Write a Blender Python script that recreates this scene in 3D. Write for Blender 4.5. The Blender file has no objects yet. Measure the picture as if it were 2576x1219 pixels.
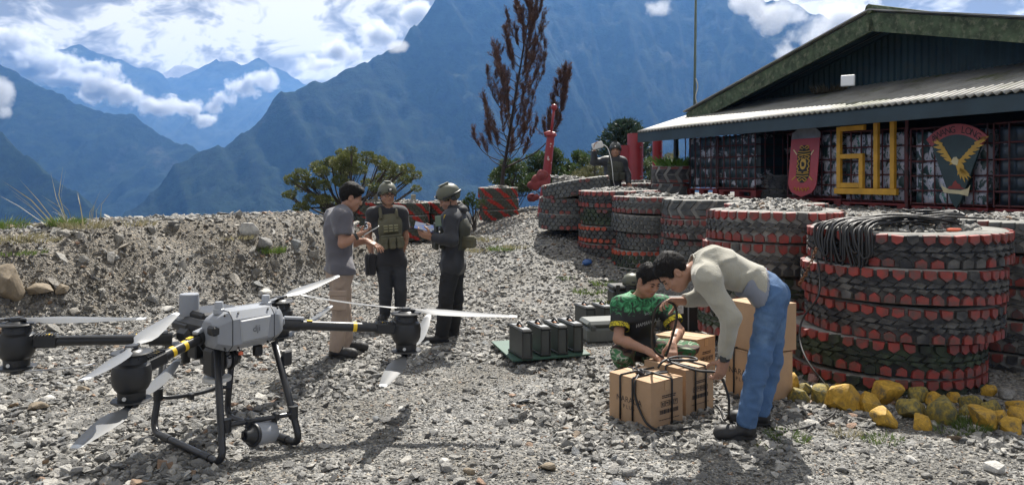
import bpy, bmesh, math, random
import numpy as np
from mathutils import Vector, Matrix, Euler
random.seed(7); np.random.seed(7)
scene = bpy.context.scene
COL = scene.collection
# ------------------------------------------------------------------ camera, sky, sun, exposure
F_PX, CXP, HOR, CAM_H = 1917.0, 1288.0, 450.0, 1.65      # focal length / principal column / horizon row in a 2576 px wide frame
cam_d = bpy.data.cameras.new('camera'); cam = bpy.data.objects.new('camera', cam_d); COL.objects.link(cam)
cam.location = (0, 0, CAM_H); cam.rotation_euler = (math.pi/2, 0, 0)
cam_d.sensor_width = 36.0; cam_d.lens = 36.0*F_PX/2576.0
cam_d.shift_y = (HOR-609.5)/2576.0
cam_d.clip_start = 0.05; cam_d.clip_end = 60000
scene.camera = cam
scene.render.resolution_x, scene.render.resolution_y = 1024, 484
scene.view_settings.view_transform = 'Standard'; scene.view_settings.look = 'None'
scene.view_settings.exposure = 0.92; scene.view_settings.gamma = 1.0
scene.render.engine = 'CYCLES'
scene.cycles.use_denoising = True
scene.cycles.max_bounces = 6; scene.cycles.diffuse_bounces = 3; scene.cycles.glossy_bounces = 2
scene.cycles.transmission_bounces = 4; scene.cycles.volume_bounces = 1; scene.cycles.transparent_max_bounces = 8
scene.cycles.caustics_reflective = False; scene.cycles.caustics_refractive = False
scene.cycles.sample_clamp_indirect = 6.0
SUN_AZ, SUN_EL = math.radians(11), math.radians(51)       # azimuth from +Y towards +X
SUN_DIR = Vector((math.sin(SUN_AZ)*math.cos(SUN_EL), math.cos(SUN_AZ)*math.cos(SUN_EL), math.sin(SUN_EL)))
sun_d = bpy.data.lights.new('sun', 'SUN'); sun_d.energy = 5.0; sun_d.angle = math.radians(0.53); sun_d.color = (1.0, 0.95, 0.87)
sun = bpy.data.objects.new('sun', sun_d); COL.objects.link(sun)
sun.rotation_euler = (-SUN_DIR).to_track_quat('-Z', 'Y').to_euler()

def N(nt, typ, **kw):
    n = nt.nodes.new(typ)
    for k, v in kw.items():
        if k.startswith('i_'):
            n.inputs[k[2:].replace('_', ' ')].default_value = v
        elif k[0] == 'n' and k[1:].isdigit():
            n.inputs[int(k[1:])].default_value = v
        else:
            setattr(n, k, v)
    return n
def L(nt, a, b): nt.links.new(a, b)
def ramp(nt, fac, stops, interp='LINEAR'):
    r = nt.nodes.new('ShaderNodeValToRGB'); r.color_ramp.interpolation = interp
    e = r.color_ramp.elements
    while len(e) > 1: e.remove(e[0])
    for i, (p, c) in enumerate(stops):
        el = e[0] if i == 0 else e.new(p)
        el.position = p; el.color = (*c, 1) if len(c) == 3 else c
    nt.links.new(fac, r.inputs[0]); return r

world = bpy.data.worlds.new('World'); scene.world = world; world.use_nodes = True
def build_world():
    nt = world.node_tree; nt.nodes.clear()
    out = N(nt, 'ShaderNodeOutputWorld'); bg = N(nt, 'ShaderNodeBackground')
    sky = N(nt, 'ShaderNodeTexSky', sky_type='NISHITA', sun_disc=False, sun_elevation=SUN_EL, sun_rotation=SUN_AZ, altitude=2500)
    tc = N(nt, 'ShaderNodeTexCoord')
    mp = N(nt, 'ShaderNodeMapping'); mp.inputs['Scale'].default_value = (1, 1, 1.7); L(nt, tc.outputs['Generated'], mp.inputs[0])
    wn = N(nt, 'ShaderNodeTexNoise', i_Scale=3.0, i_Detail=3.0, i_Roughness=.55); L(nt, mp.outputs[0], wn.inputs['Vector'])
    def cloud(off):
        ad = N(nt, 'ShaderNodeVectorMath', operation='ADD'); L(nt, mp.outputs[0], ad.inputs[0]); ad.inputs[1].default_value = off
        sc = N(nt, 'ShaderNodeVectorMath', operation='MULTIPLY_ADD'); L(nt, wn.outputs['Color'], sc.inputs[0]); sc.inputs[1].default_value = (.25, .25, .25); L(nt, ad.outputs[0], sc.inputs[2])
        tot = None
        for k, (f, am) in enumerate(((2.6, .75), (5.3, .62), (11.3, .42), (24.0, .28), (52.0, .19), (110.0, .11))):
            n1 = N(nt, 'ShaderNodeTexNoise', i_Scale=f, i_Detail=0.0); L(nt, sc.outputs[0], n1.inputs['Vector'])
            m1 = N(nt, 'ShaderNodeMath', operation='MULTIPLY_ADD', n1=2.0, n2=-1.0); L(nt, n1.outputs['Fac'], m1.inputs[0])
            m2 = N(nt, 'ShaderNodeMath', operation='ABSOLUTE'); L(nt, m1.outputs[0], m2.inputs[0])
            m3 = N(nt, 'ShaderNodeMath', operation='MULTIPLY_ADD', n1=am); L(nt, m2.outputs[0], m3.inputs[0])
            if tot is not None: L(nt, tot, m3.inputs[2])
            else: m3.inputs[2].default_value = .12
            tot = m3.outputs[0]
        return tot
    base = (3.3, 1.2, 0.45)
    c = cloud(base)
    c2 = cloud((base[0]+SUN_DIR.x*.03, base[1]+SUN_DIR.y*.03, base[2]+SUN_DIR.z*.055))
    cov = N(nt, 'ShaderNodeMapRange', n1=-0.06, n2=0.06); L(nt, c, cov.inputs[0])
    sub = N(nt, 'ShaderNodeMath', operation='SUBTRACT'); L(nt, c, sub.inputs[0]); L(nt, c2, sub.inputs[1])
    ma = N(nt, 'ShaderNodeMath', operation='MULTIPLY_ADD', n1=2.9, n2=0.60); L(nt, sub.outputs[0], ma.inputs[0])
    big = N(nt, 'ShaderNodeTexNoise', i_Scale=2.3, i_Detail=3.0); L(nt, mp.outputs[0], big.inputs['Vector'])
    mb = N(nt, 'ShaderNodeMath', operation='MULTIPLY_ADD', n1=1.6, n2=-0.8); L(nt, big.outputs['Fac'], mb.inputs[0])
    sm = N(nt, 'ShaderNodeMath', operation='ADD'); L(nt, ma.outputs[0], sm.inputs[0]); L(nt, mb.outputs[0], sm.inputs[1])
    rp = ramp(nt, sm.outputs[0], [(0.0, (0.34, 0.33, 0.315)), (0.3, (0.50, 0.48, 0.45)), (0.62, (0.76, 0.72, 0.65)), (0.85, (1.02, 0.97, 0.87)), (1.0, (1.2, 1.13, 1.0))])
    skm = N(nt, 'ShaderNodeMix', data_type='RGBA', blend_type='MULTIPLY'); skm.inputs['Factor'].default_value = 1
    L(nt, sky.outputs[0], skm.inputs['A']); skm.inputs['B'].default_value = (0.10, 0.10, 0.10, 1)
    mx = N(nt, 'ShaderNodeMix', data_type='RGBA'); L(nt, cov.outputs[0], mx.inputs['Factor'])
    L(nt, skm.outputs['Result'], mx.inputs['A']); L(nt, rp.outputs[0], mx.inputs['B'])
    L(nt, mx.outputs['Result'], bg.inputs['Color']); bg.inputs['Strength'].default_value = 0.52
    L(nt, bg.outputs[0], out.inputs[0])
build_world()

# ------------------------------------------------------------------ helpers
def P(x, y, d): return np.array([(x-CXP)/F_PX*d, d, CAM_H-(y-HOR)/F_PX*d])   # a row/column seen at depth d -> metres
def G(x, y, z=0.0): return P(x, y, F_PX*(CAM_H-z)/(y-HOR))
def nrm(v): v = np.asarray(v, float); return v/max(1e-9, np.linalg.norm(v))
def sstep(a, b, x):
    t = np.clip((x-a)/(b-a), 0, 1); return t*t*(3-2*t)
class SineNoise:
    def __init__(s, seed, freq, n=10, octs=3, gain=.5, lac=2.0):
        r = np.random.RandomState(seed); s.w = []
        a = 1.0
        for o in range(octs):
            for i in range(n):
                v = r.normal(size=3); v = v/np.linalg.norm(v)*freq*(lac**o)*r.uniform(.7, 1.4)
                s.w.append((v, r.uniform(0, 6.28), a/n*1.6))
            a *= gain
    def __call__(s, x, y, z=0.0):
        t = 0.0
        for v, p, a in s.w: t = t + a*np.sin(v[0]*x+v[1]*y+v[2]*z+p)
        return t
def vnoise2(seed):
    r = np.random.RandomState(seed); T = r.rand(256, 256).astype(np.float64)
    def f(x, y):
        xi = np.floor(x).astype(int); yi = np.floor(y).astype(int); fx = x-xi; fy = y-yi
        fx = fx*fx*(3-2*fx); fy = fy*fy*(3-2*fy)
        a = T[xi % 256, yi % 256]; b = T[(xi+1) % 256, yi % 256]; c = T[xi % 256, (yi+1) % 256]; d = T[(xi+1) % 256, (yi+1) % 256]
        return (a*(1-fx)+b*fx)*(1-fy)+(c*(1-fx)+d*fx)*fy
    return f
def fbm(f, x, y, o=5, g=.5, ridged=False):
    s = 0; a = 1.0; t = 0
    for i in range(o):
        v = f(x+i*17.3, y+i*9.1)
        if ridged: v = 1-abs(2*v-1)
        s = s+a*v; t += a; a *= g; x = x*2; y = y*2
    return s/t

MATS = {}
def pm(name, col, rough=.7, metal=0.0, var=.18, scale=6.0, col2=None, c2lo=.5, c2hi=.6, c2scale=3.0, bump=0.0, bscale=40.0, spec=.5, hue=None, sub=0.0, detail=5.0, coord='Object', sheen=0.0):
    """Principled material: base colour with blotchy variation, an optional second colour in patches (wear, peel, moss), bump."""
    if name in MATS: return MATS[name]
    m = bpy.data.materials.new(name); m.use_nodes = True; nt = m.node_tree; nt.nodes.clear()
    o = N(nt, 'ShaderNodeOutputMaterial'); b = N(nt, 'ShaderNodeBsdfPrincipled'); L(nt, b.outputs[0], o.inputs[0])
    tc = N(nt, 'ShaderNodeTexCoord')
    n1 = N(nt, 'ShaderNodeTexNoise', i_Scale=scale, i_Detail=detail, i_Roughness=.6); L(nt, tc.outputs[coord], n1.inputs['Vector'])
    lo = tuple(max(0, c*(1-var)) for c in col); hi = tuple(min(1, c*(1+var)) for c in col)
    r = ramp(nt, n1.outputs['Fac'], [(.3, lo), (.7, hi)])
    cout = r.outputs[0]
    if col2 is not None:
        n2 = N(nt, 'ShaderNodeTexNoise', i_Scale=c2scale, i_Detail=6.0, i_Roughness=.65); L(nt, tc.outputs[coord], n2.inputs['Vector'])
        mr = N(nt, 'ShaderNodeMapRange', n1=c2lo, n2=c2hi); L(nt, n2.outputs['Fac'], mr.inputs[0])
        mx = N(nt, 'ShaderNodeMix', data_type='RGBA'); L(nt, mr.outputs[0], mx.inputs['Factor']); L(nt, cout, mx.inputs['A'])
        mx.inputs['B'].default_value = (*col2, 1); cout = mx.outputs['Result']
    L(nt, cout, b.inputs['Base Color'])
    b.inputs['Roughness'].default_value = rough; b.inputs['Metallic'].default_value = metal; b.inputs['Specular IOR Level'].default_value = spec
    if sheen: b.inputs['Sheen Weight'].default_value = sheen
    if sub:
        b.inputs['Subsurface Weight'].default_value = sub; b.inputs['Subsurface Radius'].default_value = (.012, .005, .003)
    if bump:
        n3 = N(nt, 'ShaderNodeTexNoise', i_Scale=bscale, i_Detail=4.0); L(nt, tc.outputs[coord], n3.inputs['Vector'])
        bp = N(nt, 'ShaderNodeBump', i_Strength=bump, i_Distance=.01); L(nt, n3.outputs['Fac'], bp.inputs['Height']); L(nt, bp.outputs[0], b.inputs['Normal'])
    MATS[name] = m; return m

def tag(o, label=None, cat=None, group=None, kind=None):
    if label: o['label'] = label
    if cat: o['category'] = cat
    if group: o['group'] = group
    if kind: o['kind'] = kind
    return o
def link_mesh(name, me, parent=None):
    o = bpy.data.objects.new(name, me); COL.objects.link(o)
    if parent is not None:
        o.parent = parent
        w = parent; t = Matrix()
        while w is not None: t = w.matrix_basis @ t if w.parent is None else w.matrix_parent_inverse @ w.matrix_basis @ t; w = w.parent
        p = parent; M = Matrix()
        chain = []
        while p is not None: chain.append(p); p = p.parent
        for q in reversed(chain): M = M @ q.matrix_parent_inverse @ q.matrix_basis
        o.matrix_parent_inverse = M.inverted()
    return o
def mesh_np(name, V, faces, mats, parent=None, smooth=False, fm=None):
    """faces: list of tuples or (n,k) int array; fm: material index per face"""
    me = bpy.data.meshes.new(name)
    V = np.asarray(V, np.float32)
    if isinstance(faces, np.ndarray):
        k = faces.shape[1]; nf = len(faces)
        me.vertices.add(len(V)); me.vertices.foreach_set('co', V.ravel())
        me.loops.add(nf*k); me.loops.foreach_set('vertex_index', faces.astype(np.int32).ravel())
        me.polygons.add(nf); me.polygons.foreach_set('loop_start', np.arange(0, nf*k, k, dtype=np.int32))
        me.update(calc_edges=True)
    else:
        me.from_pydata([tuple(map(float, v)) for v in V], [], faces); me.update()
    if not isinstance(mats, (list, tuple)): mats = [mats]
    for m in mats: me.materials.append(m)
    if fm is not None: me.polygons.foreach_set('material_index', np.asarray(fm, np.int32))
    if smooth: me.polygons.foreach_set('use_smooth', np.ones(len(me.polygons), bool))
    me.update()
    return link_mesh(name, me, parent)
def empty(name, loc, label=None, cat=None, group=None):
    e = bpy.data.objects.new(name, None); COL.objects.link(e); e.location = tuple(map(float, loc)); e.empty_display_size = .1
    e.matrix_basis = Matrix.Translation(e.location)
    return tag(e, label, cat, group)
def copy_tree(o, parent=None):
    c = o.copy(); COL.objects.link(c); c.parent = parent
    for ch in list(o.children): copy_tree(ch, c)
    return c
def frame(d, up=(0, 0, 1)):
    """3x3 with columns (d, side, up')"""
    d = nrm(d); s = np.cross(up, d)
    if np.linalg.norm(s) < 1e-4: s = np.cross((0, 1, 0), d)
    s = nrm(s); return np.stack([d, s, np.cross(d, s)], 1)
def rotz(a): c, s = math.cos(a), math.sin(a); return np.array([[c, -s, 0], [s, c, 0], [0, 0, 1.]])
class MB:
    def __init__(s): s.v = []; s.f = []; s.m = []; s.n = 0
    def add(s, V, Fs, mi=0):
        s.v.append(np.asarray(V, float)); s.f += [tuple(i+s.n for i in f) for f in Fs]; s.m += [mi]*len(Fs); s.n += len(V); return s
    def box(s, c, size, R=None, mi=0, bev=0.0):
        R = np.eye(3) if R is None else R; h = np.asarray(size, float)/2; c = np.asarray(c, float)
        if bev <= 0:
            V = np.array([[x, y, z] for x in (-1, 1) for y in (-1, 1) for z in (-1, 1)])*h
            Fs = [(0, 1, 3, 2), (4, 6, 7, 5), (0, 4, 5, 1), (2, 3, 7, 6), (0, 2, 6, 4), (1, 5, 7, 3)]
        else:
            b = min(bev, h.min()*.9); V = []; 
            for x in (-1, 1):
                for y in (-1, 1):
                    for z in (-1, 1):
                        sg = np.array([x, y, z]); base = sg*h
                        for a in range(3):
                            q = base.copy()
                            for o in range(3):
                                if o != a: q[o] -= sg[o]*b
                            V.append(q)
            V = np.array(V)
            def ix(x, y, z, a): return ((x*2+y)*2+z)*3+a
            Fs = []
            Fs += [tuple(ix(1, *t, 0) for t in ((0, 0), (1, 0), (1, 1), (0, 1))), tuple(ix(0, *t, 0) for t in ((0, 0), (0, 1), (1, 1), (1, 0)))]
            Fs += [tuple(ix(t[0], 1, t[1], 1) for t in ((0, 0), (0, 1), (1, 1), (1, 0))), tuple(ix(t[0], 0, t[1], 1) for t in ((0, 0), (1, 0), (1, 1), (0, 1)))]
            Fs += [tuple(ix(*t, 1, 2) for t in ((0, 0), (1, 0), (1, 1), (0, 1))), tuple(ix(*t, 0, 2) for t in ((0, 0), (0, 1), (1, 1), (1, 0)))]
            for a in range(3):
                o1, o2 = [o for o in range(3) if o != a]
                for p in (0, 1):
                    for q in (0, 1):
                        def mk(r, ax):
                            t = [0, 0, 0]; t[a] = r; t[o1] = p; t[o2] = q; return ix(*t, ax)
                        f = (mk(0, o1), mk(1, o1), mk(1, o2), mk(0, o2)); Fs.append(f)
            for x in (0, 1):
                for y in (0, 1):
                    for z in (0, 1): Fs.append(tuple(ix(x, y, z, a) for a in range(3)))
            # orient outward
            Fo = []
            for f in Fs:
                p = V[list(f)]; nn = np.cross(p[1]-p[0], p[2]-p[0]); Fo.append(f if nn@p.mean(0) > 0 else f[::-1])
            Fs = Fo
        return s.add(V@R.T+c, Fs, mi)
    def tube(s, path, r, n=10, mi=0, cap=True, closed=False):
        path = [np.asarray(p, float) for p in path]; m = len(path); rr = r if hasattr(r, '__len__') else [r]*m
        V = []; prev = None
        for i, p in enumerate(path):
            a = path[i-1] if (i > 0 or closed) else p; b = path[(i+1) % m] if (i < m-1 or closed) else p
            t = nrm(b-a)
            if prev is None:
                u = np.cross(t, (0, 0, 1)); u = np.cross(t, (0, 1, 0)) if np.linalg.norm(u) < 1e-3 else u
            else: u = prev-t*(prev@t)
            u = nrm(u); w = np.cross(t, u); prev = u
            for k in range(n):
                an = 2*math.pi*k/n; V.append(p+rr[i]*(math.cos(an)*u+math.sin(an)*w))
        Fs = []
        for i in range(m if closed else m-1):
            j = (i+1) % m
            for k in range(n):
                k2 = (k+1) % n; Fs.append((i*n+k, i*n+k2, j*n+k2, j*n+k))
        if cap and not closed: Fs += [tuple(range(n))[::-1], tuple((m-1)*n+k for k in range(n))]
        return s.add(V, Fs, mi)
    def lathe(s, prof, c=(0, 0, 0), R=None, n=24, mi=0, closed=False):
        """prof: (radius, z) pairs; a radius of 0 closes the end"""
        R = np.eye(3) if R is None else R; V = []; m = len(prof)
        for r, z in prof:
            for k in range(n):
                an = 2*math.pi*k/n; V.append((r*math.cos(an), r*math.sin(an), z))
        Fs = []
        for i in range(m if closed else m-1):
            j = (i+1) % m
            for k in range(n):
                k2 = (k+1) % n; Fs.append((i*n+k, i*n+k2, j*n+k2, j*n+k))
        if not closed:
            if prof[0][0] > 1e-6: Fs.append(tuple(range(n))[::-1])
            if prof[-1][0] > 1e-6: Fs.append(tuple((m-1)*n+k for k in range(n)))
        return s.add(np.array(V)@R.T+np.asarray(c, float), Fs, mi)
    def prism(s, poly, o, ex, ey, ez, depth, mi=0, side=None):
        """poly (2D) in plane o+ex*u+ey*v, extruded by depth along ez"""
        poly = np.asarray(poly, float); o, ex, ey, ez = [np.asarray(t, float) for t in (o, ex, ey, ez)]; n = len(poly)
        A = o+poly[:, :1]*ex+poly[:, 1:2]*ey; V = np.concatenate([A, A+ez*depth]); area = 0
        for i in range(n): area += poly[i, 0]*poly[(i+1) % n, 1]-poly[(i+1) % n, 0]*poly[i, 1]
        flip = (area*np.dot(np.cross(ex, ey), ez)*depth) < 0
        top = tuple(range(n, 2*n)); bot = tuple(range(n))[::-1]; sd = [(i, (i+1) % n, n+(i+1) % n, n+i) for i in range(n)]
        if flip: top = top[::-1]; bot = bot[::-1]; sd = [f[::-1] for f in sd]
        s.add(V, [top, bot], mi); base = s.n-2*n
        s.f += [tuple(i+base for i in f) for f in sd]; s.m += [mi if side is None else side]*n; return s
    def build(s, name, mats, parent=None, smooth=False, auto=None):
        o = mesh_np(name, np.concatenate(s.v) if s.v else np.zeros((0, 3)), s.f, mats, parent, smooth or auto is not None, s.m)
        if auto is not None: o.data.set_sharp_from_angle(angle=math.radians(auto))
        return o
def poly_curve(pts, n=8):
    """Catmull-Rom through pts"""
    pts = [np.asarray(p, float) for p in pts]; out = []
    for i in range(len(pts)-1):
        p0 = pts[max(i-1, 0)]; p1 = pts[i]; p2 = pts[i+1]; p3 = pts[min(i+2, len(pts)-1)]
        for k in range(n):
            t = k/n; out.append(.5*((2*p1)+(-p0+p2)*t+(2*p0-5*p1+4*p2-p3)*t*t+(-p0+3*p1-3*p2+p3)*t**3))
    out.append(pts[-1]); return out
def text_mesh(txt, size, o, ex, ey, mat, name, parent, depth=.002, align='CENTER', ez=None):
    cu = bpy.data.curves.new('txt', 'FONT'); cu.body = txt; cu.size = 1; cu.align_x = align; cu.align_y = 'CENTER'; cu.extrude = 0; cu.resolution_u = 3
    t = bpy.data.objects.new('txt', cu); COL.objects.link(t)
    dg = bpy.context.evaluated_depsgraph_get(); me = bpy.data.meshes.new_from_object(t.evaluated_get(dg))
    V = np.array([v.co[:] for v in me.vertices]); Fs = [tuple(p.vertices) for p in me.polygons]
    bpy.data.objects.remove(t); bpy.data.curves.remove(cu); bpy.data.meshes.remove(me)
    ex = np.asarray(ex, float); ey = np.asarray(ey, float); ez = np.cross(ex, ey)
    W = np.asarray(o)+size*(V[:, :1]*ex+V[:, 1:2]*ey)+ez*depth
    return mesh_np(name, W, Fs, mat, parent)
# ------------------------------------------------------------------ terrain
VN = vnoise2(3)
CR_A = np.array([-6.05, 9.0]); CR_D = nrm(np.array([2.74, 4.0])); CR_N = np.array([CR_D[1], -CR_D[0]])   # crest of the gravel bank, its run and its front
def H(x, y):
    x = np.asarray(x, float); y = np.asarray(y, float)
    z = .8*sstep(-2.8, .8, x)*sstep(9.3, 15, y)
    sx = x-CR_A[0]; sy = y-CR_A[1]; s = sx*CR_D[0]+sy*CR_D[1]; q = sx*CR_N[0]+sy*CR_N[1]
    wob = .35*(fbm(VN, s*.7+5, q*.2+3, 3)-.5)
    wob = wob+.28*(fbm(VN, s*1.9+40, q*1.1+8, 3)-.5)
    prof = 1-sstep(-.05, 1.45, q+wob)
    prof = np.where(q < 0, 1.0, prof)
    hb = (1.04+.16*(fbm(VN, s*.9, q*.6+20, 4)-.5)+.16*sstep(-.4, .1, q)*(fbm(VN, s*3.1, q*3.1+60, 3)-.5)-.04*np.clip(-s, 0, 9)*0)*prof*(1-.85*sstep(4.6, 8.2, s))
    z = np.maximum(z, hb)
    ter = 1.25-.55*sstep(12.0, 13.6, y)*(1-sstep(2.9, 3.8, x))
    sd1 = (x-3.2)*.958+(y-6.45)*.285; sd2 = -(x-3.2)*.376+(y-6.45)*.926
    z = np.maximum(z, ter*sstep(.25, .85, sd1)*sstep(.1, .7, sd2))
    # edges of the plateau fall away to the valley
    back = np.maximum(0, -q-1.3)*sstep(-12, -8, -np.abs(s-2))
    fall = np.maximum(back*.55, np.maximum(0, y-23.5)*.9)
    keep = 1-sstep(6.0, 8.6, s)
    fall = np.maximum(np.maximum(0, y-23.5)*.9, np.minimum(np.maximum(0, -q-1.3)*.55, 60)*keep)
    z = z-fall
    z = z+.05*(fbm(VN, x*.9, y*.9, 4)-.5)+.02*(fbm(VN, x*4, y*4, 2)-.5)
    return z
def ground_mat():
    m = bpy.data.materials.new('grey_gravel_soil'); m.use_nodes = True; nt = m.node_tree; b = nt.nodes['Principled BSDF']
    tc = N(nt, 'ShaderNodeTexCoord')
    v = N(nt, 'ShaderNodeTexVoronoi', i_Scale=46.0, i_Randomness=1.0); L(nt, tc.outputs['Object'], v.inputs['Vector'])
    sp = N(nt, 'ShaderNodeSeparateColor'); L(nt, v.outputs['Color'], sp.inputs[0])
    r = ramp(nt, sp.outputs[0], [(0, (.09, .09, .088)), (.5, (.185, .185, .18)), (.85, (.29, .288, .278)), (1, (.35, .32, .27))])
    n1 = N(nt, 'ShaderNodeTexNoise', i_Scale=1.3, i_Detail=5.0); L(nt, tc.outputs['Object'], n1.inputs['Vector'])
    r2 = ramp(nt, n1.outputs['Fac'], [(.35, (.66, .63, .58)), (.65, (1.1, 1.1, 1.1))])
    mx = N(nt, 'ShaderNodeMix', data_type='RGBA', blend_type='MULTIPLY'); mx.inputs['Factor'].default_value = 1
    L(nt, r.outputs[0], mx.inputs['A']); L(nt, r2.outputs[0], mx.inputs['B']); L(nt, mx.outputs['Result'], b.inputs['Base Color'])
    sp2 = N(nt, 'ShaderNodeSeparateXYZ'); L(nt, tc.outputs['Object'], sp2.inputs[0])
    dq = N(nt, 'ShaderNodeVectorMath', operation='DOT_PRODUCT'); L(nt, tc.outputs['Object'], dq.inputs[0]); dq.inputs[1].default_value = (CR_N[0], CR_N[1], 0)
    aq_ = N(nt, 'ShaderNodeMath', operation='MULTIPLY_ADD', n1=1.6); L(nt, n1.outputs['Fac'], aq_.inputs[0]); L(nt, dq.outputs['Value'], aq_.inputs[2])
    q0_ = float(CR_A@CR_N); m4 = N(nt, 'ShaderNodeMapRange', n1=q0_+2.3, n2=q0_+1.5); L(nt, aq_.outputs[0], m4.inputs[0])
    br = N(nt, 'ShaderNodeMix', data_type='RGBA', blend_type='MULTIPLY'); L(nt, m4.outputs[0], br.inputs['Factor']); L(nt, mx.outputs['Result'], br.inputs['A']); br.inputs['B'].default_value = (.80, .74, .66, 1); L(nt, br.outputs['Result'], b.inputs['Base Color'])
    bp = N(nt, 'ShaderNodeBump', i_Strength=.9, i_Distance=.02); bp.invert = True; L(nt, v.outputs['Distance'], bp.inputs['Height']); L(nt, bp.outputs[0], b.inputs['Normal'])
    b.inputs['Roughness'].default_value = .9
    return m
GM = ground_mat()
def grid(xs, ys):
    X, Y = np.meshgrid(xs, ys, indexing='ij'); Z = H(X, Y); nx, ny = X.shape
    V = np.stack([X, Y, Z], -1).reshape(-1, 3); i = np.arange(nx*ny).reshape(nx, ny)
    Fq = np.stack([i[:-1, :-1], i[1:, :-1], i[1:, 1:], i[:-1, 1:]], -1).reshape(-1, 4)
    return V, Fq
xs = np.concatenate([np.linspace(-60, -10, 26)[:-1], np.arange(-10, 9.01, .09), np.linspace(9.2, 60, 26)])
ys = np.concatenate([np.linspace(-40, 2.5, 22)[:-1], np.arange(2.5, 24.6, .09), np.linspace(24.8, 90, 40)])
V, Fq = grid(xs, ys)
tag(mesh_np('ground', V, Fq, GM, smooth=True), 'grey gravel yard with a bank along its left side', 'ground', kind='structure')

# valley floor and mountains
def forest_mat(name, c1, c2, sc):
    m = bpy.data.materials.new(name); m.use_nodes = True; nt = m.node_tree; b = nt.nodes['Principled BSDF']
    tc = N(nt, 'ShaderNodeTexCoord')
    n1 = N(nt, 'ShaderNodeTexNoise', i_Scale=sc, i_Detail=9.0, i_Roughness=.7); L(nt, tc.outputs['Object'], n1.inputs['Vector'])
    n2 = N(nt, 'ShaderNodeTexNoise', i_Scale=sc*.22, i_Detail=5.0, i_Roughness=.6); L(nt, tc.outputs['Object'], n2.inputs['Vector'])
    r = ramp(nt, n1.outputs['Fac'], [(.35, c1), (.65, c2)])
    r2 = ramp(nt, n2.outputs['Fac'], [(.60, (0, 0, 0)), (.72, (1, 1, 1))])
    rk = N(nt, 'ShaderNodeMix', data_type='RGBA'); rk.inputs['B'].default_value = (.13, .13, .12, 1)
    mu = N(nt, 'ShaderNodeMath', operation='MULTIPLY'); L(nt, r2.outputs[0], mu.inputs[0]); L(nt, n1.outputs['Fac'], mu.inputs[1])
    L(nt, mu.outputs[0], rk.inputs['Factor']); L(nt, r.outputs[0], rk.inputs['A']); L(nt, rk.outputs['Result'], b.inputs['Base Color'])
    bp = N(nt, 'ShaderNodeBump', i_Strength=.55, i_Distance=25.0); L(nt, n1.outputs['Fac'], bp.inputs['Height']); L(nt, bp.outputs[0], b.inputs['Normal'])
    b.inputs['Roughness'].default_value = 1.0; b.inputs['Specular IOR Level'].default_value = .05
    return m
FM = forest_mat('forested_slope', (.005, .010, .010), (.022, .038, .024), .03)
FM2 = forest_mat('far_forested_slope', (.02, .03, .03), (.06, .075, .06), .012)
VALLEY = -420.0
def mountain(name, label, ridge, seed, depth_front, depth_back, rough, mat, nu=260, nv=110, spur=1.0):
    """ridge: list of (column, row, depth); the faces fall from the ridge to the valley floor, cut by spurs and gullies"""
    R = np.array([P(*r) for r in ridge]); seg = np.r_[0, np.cumsum(np.linalg.norm(np.diff(R, axis=0), axis=1))]
    u = np.linspace(0, seg[-1], nu); C = np.stack([np.interp(u, seg, R[:, k]) for k in range(3)], 1)
    f = vnoise2(seed); scale = 1.0/(R[:, 1].mean()*.085)
    C[:, 2] += rough*(fbm(f, u*scale*2.2, u*0+4, 6, .55)-.5)*R[:, 1].mean()*.035
    T = np.gradient(C[:, :2], axis=0); T /= np.linalg.norm(T, axis=1)[:, None]
    k = 31; Ts = np.stack([np.convolve(np.pad(T[:, i], k//2, mode='edge'), np.ones(k)/k, 'valid') for i in range(2)], 1); Ts /= np.linalg.norm(Ts, axis=1)[:, None]
    Nn = np.stack([Ts[:, 1], -Ts[:, 0]], 1)                     # to the right of the run
    sgn = np.sign((Nn*(-C[:, :2])).sum(1).mean()); Nn = Nn*sgn   # towards the valley
    w = np.linspace(-1, 1, nv); w = np.sign(w)*np.abs(w)**1.35
    V = np.zeros((nu, nv, 3))
    for j, t in enumerate(w):
        dist = (depth_front if t > 0 else depth_back)*abs(t)
        xy = C[:, :2]+Nn*(t/abs(t) if t else 0)*dist
        s = abs(t)
        zz = C[:, 2]*(1-s)+VALLEY*s
        sp = (fbm(f, u*scale*1.1+s*.9, np.full(nu, 7.0+.25*t), 5, .55, True)-.55)*spur
        fine = fbm(f, xy[:, 0]*scale*6, xy[:, 1]*scale*6, 5, .6)-.5
        amp = (s*(1-s)*4)**.75*min(1, s*7)
        zz = zz+amp*sp*R[:, 1].mean()*.05+min(1, s*6)*fine*rough*R[:, 1].mean()*.024
        V[:, j, 0:2] = xy; V[:, j, 2] = zz
    i = np.arange(nu*nv).reshape(nu, nv)
    Fq = np.stack([i[:-1, :-1], i[1:, :-1], i[1:, 1:], i[:-1, 1:]], -1).reshape(-1, 4)
    if sgn > 0: Fq = Fq[:, ::-1]
    o = mesh_np(name, V.reshape(-1, 3), Fq, mat, smooth=True)
    return tag(o, label, 'mountain', kind='structure')
mountain('mountain', 'huge steep forested mountainside filling the right of the view',
         [(120, 640, 1500), (300, 556, 1520), (400, 470, 1560), (440, 420, 1580), (560, 388, 1620), (620, 340, 1650), (690, 262, 1700), (760, 212, 1730), (870, 168, 1780), (960, 128, 1830), (1010, 108, 1860), (1050, 55, 1900),
          (1095, 0, 1930), (1180, -70, 2000), (1350, -60, 2100), (1560, -70, 2150), (1760, -55, 2150), (1900, -20, 2100), (2010, 28, 2050), (2150, 75, 2000), (2400, 160, 1950), (2750, 240, 1900), (3100, 330, 1850)], 11, 900, 900, 1.0, FM, 420, 130)
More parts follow.
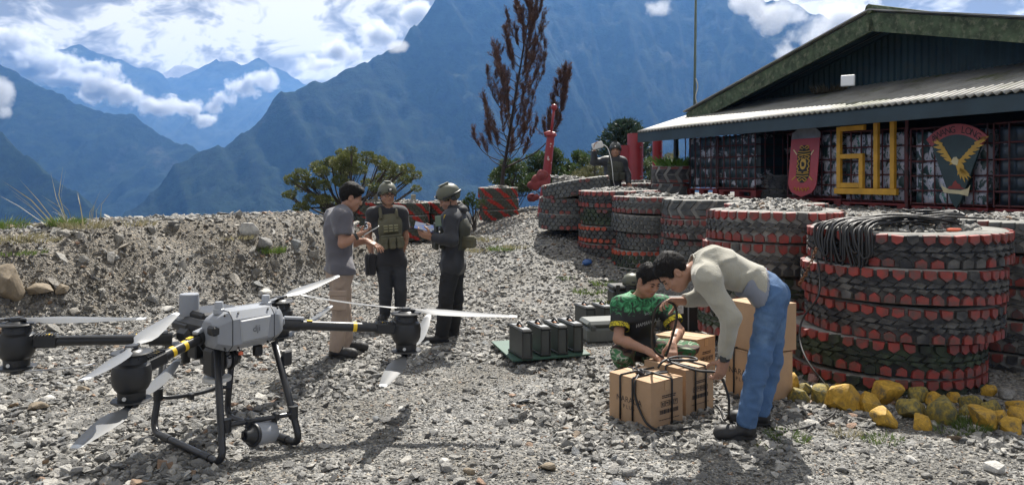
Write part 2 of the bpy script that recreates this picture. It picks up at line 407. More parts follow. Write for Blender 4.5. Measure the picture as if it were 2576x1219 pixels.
mountain('mountain', 'forested mountain at the left edge falling into the valley',
         [(-700, 60, 2500), (-400, 120, 2450), (-150, 160, 2400), (0, 178, 2350), (75, 200, 2330), (190, 255, 2300), (310, 288, 2300), (380, 318, 2280), (430, 350, 2260), (480, 374, 2230), (540, 398, 2200), (620, 470, 2200), (700, 560, 2200)], 23, 800, 700, .8, FM, 260, 110)
mountain('mountain', 'low dark spur in front of the left mountain',
         [(-500, 150, 1500), (-200, 250, 1450), (0, 342, 1400), (90, 405, 1380), (180, 478, 1350), (240, 530, 1330), (300, 590, 1320)], 37, 500, 500, .9, FM, 200, 90)
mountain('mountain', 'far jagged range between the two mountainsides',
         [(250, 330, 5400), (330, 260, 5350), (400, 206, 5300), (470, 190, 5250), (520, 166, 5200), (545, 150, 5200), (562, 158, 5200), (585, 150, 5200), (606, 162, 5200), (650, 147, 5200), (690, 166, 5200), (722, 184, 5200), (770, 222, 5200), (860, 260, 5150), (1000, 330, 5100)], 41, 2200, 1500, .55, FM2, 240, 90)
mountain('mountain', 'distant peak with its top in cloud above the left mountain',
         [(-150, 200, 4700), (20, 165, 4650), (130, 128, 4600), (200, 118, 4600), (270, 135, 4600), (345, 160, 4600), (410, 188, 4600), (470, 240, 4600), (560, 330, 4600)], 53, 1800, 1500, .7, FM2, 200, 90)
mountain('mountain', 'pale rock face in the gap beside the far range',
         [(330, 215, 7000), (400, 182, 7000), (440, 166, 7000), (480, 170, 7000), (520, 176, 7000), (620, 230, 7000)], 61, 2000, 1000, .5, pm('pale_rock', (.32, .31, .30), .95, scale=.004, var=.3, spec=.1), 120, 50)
mb = MB(); mb.box((0, 6000, VALLEY-10), (30000, 30000, 10)); tag(mb.build('valley_floor', FM2), 'forested valley floor far below', 'valley', kind='structure')

# haze: even, pale blue air round everything up to the mountain tops
def build_haze():
    m = bpy.data.materials.new('valley_haze'); m.use_nodes = True; nt = m.node_tree; nt.nodes.clear()
    o = N(nt, 'ShaderNodeOutputMaterial'); v = N(nt, 'ShaderNodeVolumePrincipled')
    v.inputs['Color'].default_value = (.19, .45, 1.0, 1); v.inputs['Density'].default_value = HAZE_DENS; v.inputs['Anisotropy'].default_value = 0.42
    L(nt, v.outputs[0], o.inputs['Volume'])
    b = MB(); b.box((0, 6000, (VALLEY-30+620)/2), (30500, 30500, 620-(VALLEY-30)))
    tag(b.build('haze', m), 'blue haze hanging in the valley', 'haze', kind='stuff')
HAZE_DENS = 0.00013
build_haze()

# ------------------------------------------------------------------ gravel
def rock_mesh(name, seed, flat=.5, npts=14, sx=1.0, sy=.75, cuts=0):
    r = np.random.RandomState(seed); bm = bmesh.new()
    for i in range(npts):
        v = r.normal(size=3); v /= np.linalg.norm(v); v = np.sign(v)*np.abs(v)**.8; v = v*np.array([sx, sy, flat])*r.uniform(.85, 1.1)
        bm.verts.new(v)
    g = bmesh.ops.convex_hull(bm, input=bm.verts)
    bmesh.ops.delete(bm, geom=[v for v in bm.verts if not v.link_faces], context='VERTS')
    if cuts:
        bmesh.ops.subdivide_edges(bm, edges=bm.edges, cuts=cuts, use_grid_fill=True)
        sn = SineNoise(seed, 5.0, 8, 3, .6)
        for v in bm.verts:
            p = v.co; v.co = p*(1+.09*sn(p.x, p.y, p.z))
        bmesh.ops.smooth_vert(bm, verts=bm.verts, factor=.35, use_axis_x=True, use_axis_y=True, use_axis_z=True)
    bmesh.ops.recalc_face_normals(bm, faces=bm.faces)
    me = bpy.data.meshes.new(name); bm.to_mesh(me); bm.free(); return me
def stone_mat():
    m = bpy.data.materials.new('crushed_stone'); m.use_nodes = True; nt = m.node_tree; b = nt.nodes['Principled BSDF']
    at = N(nt, 'ShaderNodeAttribute', attribute_type='INSTANCER', attribute_name='tint')
    r = ramp(nt, at.outputs['Fac'], [(0, (.085, .086, .086)), (.2, (.15, .15, .148)), (.45, (.225, .224, .215)), (.68, (.31, .305, .29)), (.84, (.42, .41, .385)), (.925, (.55, .54, .51)), (.94, (.18, .195, .215)), (.965, (.26, .275, .28)), (.975, (.27, .20, .135)), (1, (.29, .18, .125))])
    tc = N(nt, 'ShaderNodeTexCoord'); n1 = N(nt, 'ShaderNodeTexNoise', i_Scale=2.2, i_Detail=6.0, i_Roughness=.7); L(nt, tc.outputs['Object'], n1.inputs['Vector'])
    wm = N(nt, 'ShaderNodeAttribute', attribute_type='INSTANCER', attribute_name='warm'); wmx = N(nt, 'ShaderNodeMix', data_type='RGBA', blend_type='MULTIPLY'); L(nt, wm.outputs['Fac'], wmx.inputs['Factor']); L(nt, r.outputs[0], wmx.inputs['A']); wmx.inputs['B'].default_value = (.84, .78, .70, 1)
    r2 = ramp(nt, n1.outputs['Fac'], [(.3, (.72, .72, .72)), (.7, (1.22, 1.2, 1.16))])
    mx = N(nt, 'ShaderNodeMix', data_type='RGBA', blend_type='MULTIPLY'); mx.inputs['Factor'].default_value = 1
    L(nt, wmx.outputs['Result'], mx.inputs['A']); L(nt, r2.outputs[0], mx.inputs['B']); L(nt, mx.outputs['Result'], b.inputs['Base Color'])
    bp = N(nt, 'ShaderNodeBump', i_Strength=.5, i_Distance=.12); L(nt, n1.outputs['Fac'], bp.inputs['Height']); L(nt, bp.outputs[0], b.inputs['Normal'])
    b.inputs['Roughness'].default_value = .62; b.inputs['Specular IOR Level'].default_value = .42
    return m
SM = stone_mat()
rock_col = bpy.data.collections.new('rock_library')
for i in range(14):
    me = rock_mesh('pebble', 100+i, flat=[.34, .45, .28, .52][i % 4], sy=[.75, .9, .6][i % 3]); me.materials.append(SM)
    rock_col.objects.link(bpy.data.objects.new('pebble', me))
GPTS = []   # (x, y, z, size, tint, tiltx, tilty)
def scatter(n, fn, smin, smax, tint_lo=0, tint_hi=1, sink=.25, tilt=.35, power=2.2):
    x, y, z, nx, ny = fn(n); n = len(x); r = np.random
    s = smin+(smax-smin)*r.rand(n)**power
    t = tint_lo+(tint_hi-tint_lo)*r.rand(n)
    bq_ = bank_q(x, y); wv_ = np.clip((sstep(1.6, .9, bq_)*sstep(-.5, .3, bq_)+.15)*(.2+1.3*fbm(FB, x*1.1+9, y*1.1, 3)), 0, 1)*r.rand(n)**.5
    GPTS.append(np.stack([x, y, z+s*(.32-sink), s, t, r.normal(size=n)*tilt+ny, r.normal(size=n)*tilt-nx, wv_], 1))
def on_ground(dlo, dhi, xl=None, test=None, p=1.0):
    def f(n):
        d = dlo+(dhi-dlo)*np.random.rand(n)**p
        n = int(n*1.4); d = dlo+(dhi-dlo)*np.random.rand(n)**p; x = (np.random.rand(n)*2.08-1.04)*d
        if xl: k = (x > xl[0]) & (x < xl[1]); d = d[k]; x = x[k]
        if test is not None: k = test(x, d); x = x[k]; d = d[k]
        e = .06; z = H(x, d); gx = (H(x+e, d)-H(x-e, d))/(2*e); gy = (H(x, d+e)-H(x, d-e))/(2*e)
        return x, d, z, np.clip(gx, -1.2, 1.2), np.clip(gy, -1.2, 1.2)
    return f
def bank_q(x, y): return (x-CR_A[0])*CR_N[0]+(y-CR_A[1])*CR_N[1]
def open_yard(x, y): return (bank_q(x, y) > .9) & ~((x-3.2)*.958+(y-6.45)*.285 > .1)
FB = vnoise2(77)
def coarse(x, y): return (fbm(FB, x*.55, y*.55, 3)+.12*np.exp(-((x+.2)**2+(y-5.2)**2)/3)) > .46
def packed(x, y):
    g = lambda cx, cy, r: np.exp(-((x-cx)**2+(y-cy)**2)/(r*r))
    return g(-.75, 4.7, .85)+.9*g(-.45, 6.3, .6)+.8*g(1.0, 4.15, .55)+.9*g(2.4, 4.1, .8)+.7*g(.9, 7.6, .7)+.8*g(-2.6, 5.9, .6)+.9*(fbm(FB, x*1.3+30, y*1.3, 3)-.5) > .30
def loose_part(x, y): return ~packed(x, y) | (np.random.rand(len(x)) < .07)
# ------------------------------------------------------------------ tyres
def rubber_mat(name, col, dust, stripes=False, red=(.36, .04, .028), dlo=.45, dhi=.75):
    m = bpy.data.materials.new(name); m.use_nodes = True; nt = m.node_tree; b = nt.nodes['Principled BSDF']
    tc = N(nt, 'ShaderNodeTexCoord'); oi = N(nt, 'ShaderNodeObjectInfo')
    ad = N(nt, 'ShaderNodeVectorMath', operation='ADD'); L(nt, tc.outputs['Object'], ad.inputs[0])
    sc = N(nt, 'ShaderNodeVectorMath', operation='SCALE'); sc.inputs[0].default_value = (9, 17, 5); L(nt, oi.outputs['Random'], sc.inputs['Scale']); L(nt, sc.outputs[0], ad.inputs[1])
    n1 = N(nt, 'ShaderNodeTexNoise', i_Scale=5.0, i_Detail=7.0, i_Roughness=.68); L(nt, ad.outputs[0], n1.inputs['Vector'])
    mr = N(nt, 'ShaderNodeMapRange', n1=dlo, n2=dhi); L(nt, n1.outputs['Fac'], mr.inputs[0])
    mx = N(nt, 'ShaderNodeMix', data_type='RGBA'); L(nt, mr.outputs[0], mx.inputs['Factor']); mx.inputs['A'].default_value = (*col, 1); mx.inputs['B'].default_value = (*dust, 1)
    out = mx.outputs['Result']
    if stripes:
        sp = N(nt, 'ShaderNodeSeparateXYZ'); L(nt, tc.outputs['Object'], sp.inputs[0])
        an = N(nt, 'ShaderNodeMath', operation='ARCTAN2'); L(nt, sp.outputs[1], an.inputs[0]); L(nt, sp.outputs[0], an.inputs[1])
        m1 = N(nt, 'ShaderNodeMath', operation='MULTIPLY_ADD', n1=2.6); L(nt, sp.outputs[2], m1.inputs[0]); L(nt, an.outputs[0], m1.inputs[2])
        m2 = N(nt, 'ShaderNodeMath', operation='MULTIPLY', n1=7.0); L(nt, m1.outputs[0], m2.inputs[0])
        wv = N(nt, 'ShaderNodeMath', operation='MULTIPLY_ADD', n1=5.0); L(nt, n1.outputs['Fac'], wv.inputs[0]); L(nt, m2.outputs[0], wv.inputs[2])
        sn = N(nt, 'ShaderNodeMath', operation='SINE'); L(nt, wv.outputs[0], sn.inputs[0])
        gt = N(nt, 'ShaderNodeMapRange', n1=.45, n2=.62); L(nt, sn.outputs[0], gt.inputs[0])
        m3 = N(nt, 'ShaderNodeMix', data_type='RGBA'); L(nt, gt.outputs[0], m3.inputs['Factor']); L(nt, out, m3.inputs['A']); m3.inputs['B'].default_value = (*red, 1); out = m3.outputs['Result']
    L(nt, out, b.inputs['Base Color']); b.inputs['Roughness'].default_value = .78; b.inputs['Specular IOR Level'].default_value = .3
    bp = N(nt, 'ShaderNodeBump', i_Strength=.35, i_Distance=.01); n2 = N(nt, 'ShaderNodeTexNoise', i_Scale=45.0, i_Detail=3.0); L(nt, ad.outputs[0], n2.inputs['Vector']); L(nt, n2.outputs['Fac'], bp.inputs['Height']); L(nt, bp.outputs[0], b.inputs['Normal'])
    return m
RUB = rubber_mat('worn_black_rubber', (.034, .035, .039), (.15, .148, .14), dlo=.40, dhi=.72)
RUBG = rubber_mat('dusty_grey_rubber', (.06, .065, .068), (.15, .155, .15), dlo=.35, dhi=.7)
RUBM = rubber_mat('mossy_rubber', (.028, .03, .03), (.055, .075, .045), dlo=.4, dhi=.62)
SIDE = rubber_mat('dusty_sidewall', (.13, .128, .12), (.30, .295, .275), dlo=.3, dhi=.7)
STRP = rubber_mat('green_rubber_red_stripes', (.05, .056, .045), (.11, .115, .09), True, dlo=.35, dhi=.7)
def red_mat(name, c, w, lo, hi):
    return pm(name, c, .6, var=.25, scale=7, col2=w, c2lo=lo, c2hi=hi, c2scale=9.0, bump=.15, bscale=30)
RED = red_mat('red_paint_on_rubber', (.27, .040, .032), (.085, .062, .056), .42, .66)
REDF = red_mat('faded_red_paint_on_rubber', (.21, .05, .042), (.065, .058, .056), .42, .64)
ORG = red_mat('orange_red_paint_on_rubber', (.40, .065, .03), (.07, .045, .04), .52, .7)
def tyre(loc, R, W, style, red_top, red_bot, paint, rub, label, tilt=(0, 0), rot=0.0, group='red and black tyres of the retaining wall', nl=None, seed=0, inner=.60):
    """one tyre lying flat: carcass ring with two sidewalls, and a tread of raised lugs; loc = centre of its underside"""
    r = np.random.RandomState(seed+991)
    o_loc = Matrix.Translation(tuple(map(float, loc))) @ Euler((tilt[0], tilt[1], rot)).to_matrix().to_4x4()
    rg = R*.968; h = W/2
    prof = [(R*inner, h-.34*h), (R*(inner+.02), h-.10*h), (R*(inner+.09), h-.03*h), (R*.84, h), (R*.93, h-.02*h), (rg, h-.14*h), (rg, -h+.14*h), (R*.93, -h+.02*h), (R*.84, -h), (R*(inner+.09), -h+.03*h), (R*(inner+.02), -h+.1*h), (R*inner, -h+.34*h), (R*(inner+.07), -h*.5), (R*(inner+.07), h*.5)]
    prof = [(a, b+h) for a, b in prof][::-1]; ph_ = r.rand(3)*6.28
    def sag(V):
        an = np.arctan2(V[:, 1], V[:, 0]); f = 1+.007*np.sin(2*an+ph_[0])+.004*np.sin(3*an+ph_[1])+.002*np.sin(7*an+ph_[2]); V = V.copy(); V[:, 0] *= f; V[:, 1] *= f; V[:, 2] += .006*np.sin(2*an+ph_[2]); return V
    b = MB(); b.lathe(prof, n=72, closed=True); 
    b.m = [1 if (max(prof[(i//72)][1], prof[(i//72+1) % 14][1]) > .93*W and 1) or (min(prof[(i//72)][1], prof[(i//72+1) % 14][1]) < .07*W) else 0 for i in range(len(b.f))]
    b.v = [sag(np.concatenate(b.v))]; o = b.build('tyre', [rub, SIDE], smooth=True); o.data.set_sharp_from_angle(angle=math.radians(40)); o.matrix_basis = o_loc
    tag(o, label, 'tyre', group)
    t = MB(); nl = nl or int(round(2*math.pi*R/.112)); st = 2*math.pi/nl
    def lug(pts, mi, r0=rg*.99, r1=R, shrink=.88):
        pts = np.array(pts, float); pts = pts+r.normal(size=pts.shape)*np.array([.0035/R, .0035]); c = pts.mean(0); q = c+(pts-c)*shrink; n = len(pts)
        def mp(a, rr): return np.stack([rr*np.cos(a[:, 0]), rr*np.sin(a[:, 0]), a[:, 1]], 1)
        V = np.concatenate([mp(pts, r0), mp(q, r1*(1+r.uniform(-.004, .004)))])
        t.add(V, [tuple(range(n, 2*n))]+[(i, (i+1) % n, n+(i+1) % n, n+i) for i in range(n)], mi)
    a0 = r.rand()*6
    for i in range(nl):
        a = a0+i*st; w = st*.80; z1 = W*.965; z2 = W*.035
        if style == 'block':
            rt = 1 if r.rand() < red_top*.93 else 0; rb = 1 if r.rand() < red_bot*.90 else 0
            zs = W*.26
            lug([(a, z1), (a, z1-zs*.75), (a+w*.5, z1-zs*1.12), (a+w, z1-zs*.75), (a+w, z1)], rt)
            a2 = a+st*.5
            lug([(a2, z2), (a2+w, z2), (a2+w, z2+zs*.75), (a2+w*.5, z2+zs*1.12), (a2, z2+zs*.75)], rb)
            # centre: slanted bars on both sides of a zigzag groove
            lug([(a+st*.06, W*.52), (a+st*.50, W*.67), (a+st*1.25, W*.50+.10*W), (a+st*.88, W*.50)], 0)
            lug([(a+st*.56, W*.48), (a+st*.36, W*.40), (a+st*1.08, W*.32), (a+st*1.4, W*.44)], 0)
        elif style == 'hex':
            zc = [W*.16, W*.39, W*.61, W*.84]; hh = W*.125
            for k, z in enumerate(zc):
                aa = a+(st*.5 if k % 2 else 0); mi = 0
                if k == 3: mi = 1 if r.rand() < red_top else 0
                if k == 0: mi = 1 if r.rand() < red_bot else 0
                lug([(aa, z-hh*.55), (aa+w*.5, z-hh*1.1), (aa+w, z-hh*.55), (aa+w, z+hh*.55), (aa+w*.5, z+hh*1.1), (aa, z+hh*.55)], mi)
        else:   # bar: tall slanted lugs of a loader tyre
            if i % 2: continue
            zs = W*.16; mt = 1 if r.rand() < red_top else 0; mbm = 1 if r.rand() < red_bot else 0; ww = st*1.45
            lug([(a+st*.9, z1), (a+st*.75, z1-zs), (a+st*.75+ww, z1-zs), (a+st*.9+ww, z1)], mt)
            lug([(a+st*.72, z1-zs), (a, W*.5), (a+ww, W*.5), (a+st*.72+ww, z1-zs)], 0)
            lug([(a, W*.5), (a+st*.55, z2+zs), (a+st*.55+ww, z2+zs), (a+ww, W*.5)], 0)
            lug([(a+st*.58, z2+zs), (a+st*.75, z2), (a+st*.75+ww, z2), (a+st*.58+ww, z2+zs)], mbm)
    for i, f in enumerate(t.f):   # outward faces
        pass
    t.v = [sag(np.concatenate(t.v))]; tr = t.build('tread', [rub, paint]); bm = bmesh.new(); bm.from_mesh(tr.data); bmesh.ops.recalc_face_normals(bm, faces=bm.faces)
    # lug shells are open at the base: point their outer faces away from the axle
    for f in bm.faces:
        c = f.calc_center_median(); 
    bm.to_mesh(tr.data); bm.free(); tr.parent = o; tr.matrix_parent_inverse = Matrix()
    return o
TYRE_TOPS = []
def stack(x, Y, zt, Rs, W, styles, lean=(0, 0), fill=True, jit=.025, seed=1, nm='', tilts=None, zl=.02, group='red and black tyres of the retaining wall', inner=.60):
    """a pile of tyres from the top down; x = column in the frame of the pile's axle at depth Y"""
    n = len(styles); X = (x-CXP)/F_PX*Y; r = np.random.RandomState(seed)
    ords = ['top', 'second', 'third', 'fourth', 'fifth', 'sixth']
    z = zt
    for i, (sty, rt, rb, pa, ru, desc) in enumerate(styles):
        z -= W
        dx, dy = r.normal(size=2)*jit if i else (0, 0); k = i
        loc = (X-lean[0]*k+dx, Y-lean[1]*k+dy, z+.004)
        tyre(loc, Rs*(1+r.normal()*.012), W-.006, sty, rt, rb, pa, ru, f'{desc}, {"topmost" if i == 0 else ords[i]} {nm}', (tilts or {}).get(i, (r.normal()*.008, r.normal()*.008)), r.rand()*6, group, seed=seed*10+i, inner=inner)
    if fill:
        TYRE_TOPS.append((X, Y, zt, Rs*(inner+.14), tilts.get(0) if tilts and 0 in tilts else (0, 0)))
B_, H_, A_ = 'block', 'hex', 'bar'
stack(2277, 6.5, 1.245, .765, .280, [(B_, 1, .75, RED, RUB, 'worn tyre under the cable coil'), (B_, 1, 1, RED, RUB, 'large tyre with both lug rows red'), (B_, 1, 1, RED, RUB, 'large tyre with both lug rows bright red'), (B_, 1, .95, RED, RUBM, 'mossy large tyre with red lugs'), (B_, .8, 1, RED, RUBM, 'half buried mossy tyre with red lugs')], (.052, 0), seed=1, nm='of the near stack')
stack(2600, 7.05, 1.285, .74, .285, [(B_, .1, .1, REDF, RUBG, 'plain dusty tyre'), (B_, 1, .9, RED, RUB, 'tyre with red lugs'), (B_, .9, .9, REDF, RUB, 'tyre with dull red lugs'), (B_, .9, .7, REDF, RUB, 'dark tyre with some red lugs'), (B_, .9, .7, REDF, RUB, 'sunken tyre with some red lugs')], (0, 0), seed=2, nm='of the right edge stack')
stack(1946, 7.75, 1.35, .655, .312, [(B_, 1, 1, RED, RUB, 'tyre with big bright red lugs in two rows'), (B_, 1, .6, RED, RUB, 'dark tyre with red upper lugs'), (B_, .9, .9, REDF, RUBM, 'tyre mostly hidden by the bending man'), (B_, 1, 1, RED, RUBM, 'low red lugged tyre beside cardboard box')], (.015, 0), seed=3, nm='behind the bending man')
stack(1950, 9.3, 1.36, .60, .28, [(B_, 1, 1, RED, RUB, 'grey topped tyre with a red side'), (B_, 1, 1, RED, RUB, 'red lugged tyre')], seed=4, nm='behind the red lugged stack')
stack(1778, 11.0, 1.375, .635, .285, [(A_, 0, .9, REDF, RUBG, 'dusty tyre with slanted lugs and red lower edge'), (B_, .9, .9, REDF, RUB, 'dark tyre with two faded red rows'), (H_, .5, 0, REDF, RUBG, 'grey tyre with few pink lugs'), (H_, .2, .2, REDF, RUBG, 'grey tyre near the squatting man'), (H_, .2, .2, REDF, RUBG, 'half hidden grey tyre')], (.02, 0), seed=5, nm='behind the squatting man')
stack(1640, 11.9, 1.39, .62, .272, [(B_, .95, .95, REDF, RUBG, 'tyre with two faded red rows'), (H_, 0, 0, REDF, RUBG, 'plain grey hexagon tread tyre'), (H_, .6, .1, REDF, RUBG, 'grey tyre with some red lugs'), (H_, .95, .4, ORG, RUBM, 'tyre with orange red upper lugs'), (H_, 0, 0, REDF, RUBM, 'plain dark bottom tyre')], (0, 0), seed=6, nm='of the five tyre stack')
stack(1558, 12.7, 1.47, .66, .284, [(B_, 1, .9, RED, RUB, 'tyre with small red lugs'), (H_, .35, .1, REDF, RUBM, 'dark tyre with few red lugs'), (H_, .95, .95, ORG, RUB, 'tyre with orange red lug rows'), (H_, .95, .95, REDF, RUB, 'bottom tyre with dull red rows')], (0, 0), seed=7, nm='beside the tilted tyre')
stack(1452, 13.5, 1.64, .60, .29, [(H_, .35, .5, REDF, RUBG, 'tilted grey tyre with some red lugs'), (H_, .8, .5, REDF, RUBG, 'grey tyre with red upper lugs'), (H_, .1, .2, REDF, RUBG, 'grey tyre resting on boulders')], (.03, 0), seed=8, nm='of the leaning stack', tilts={0: (.02, .15), 1: (0, .05)})
stack(1500, 15.6, 1.62, .58, .26, [(B_, .9, .5, RED, RUB, 'tyre with red edge'), (B_, .5, .5, RED, RUB, 'dark tyre')], seed=9, nm='behind the tilted tyre', group='far tyres by the red posts')
stack(1602, 15.4, 1.58, .55, .25, [(H_, .9, .5, REDF, RUB, 'dark tyre beside the saluting arm'), (H_, .5, .5, REDF, RUB, 'dark tyre')], seed=10, nm='at the foot of the red post', group='far tyres by the red posts')
stack(1692, 15.0, 1.905, .42, .335, [(A_, .95, .85, REDF, RUB, 'tall lugged planter tyre with red tips'), (A_, .6, .2, REDF, RUBG, 'tall lugged grey tyre'), (A_, .6, .2, REDF, RUBG, 'tall lugged grey bottom tyre')], seed=11, nm='left of the container cages', group='planter tyres')
stack(1962, 13.2, 1.72, .40, .24, [(B_, 0, 0, REDF, RUB, 'plain black tyre in the dark doorway'), (B_, 0, 0, REDF, RUB, 'black tyre in the dark doorway')], seed=12, nm='beside the red shield', group='doorway tyres', fill=False)
stack(1253, 20.0, 1.435, .525, .29, [(H_, 0, 0, RED, STRP, 'striped tyre holding the red brown tree'), (H_, 0, 0, RED, STRP, 'green tyre with red diagonal stripes'), (H_, 0, 0, RED, STRP, 'green tyre with red diagonal stripes')], seed=13, nm='of the tree planter', group='striped tyres', inner=.5)
stack(925, 17.6, 1.13, .56, .30, [(H_, 0, 0, RED, STRP, 'red striped tyre'), (H_, 0, 0, RED, STRP, 'red striped tyre'), (H_, 0, 0, RED, STRP, 'red striped tyre')], seed=14, nm='behind the grey shirt man', group='striped tyres')
stack(1025, 18.2, 1.11, .54, .30, [(H_, 0, 0, RED, STRP, 'red striped tyre'), (H_, 0, 0, RED, STRP, 'red striped tyre'), (H_, 0, 0, RED, STRP, 'red striped tyre')], seed=15, nm='behind the man with glasses', group='striped tyres')
stack(1120, 18.8, 1.10, .52, .30, [(H_, 0, 0, RED, STRP, 'red striped tyre'), (H_, 0, 0, RED, STRP, 'red striped tyre'), (H_, 0, 0, RED, STRP, 'red striped tyre')], seed=16, nm='behind the man with the booklet', group='striped tyres')
for X, Y, z, R, tl in TYRE_TOPS:      # loose stone filling the tops
    dens = 1000 if Y < 8 else 650
    n = int(dens*math.pi*R*R); a = np.random.rand(n)*6.283; rr = R*np.sqrt(np.random.rand(n)); x = rr*np.cos(a); y = rr*np.sin(a)
    zz = z-.035+.05*(1-(rr/R)**2)-math.sin(tl[1])*x+math.sin(tl[0])*y
    scatter(n, lambda n: (X+x, Y+y, zz, 0*x, 0*x), .015, .06, .2, 1, sink=.0, tilt=.4, power=1.6)
    b = MB(); b.lathe([(R*1.02, -.10), (R*.98, -.02), (R*.5, .012), (0, .02)], c=(X, Y, z-.04), n=28)
    V = np.concatenate(b.v); V[:, 2] += -math.sin(tl[1])*(V[:, 0]-X)+math.sin(tl[0])*(V[:, 1]-Y); b.v = [V]
    tag(b.build('earth_fill', GM, smooth=True), 'grey earth filling a tyre stack', 'earth', 'earth fills of the tyre stacks', kind='stuff')
# yellow painted rocks along the foot of the near stack
YEL = pm('yellow_paint_on_rock', (.44, .26, .03), .7, var=.35, scale=5, col2=(.13, .10, .05), c2lo=.50, c2hi=.66, c2scale=2.2, bump=.5, bscale=14)
YELM = pm('mossy_yellow_paint_on_rock', (.28, .21, .04), .8, var=.35, scale=5, col2=(.09, .09, .05), c2lo=.42, c2hi=.6, c2scale=4.0, bump=.5, bscale=14)
GRK = pm('grey_rock', (.20, .195, .185), .8, var=.35, scale=4, col2=(.10, .10, .095), c2lo=.5, c2hi=.65, c2scale=3.0, bump=.6, bscale=9)
TAN = pm('tan_sandstone', (.21, .17, .12), .85, var=.3, scale=3, col2=(.17, .14, .10), c2lo=.5, c2hi=.7, c2scale=2.5, bump=.6, bscale=7)
PALE = pm('pale_stone', (.46, .45, .42), .8, var=.25, scale=4, col2=(.27, .26, .25), c2lo=.5, c2hi=.7, c2scale=3.0, bump=.5, bscale=9)
PINK = pm('pinkish_rock', (.25, .15, .135), .8, var=.3, scale=4, bump=.6, bscale=9)
RKM = {}
def rock(px, py, w, mat, label, group=None, h=.62, z=None, seed=0, nm='rock', d=None):
    sd = seed % 9
    if (sd, mat.name) not in RKM:
        me = rock_mesh('rock', 300+sd, flat=.68, npts=17, sx=1, sy=.85, cuts=2); me.materials.append(mat)
        me.polygons.foreach_set('use_smooth', np.ones(len(me.polygons), bool)); me.set_sharp_from_angle(angle=math.radians(28)); RKM[(sd, mat.name)] = me
    p = G(px, py) if d is None else P(px, py, d)
    if d is None:
        for _ in range(4): p = G(px, py, float(H(p[0], p[1])))
    s = w/F_PX*p[1]/2
    o = link_mesh(nm, RKM[(sd, mat.name)]); o.location = (p[0], p[1], p[2]+s*h*.55); o.scale = (s, s, s*h/.68); o.rotation_euler = (random.uniform(-.25, .25), random.uniform(-.25, .25), random.uniform(0, 6.28))
    return tag(o, label, 'rock', group)
yg = 'yellow painted rocks along the tyre stack'
YR = [(1985, 968, 62), (2010, 1000, 50), (2068, 1003, 66), (2022, 978, 40), (2120, 985, 48), (2135, 1022, 100), (2185, 1025, 70), (2242, 1005, 82), (2225, 1058, 66), (2295, 1040, 70), (2318, 1065, 52), (2310, 1000, 55), (2378, 1052, 100), (2350, 1010, 48), (2440, 1018, 50), (2462, 1062, 80), (2430, 1035, 40), (2492, 1032, 52), (2512, 1058, 62), (2545, 1080, 58), (2560, 1052, 60), (2556, 1024, 44), (2487, 982, 36), (2400, 1000, 38)]
NTH = ['first', 'second', 'third', 'fourth', 'fifth', 'sixth', 'seventh', 'eighth', 'ninth', 'tenth', 'eleventh', 'twelfth', 'thirteenth', 'fourteenth', 'fifteenth', 'sixteenth', 'seventeenth', 'eighteenth', 'nineteenth', 'twentieth', 'twenty-first', 'twenty-second', 'twenty-third', 'twenty-fourth', 'twenty-fifth', 'twenty-sixth', 'twenty-seventh', 'twenty-eighth', 'twenty-ninth', 'thirtieth']
YR.sort()
for i, (x, y, w) in enumerate(YR):
    o = rock(x, y+10, w*1.18, YELM if (x, y) in ((2068, 1003), (2022, 978), (2378, 1052), (2430, 1035), (2440, 1018), (2295, 1040), (2010, 1000), (2310, 1000), (2492, 1032)) else YEL, f'{"large " if w > 75 else "small " if w < 46 else ""}yellow painted rock, {NTH[i]} from the left along the near tyre stack', yg, seed=i*5+1, h=.8)
rock(2045, 960, 55, PINK, 'pinkish rock between the yellow rocks and the tyre stack', seed=3)
rock(2395, 985, 60, GRK, 'grey boulder among the yellow rocks under the tyre stack', seed=2)
rock(2530, 1000, 50, GRK, 'small grey rock behind the yellow rocks by the right edge', seed=6)
rock(2500, 1185, 62, PALE, 'large bluish pale stone at the lower right corner', seed=4, h=.6)
rock(2455, 1080, 26, PALE, 'small pale stone in front of the yellow rocks', seed=5)
for i, (x, y, w, m) in enumerate([(1385, 590, 40, TAN), (1408, 612, 34, GRK), (1450, 592, 52, TAN), (1470, 615, 38, GRK), (1432, 622, 30, GRK), (1402, 598, 24, PINK)]):
    rock(x, y, w, m, f'{["tan", "grey", "tan", "grey", "grey", "pinkish"][i]} boulder under the leaning tyre stack, {["first", "third", "fifth", "last", "fourth", "second"][i]} from the left', 'boulders under the leaning tyre stack', seed=i)
# standing-out stones of the bank and yard
for i, (x, y, w, m, h, lb) in enumerate([(22, 742, 105, TAN, 1.0, 'big tan boulder sticking out of the bank at the left edge'), (95, 738, 70, TAN, .5, 'flat tan rock beside the big boulder in the bank'), (625, 588, 58, PALE, .75, 'large pale boulder on the crest of the bank'), (660, 622, 56, GRK, .7, 'grey brown rock below the pale boulder on the bank'), (150, 735, 46, TAN, .6, 'small tan rock right of the big boulder in the bank'), (432, 570, 36, GRK, .6, 'angular grey stone on the crest of the bank'),
        (420, 782, 40, PALE, .4, 'pale stone on the bank behind the aircraft'), (665, 742, 48, PALE, .4, 'flat pale stone on the bank behind the tall rotor')]):
    p = None
    # find where the sight line meets the bank
    for d in np.arange(5, 16, .03):
        q = P(x, y, d)
        if q[2] <= H(q[0], q[1]): p = q; break
    rock(x, y, w, m, lb, d=float(p[1]) if p is not None else 9, seed=i, h=h)
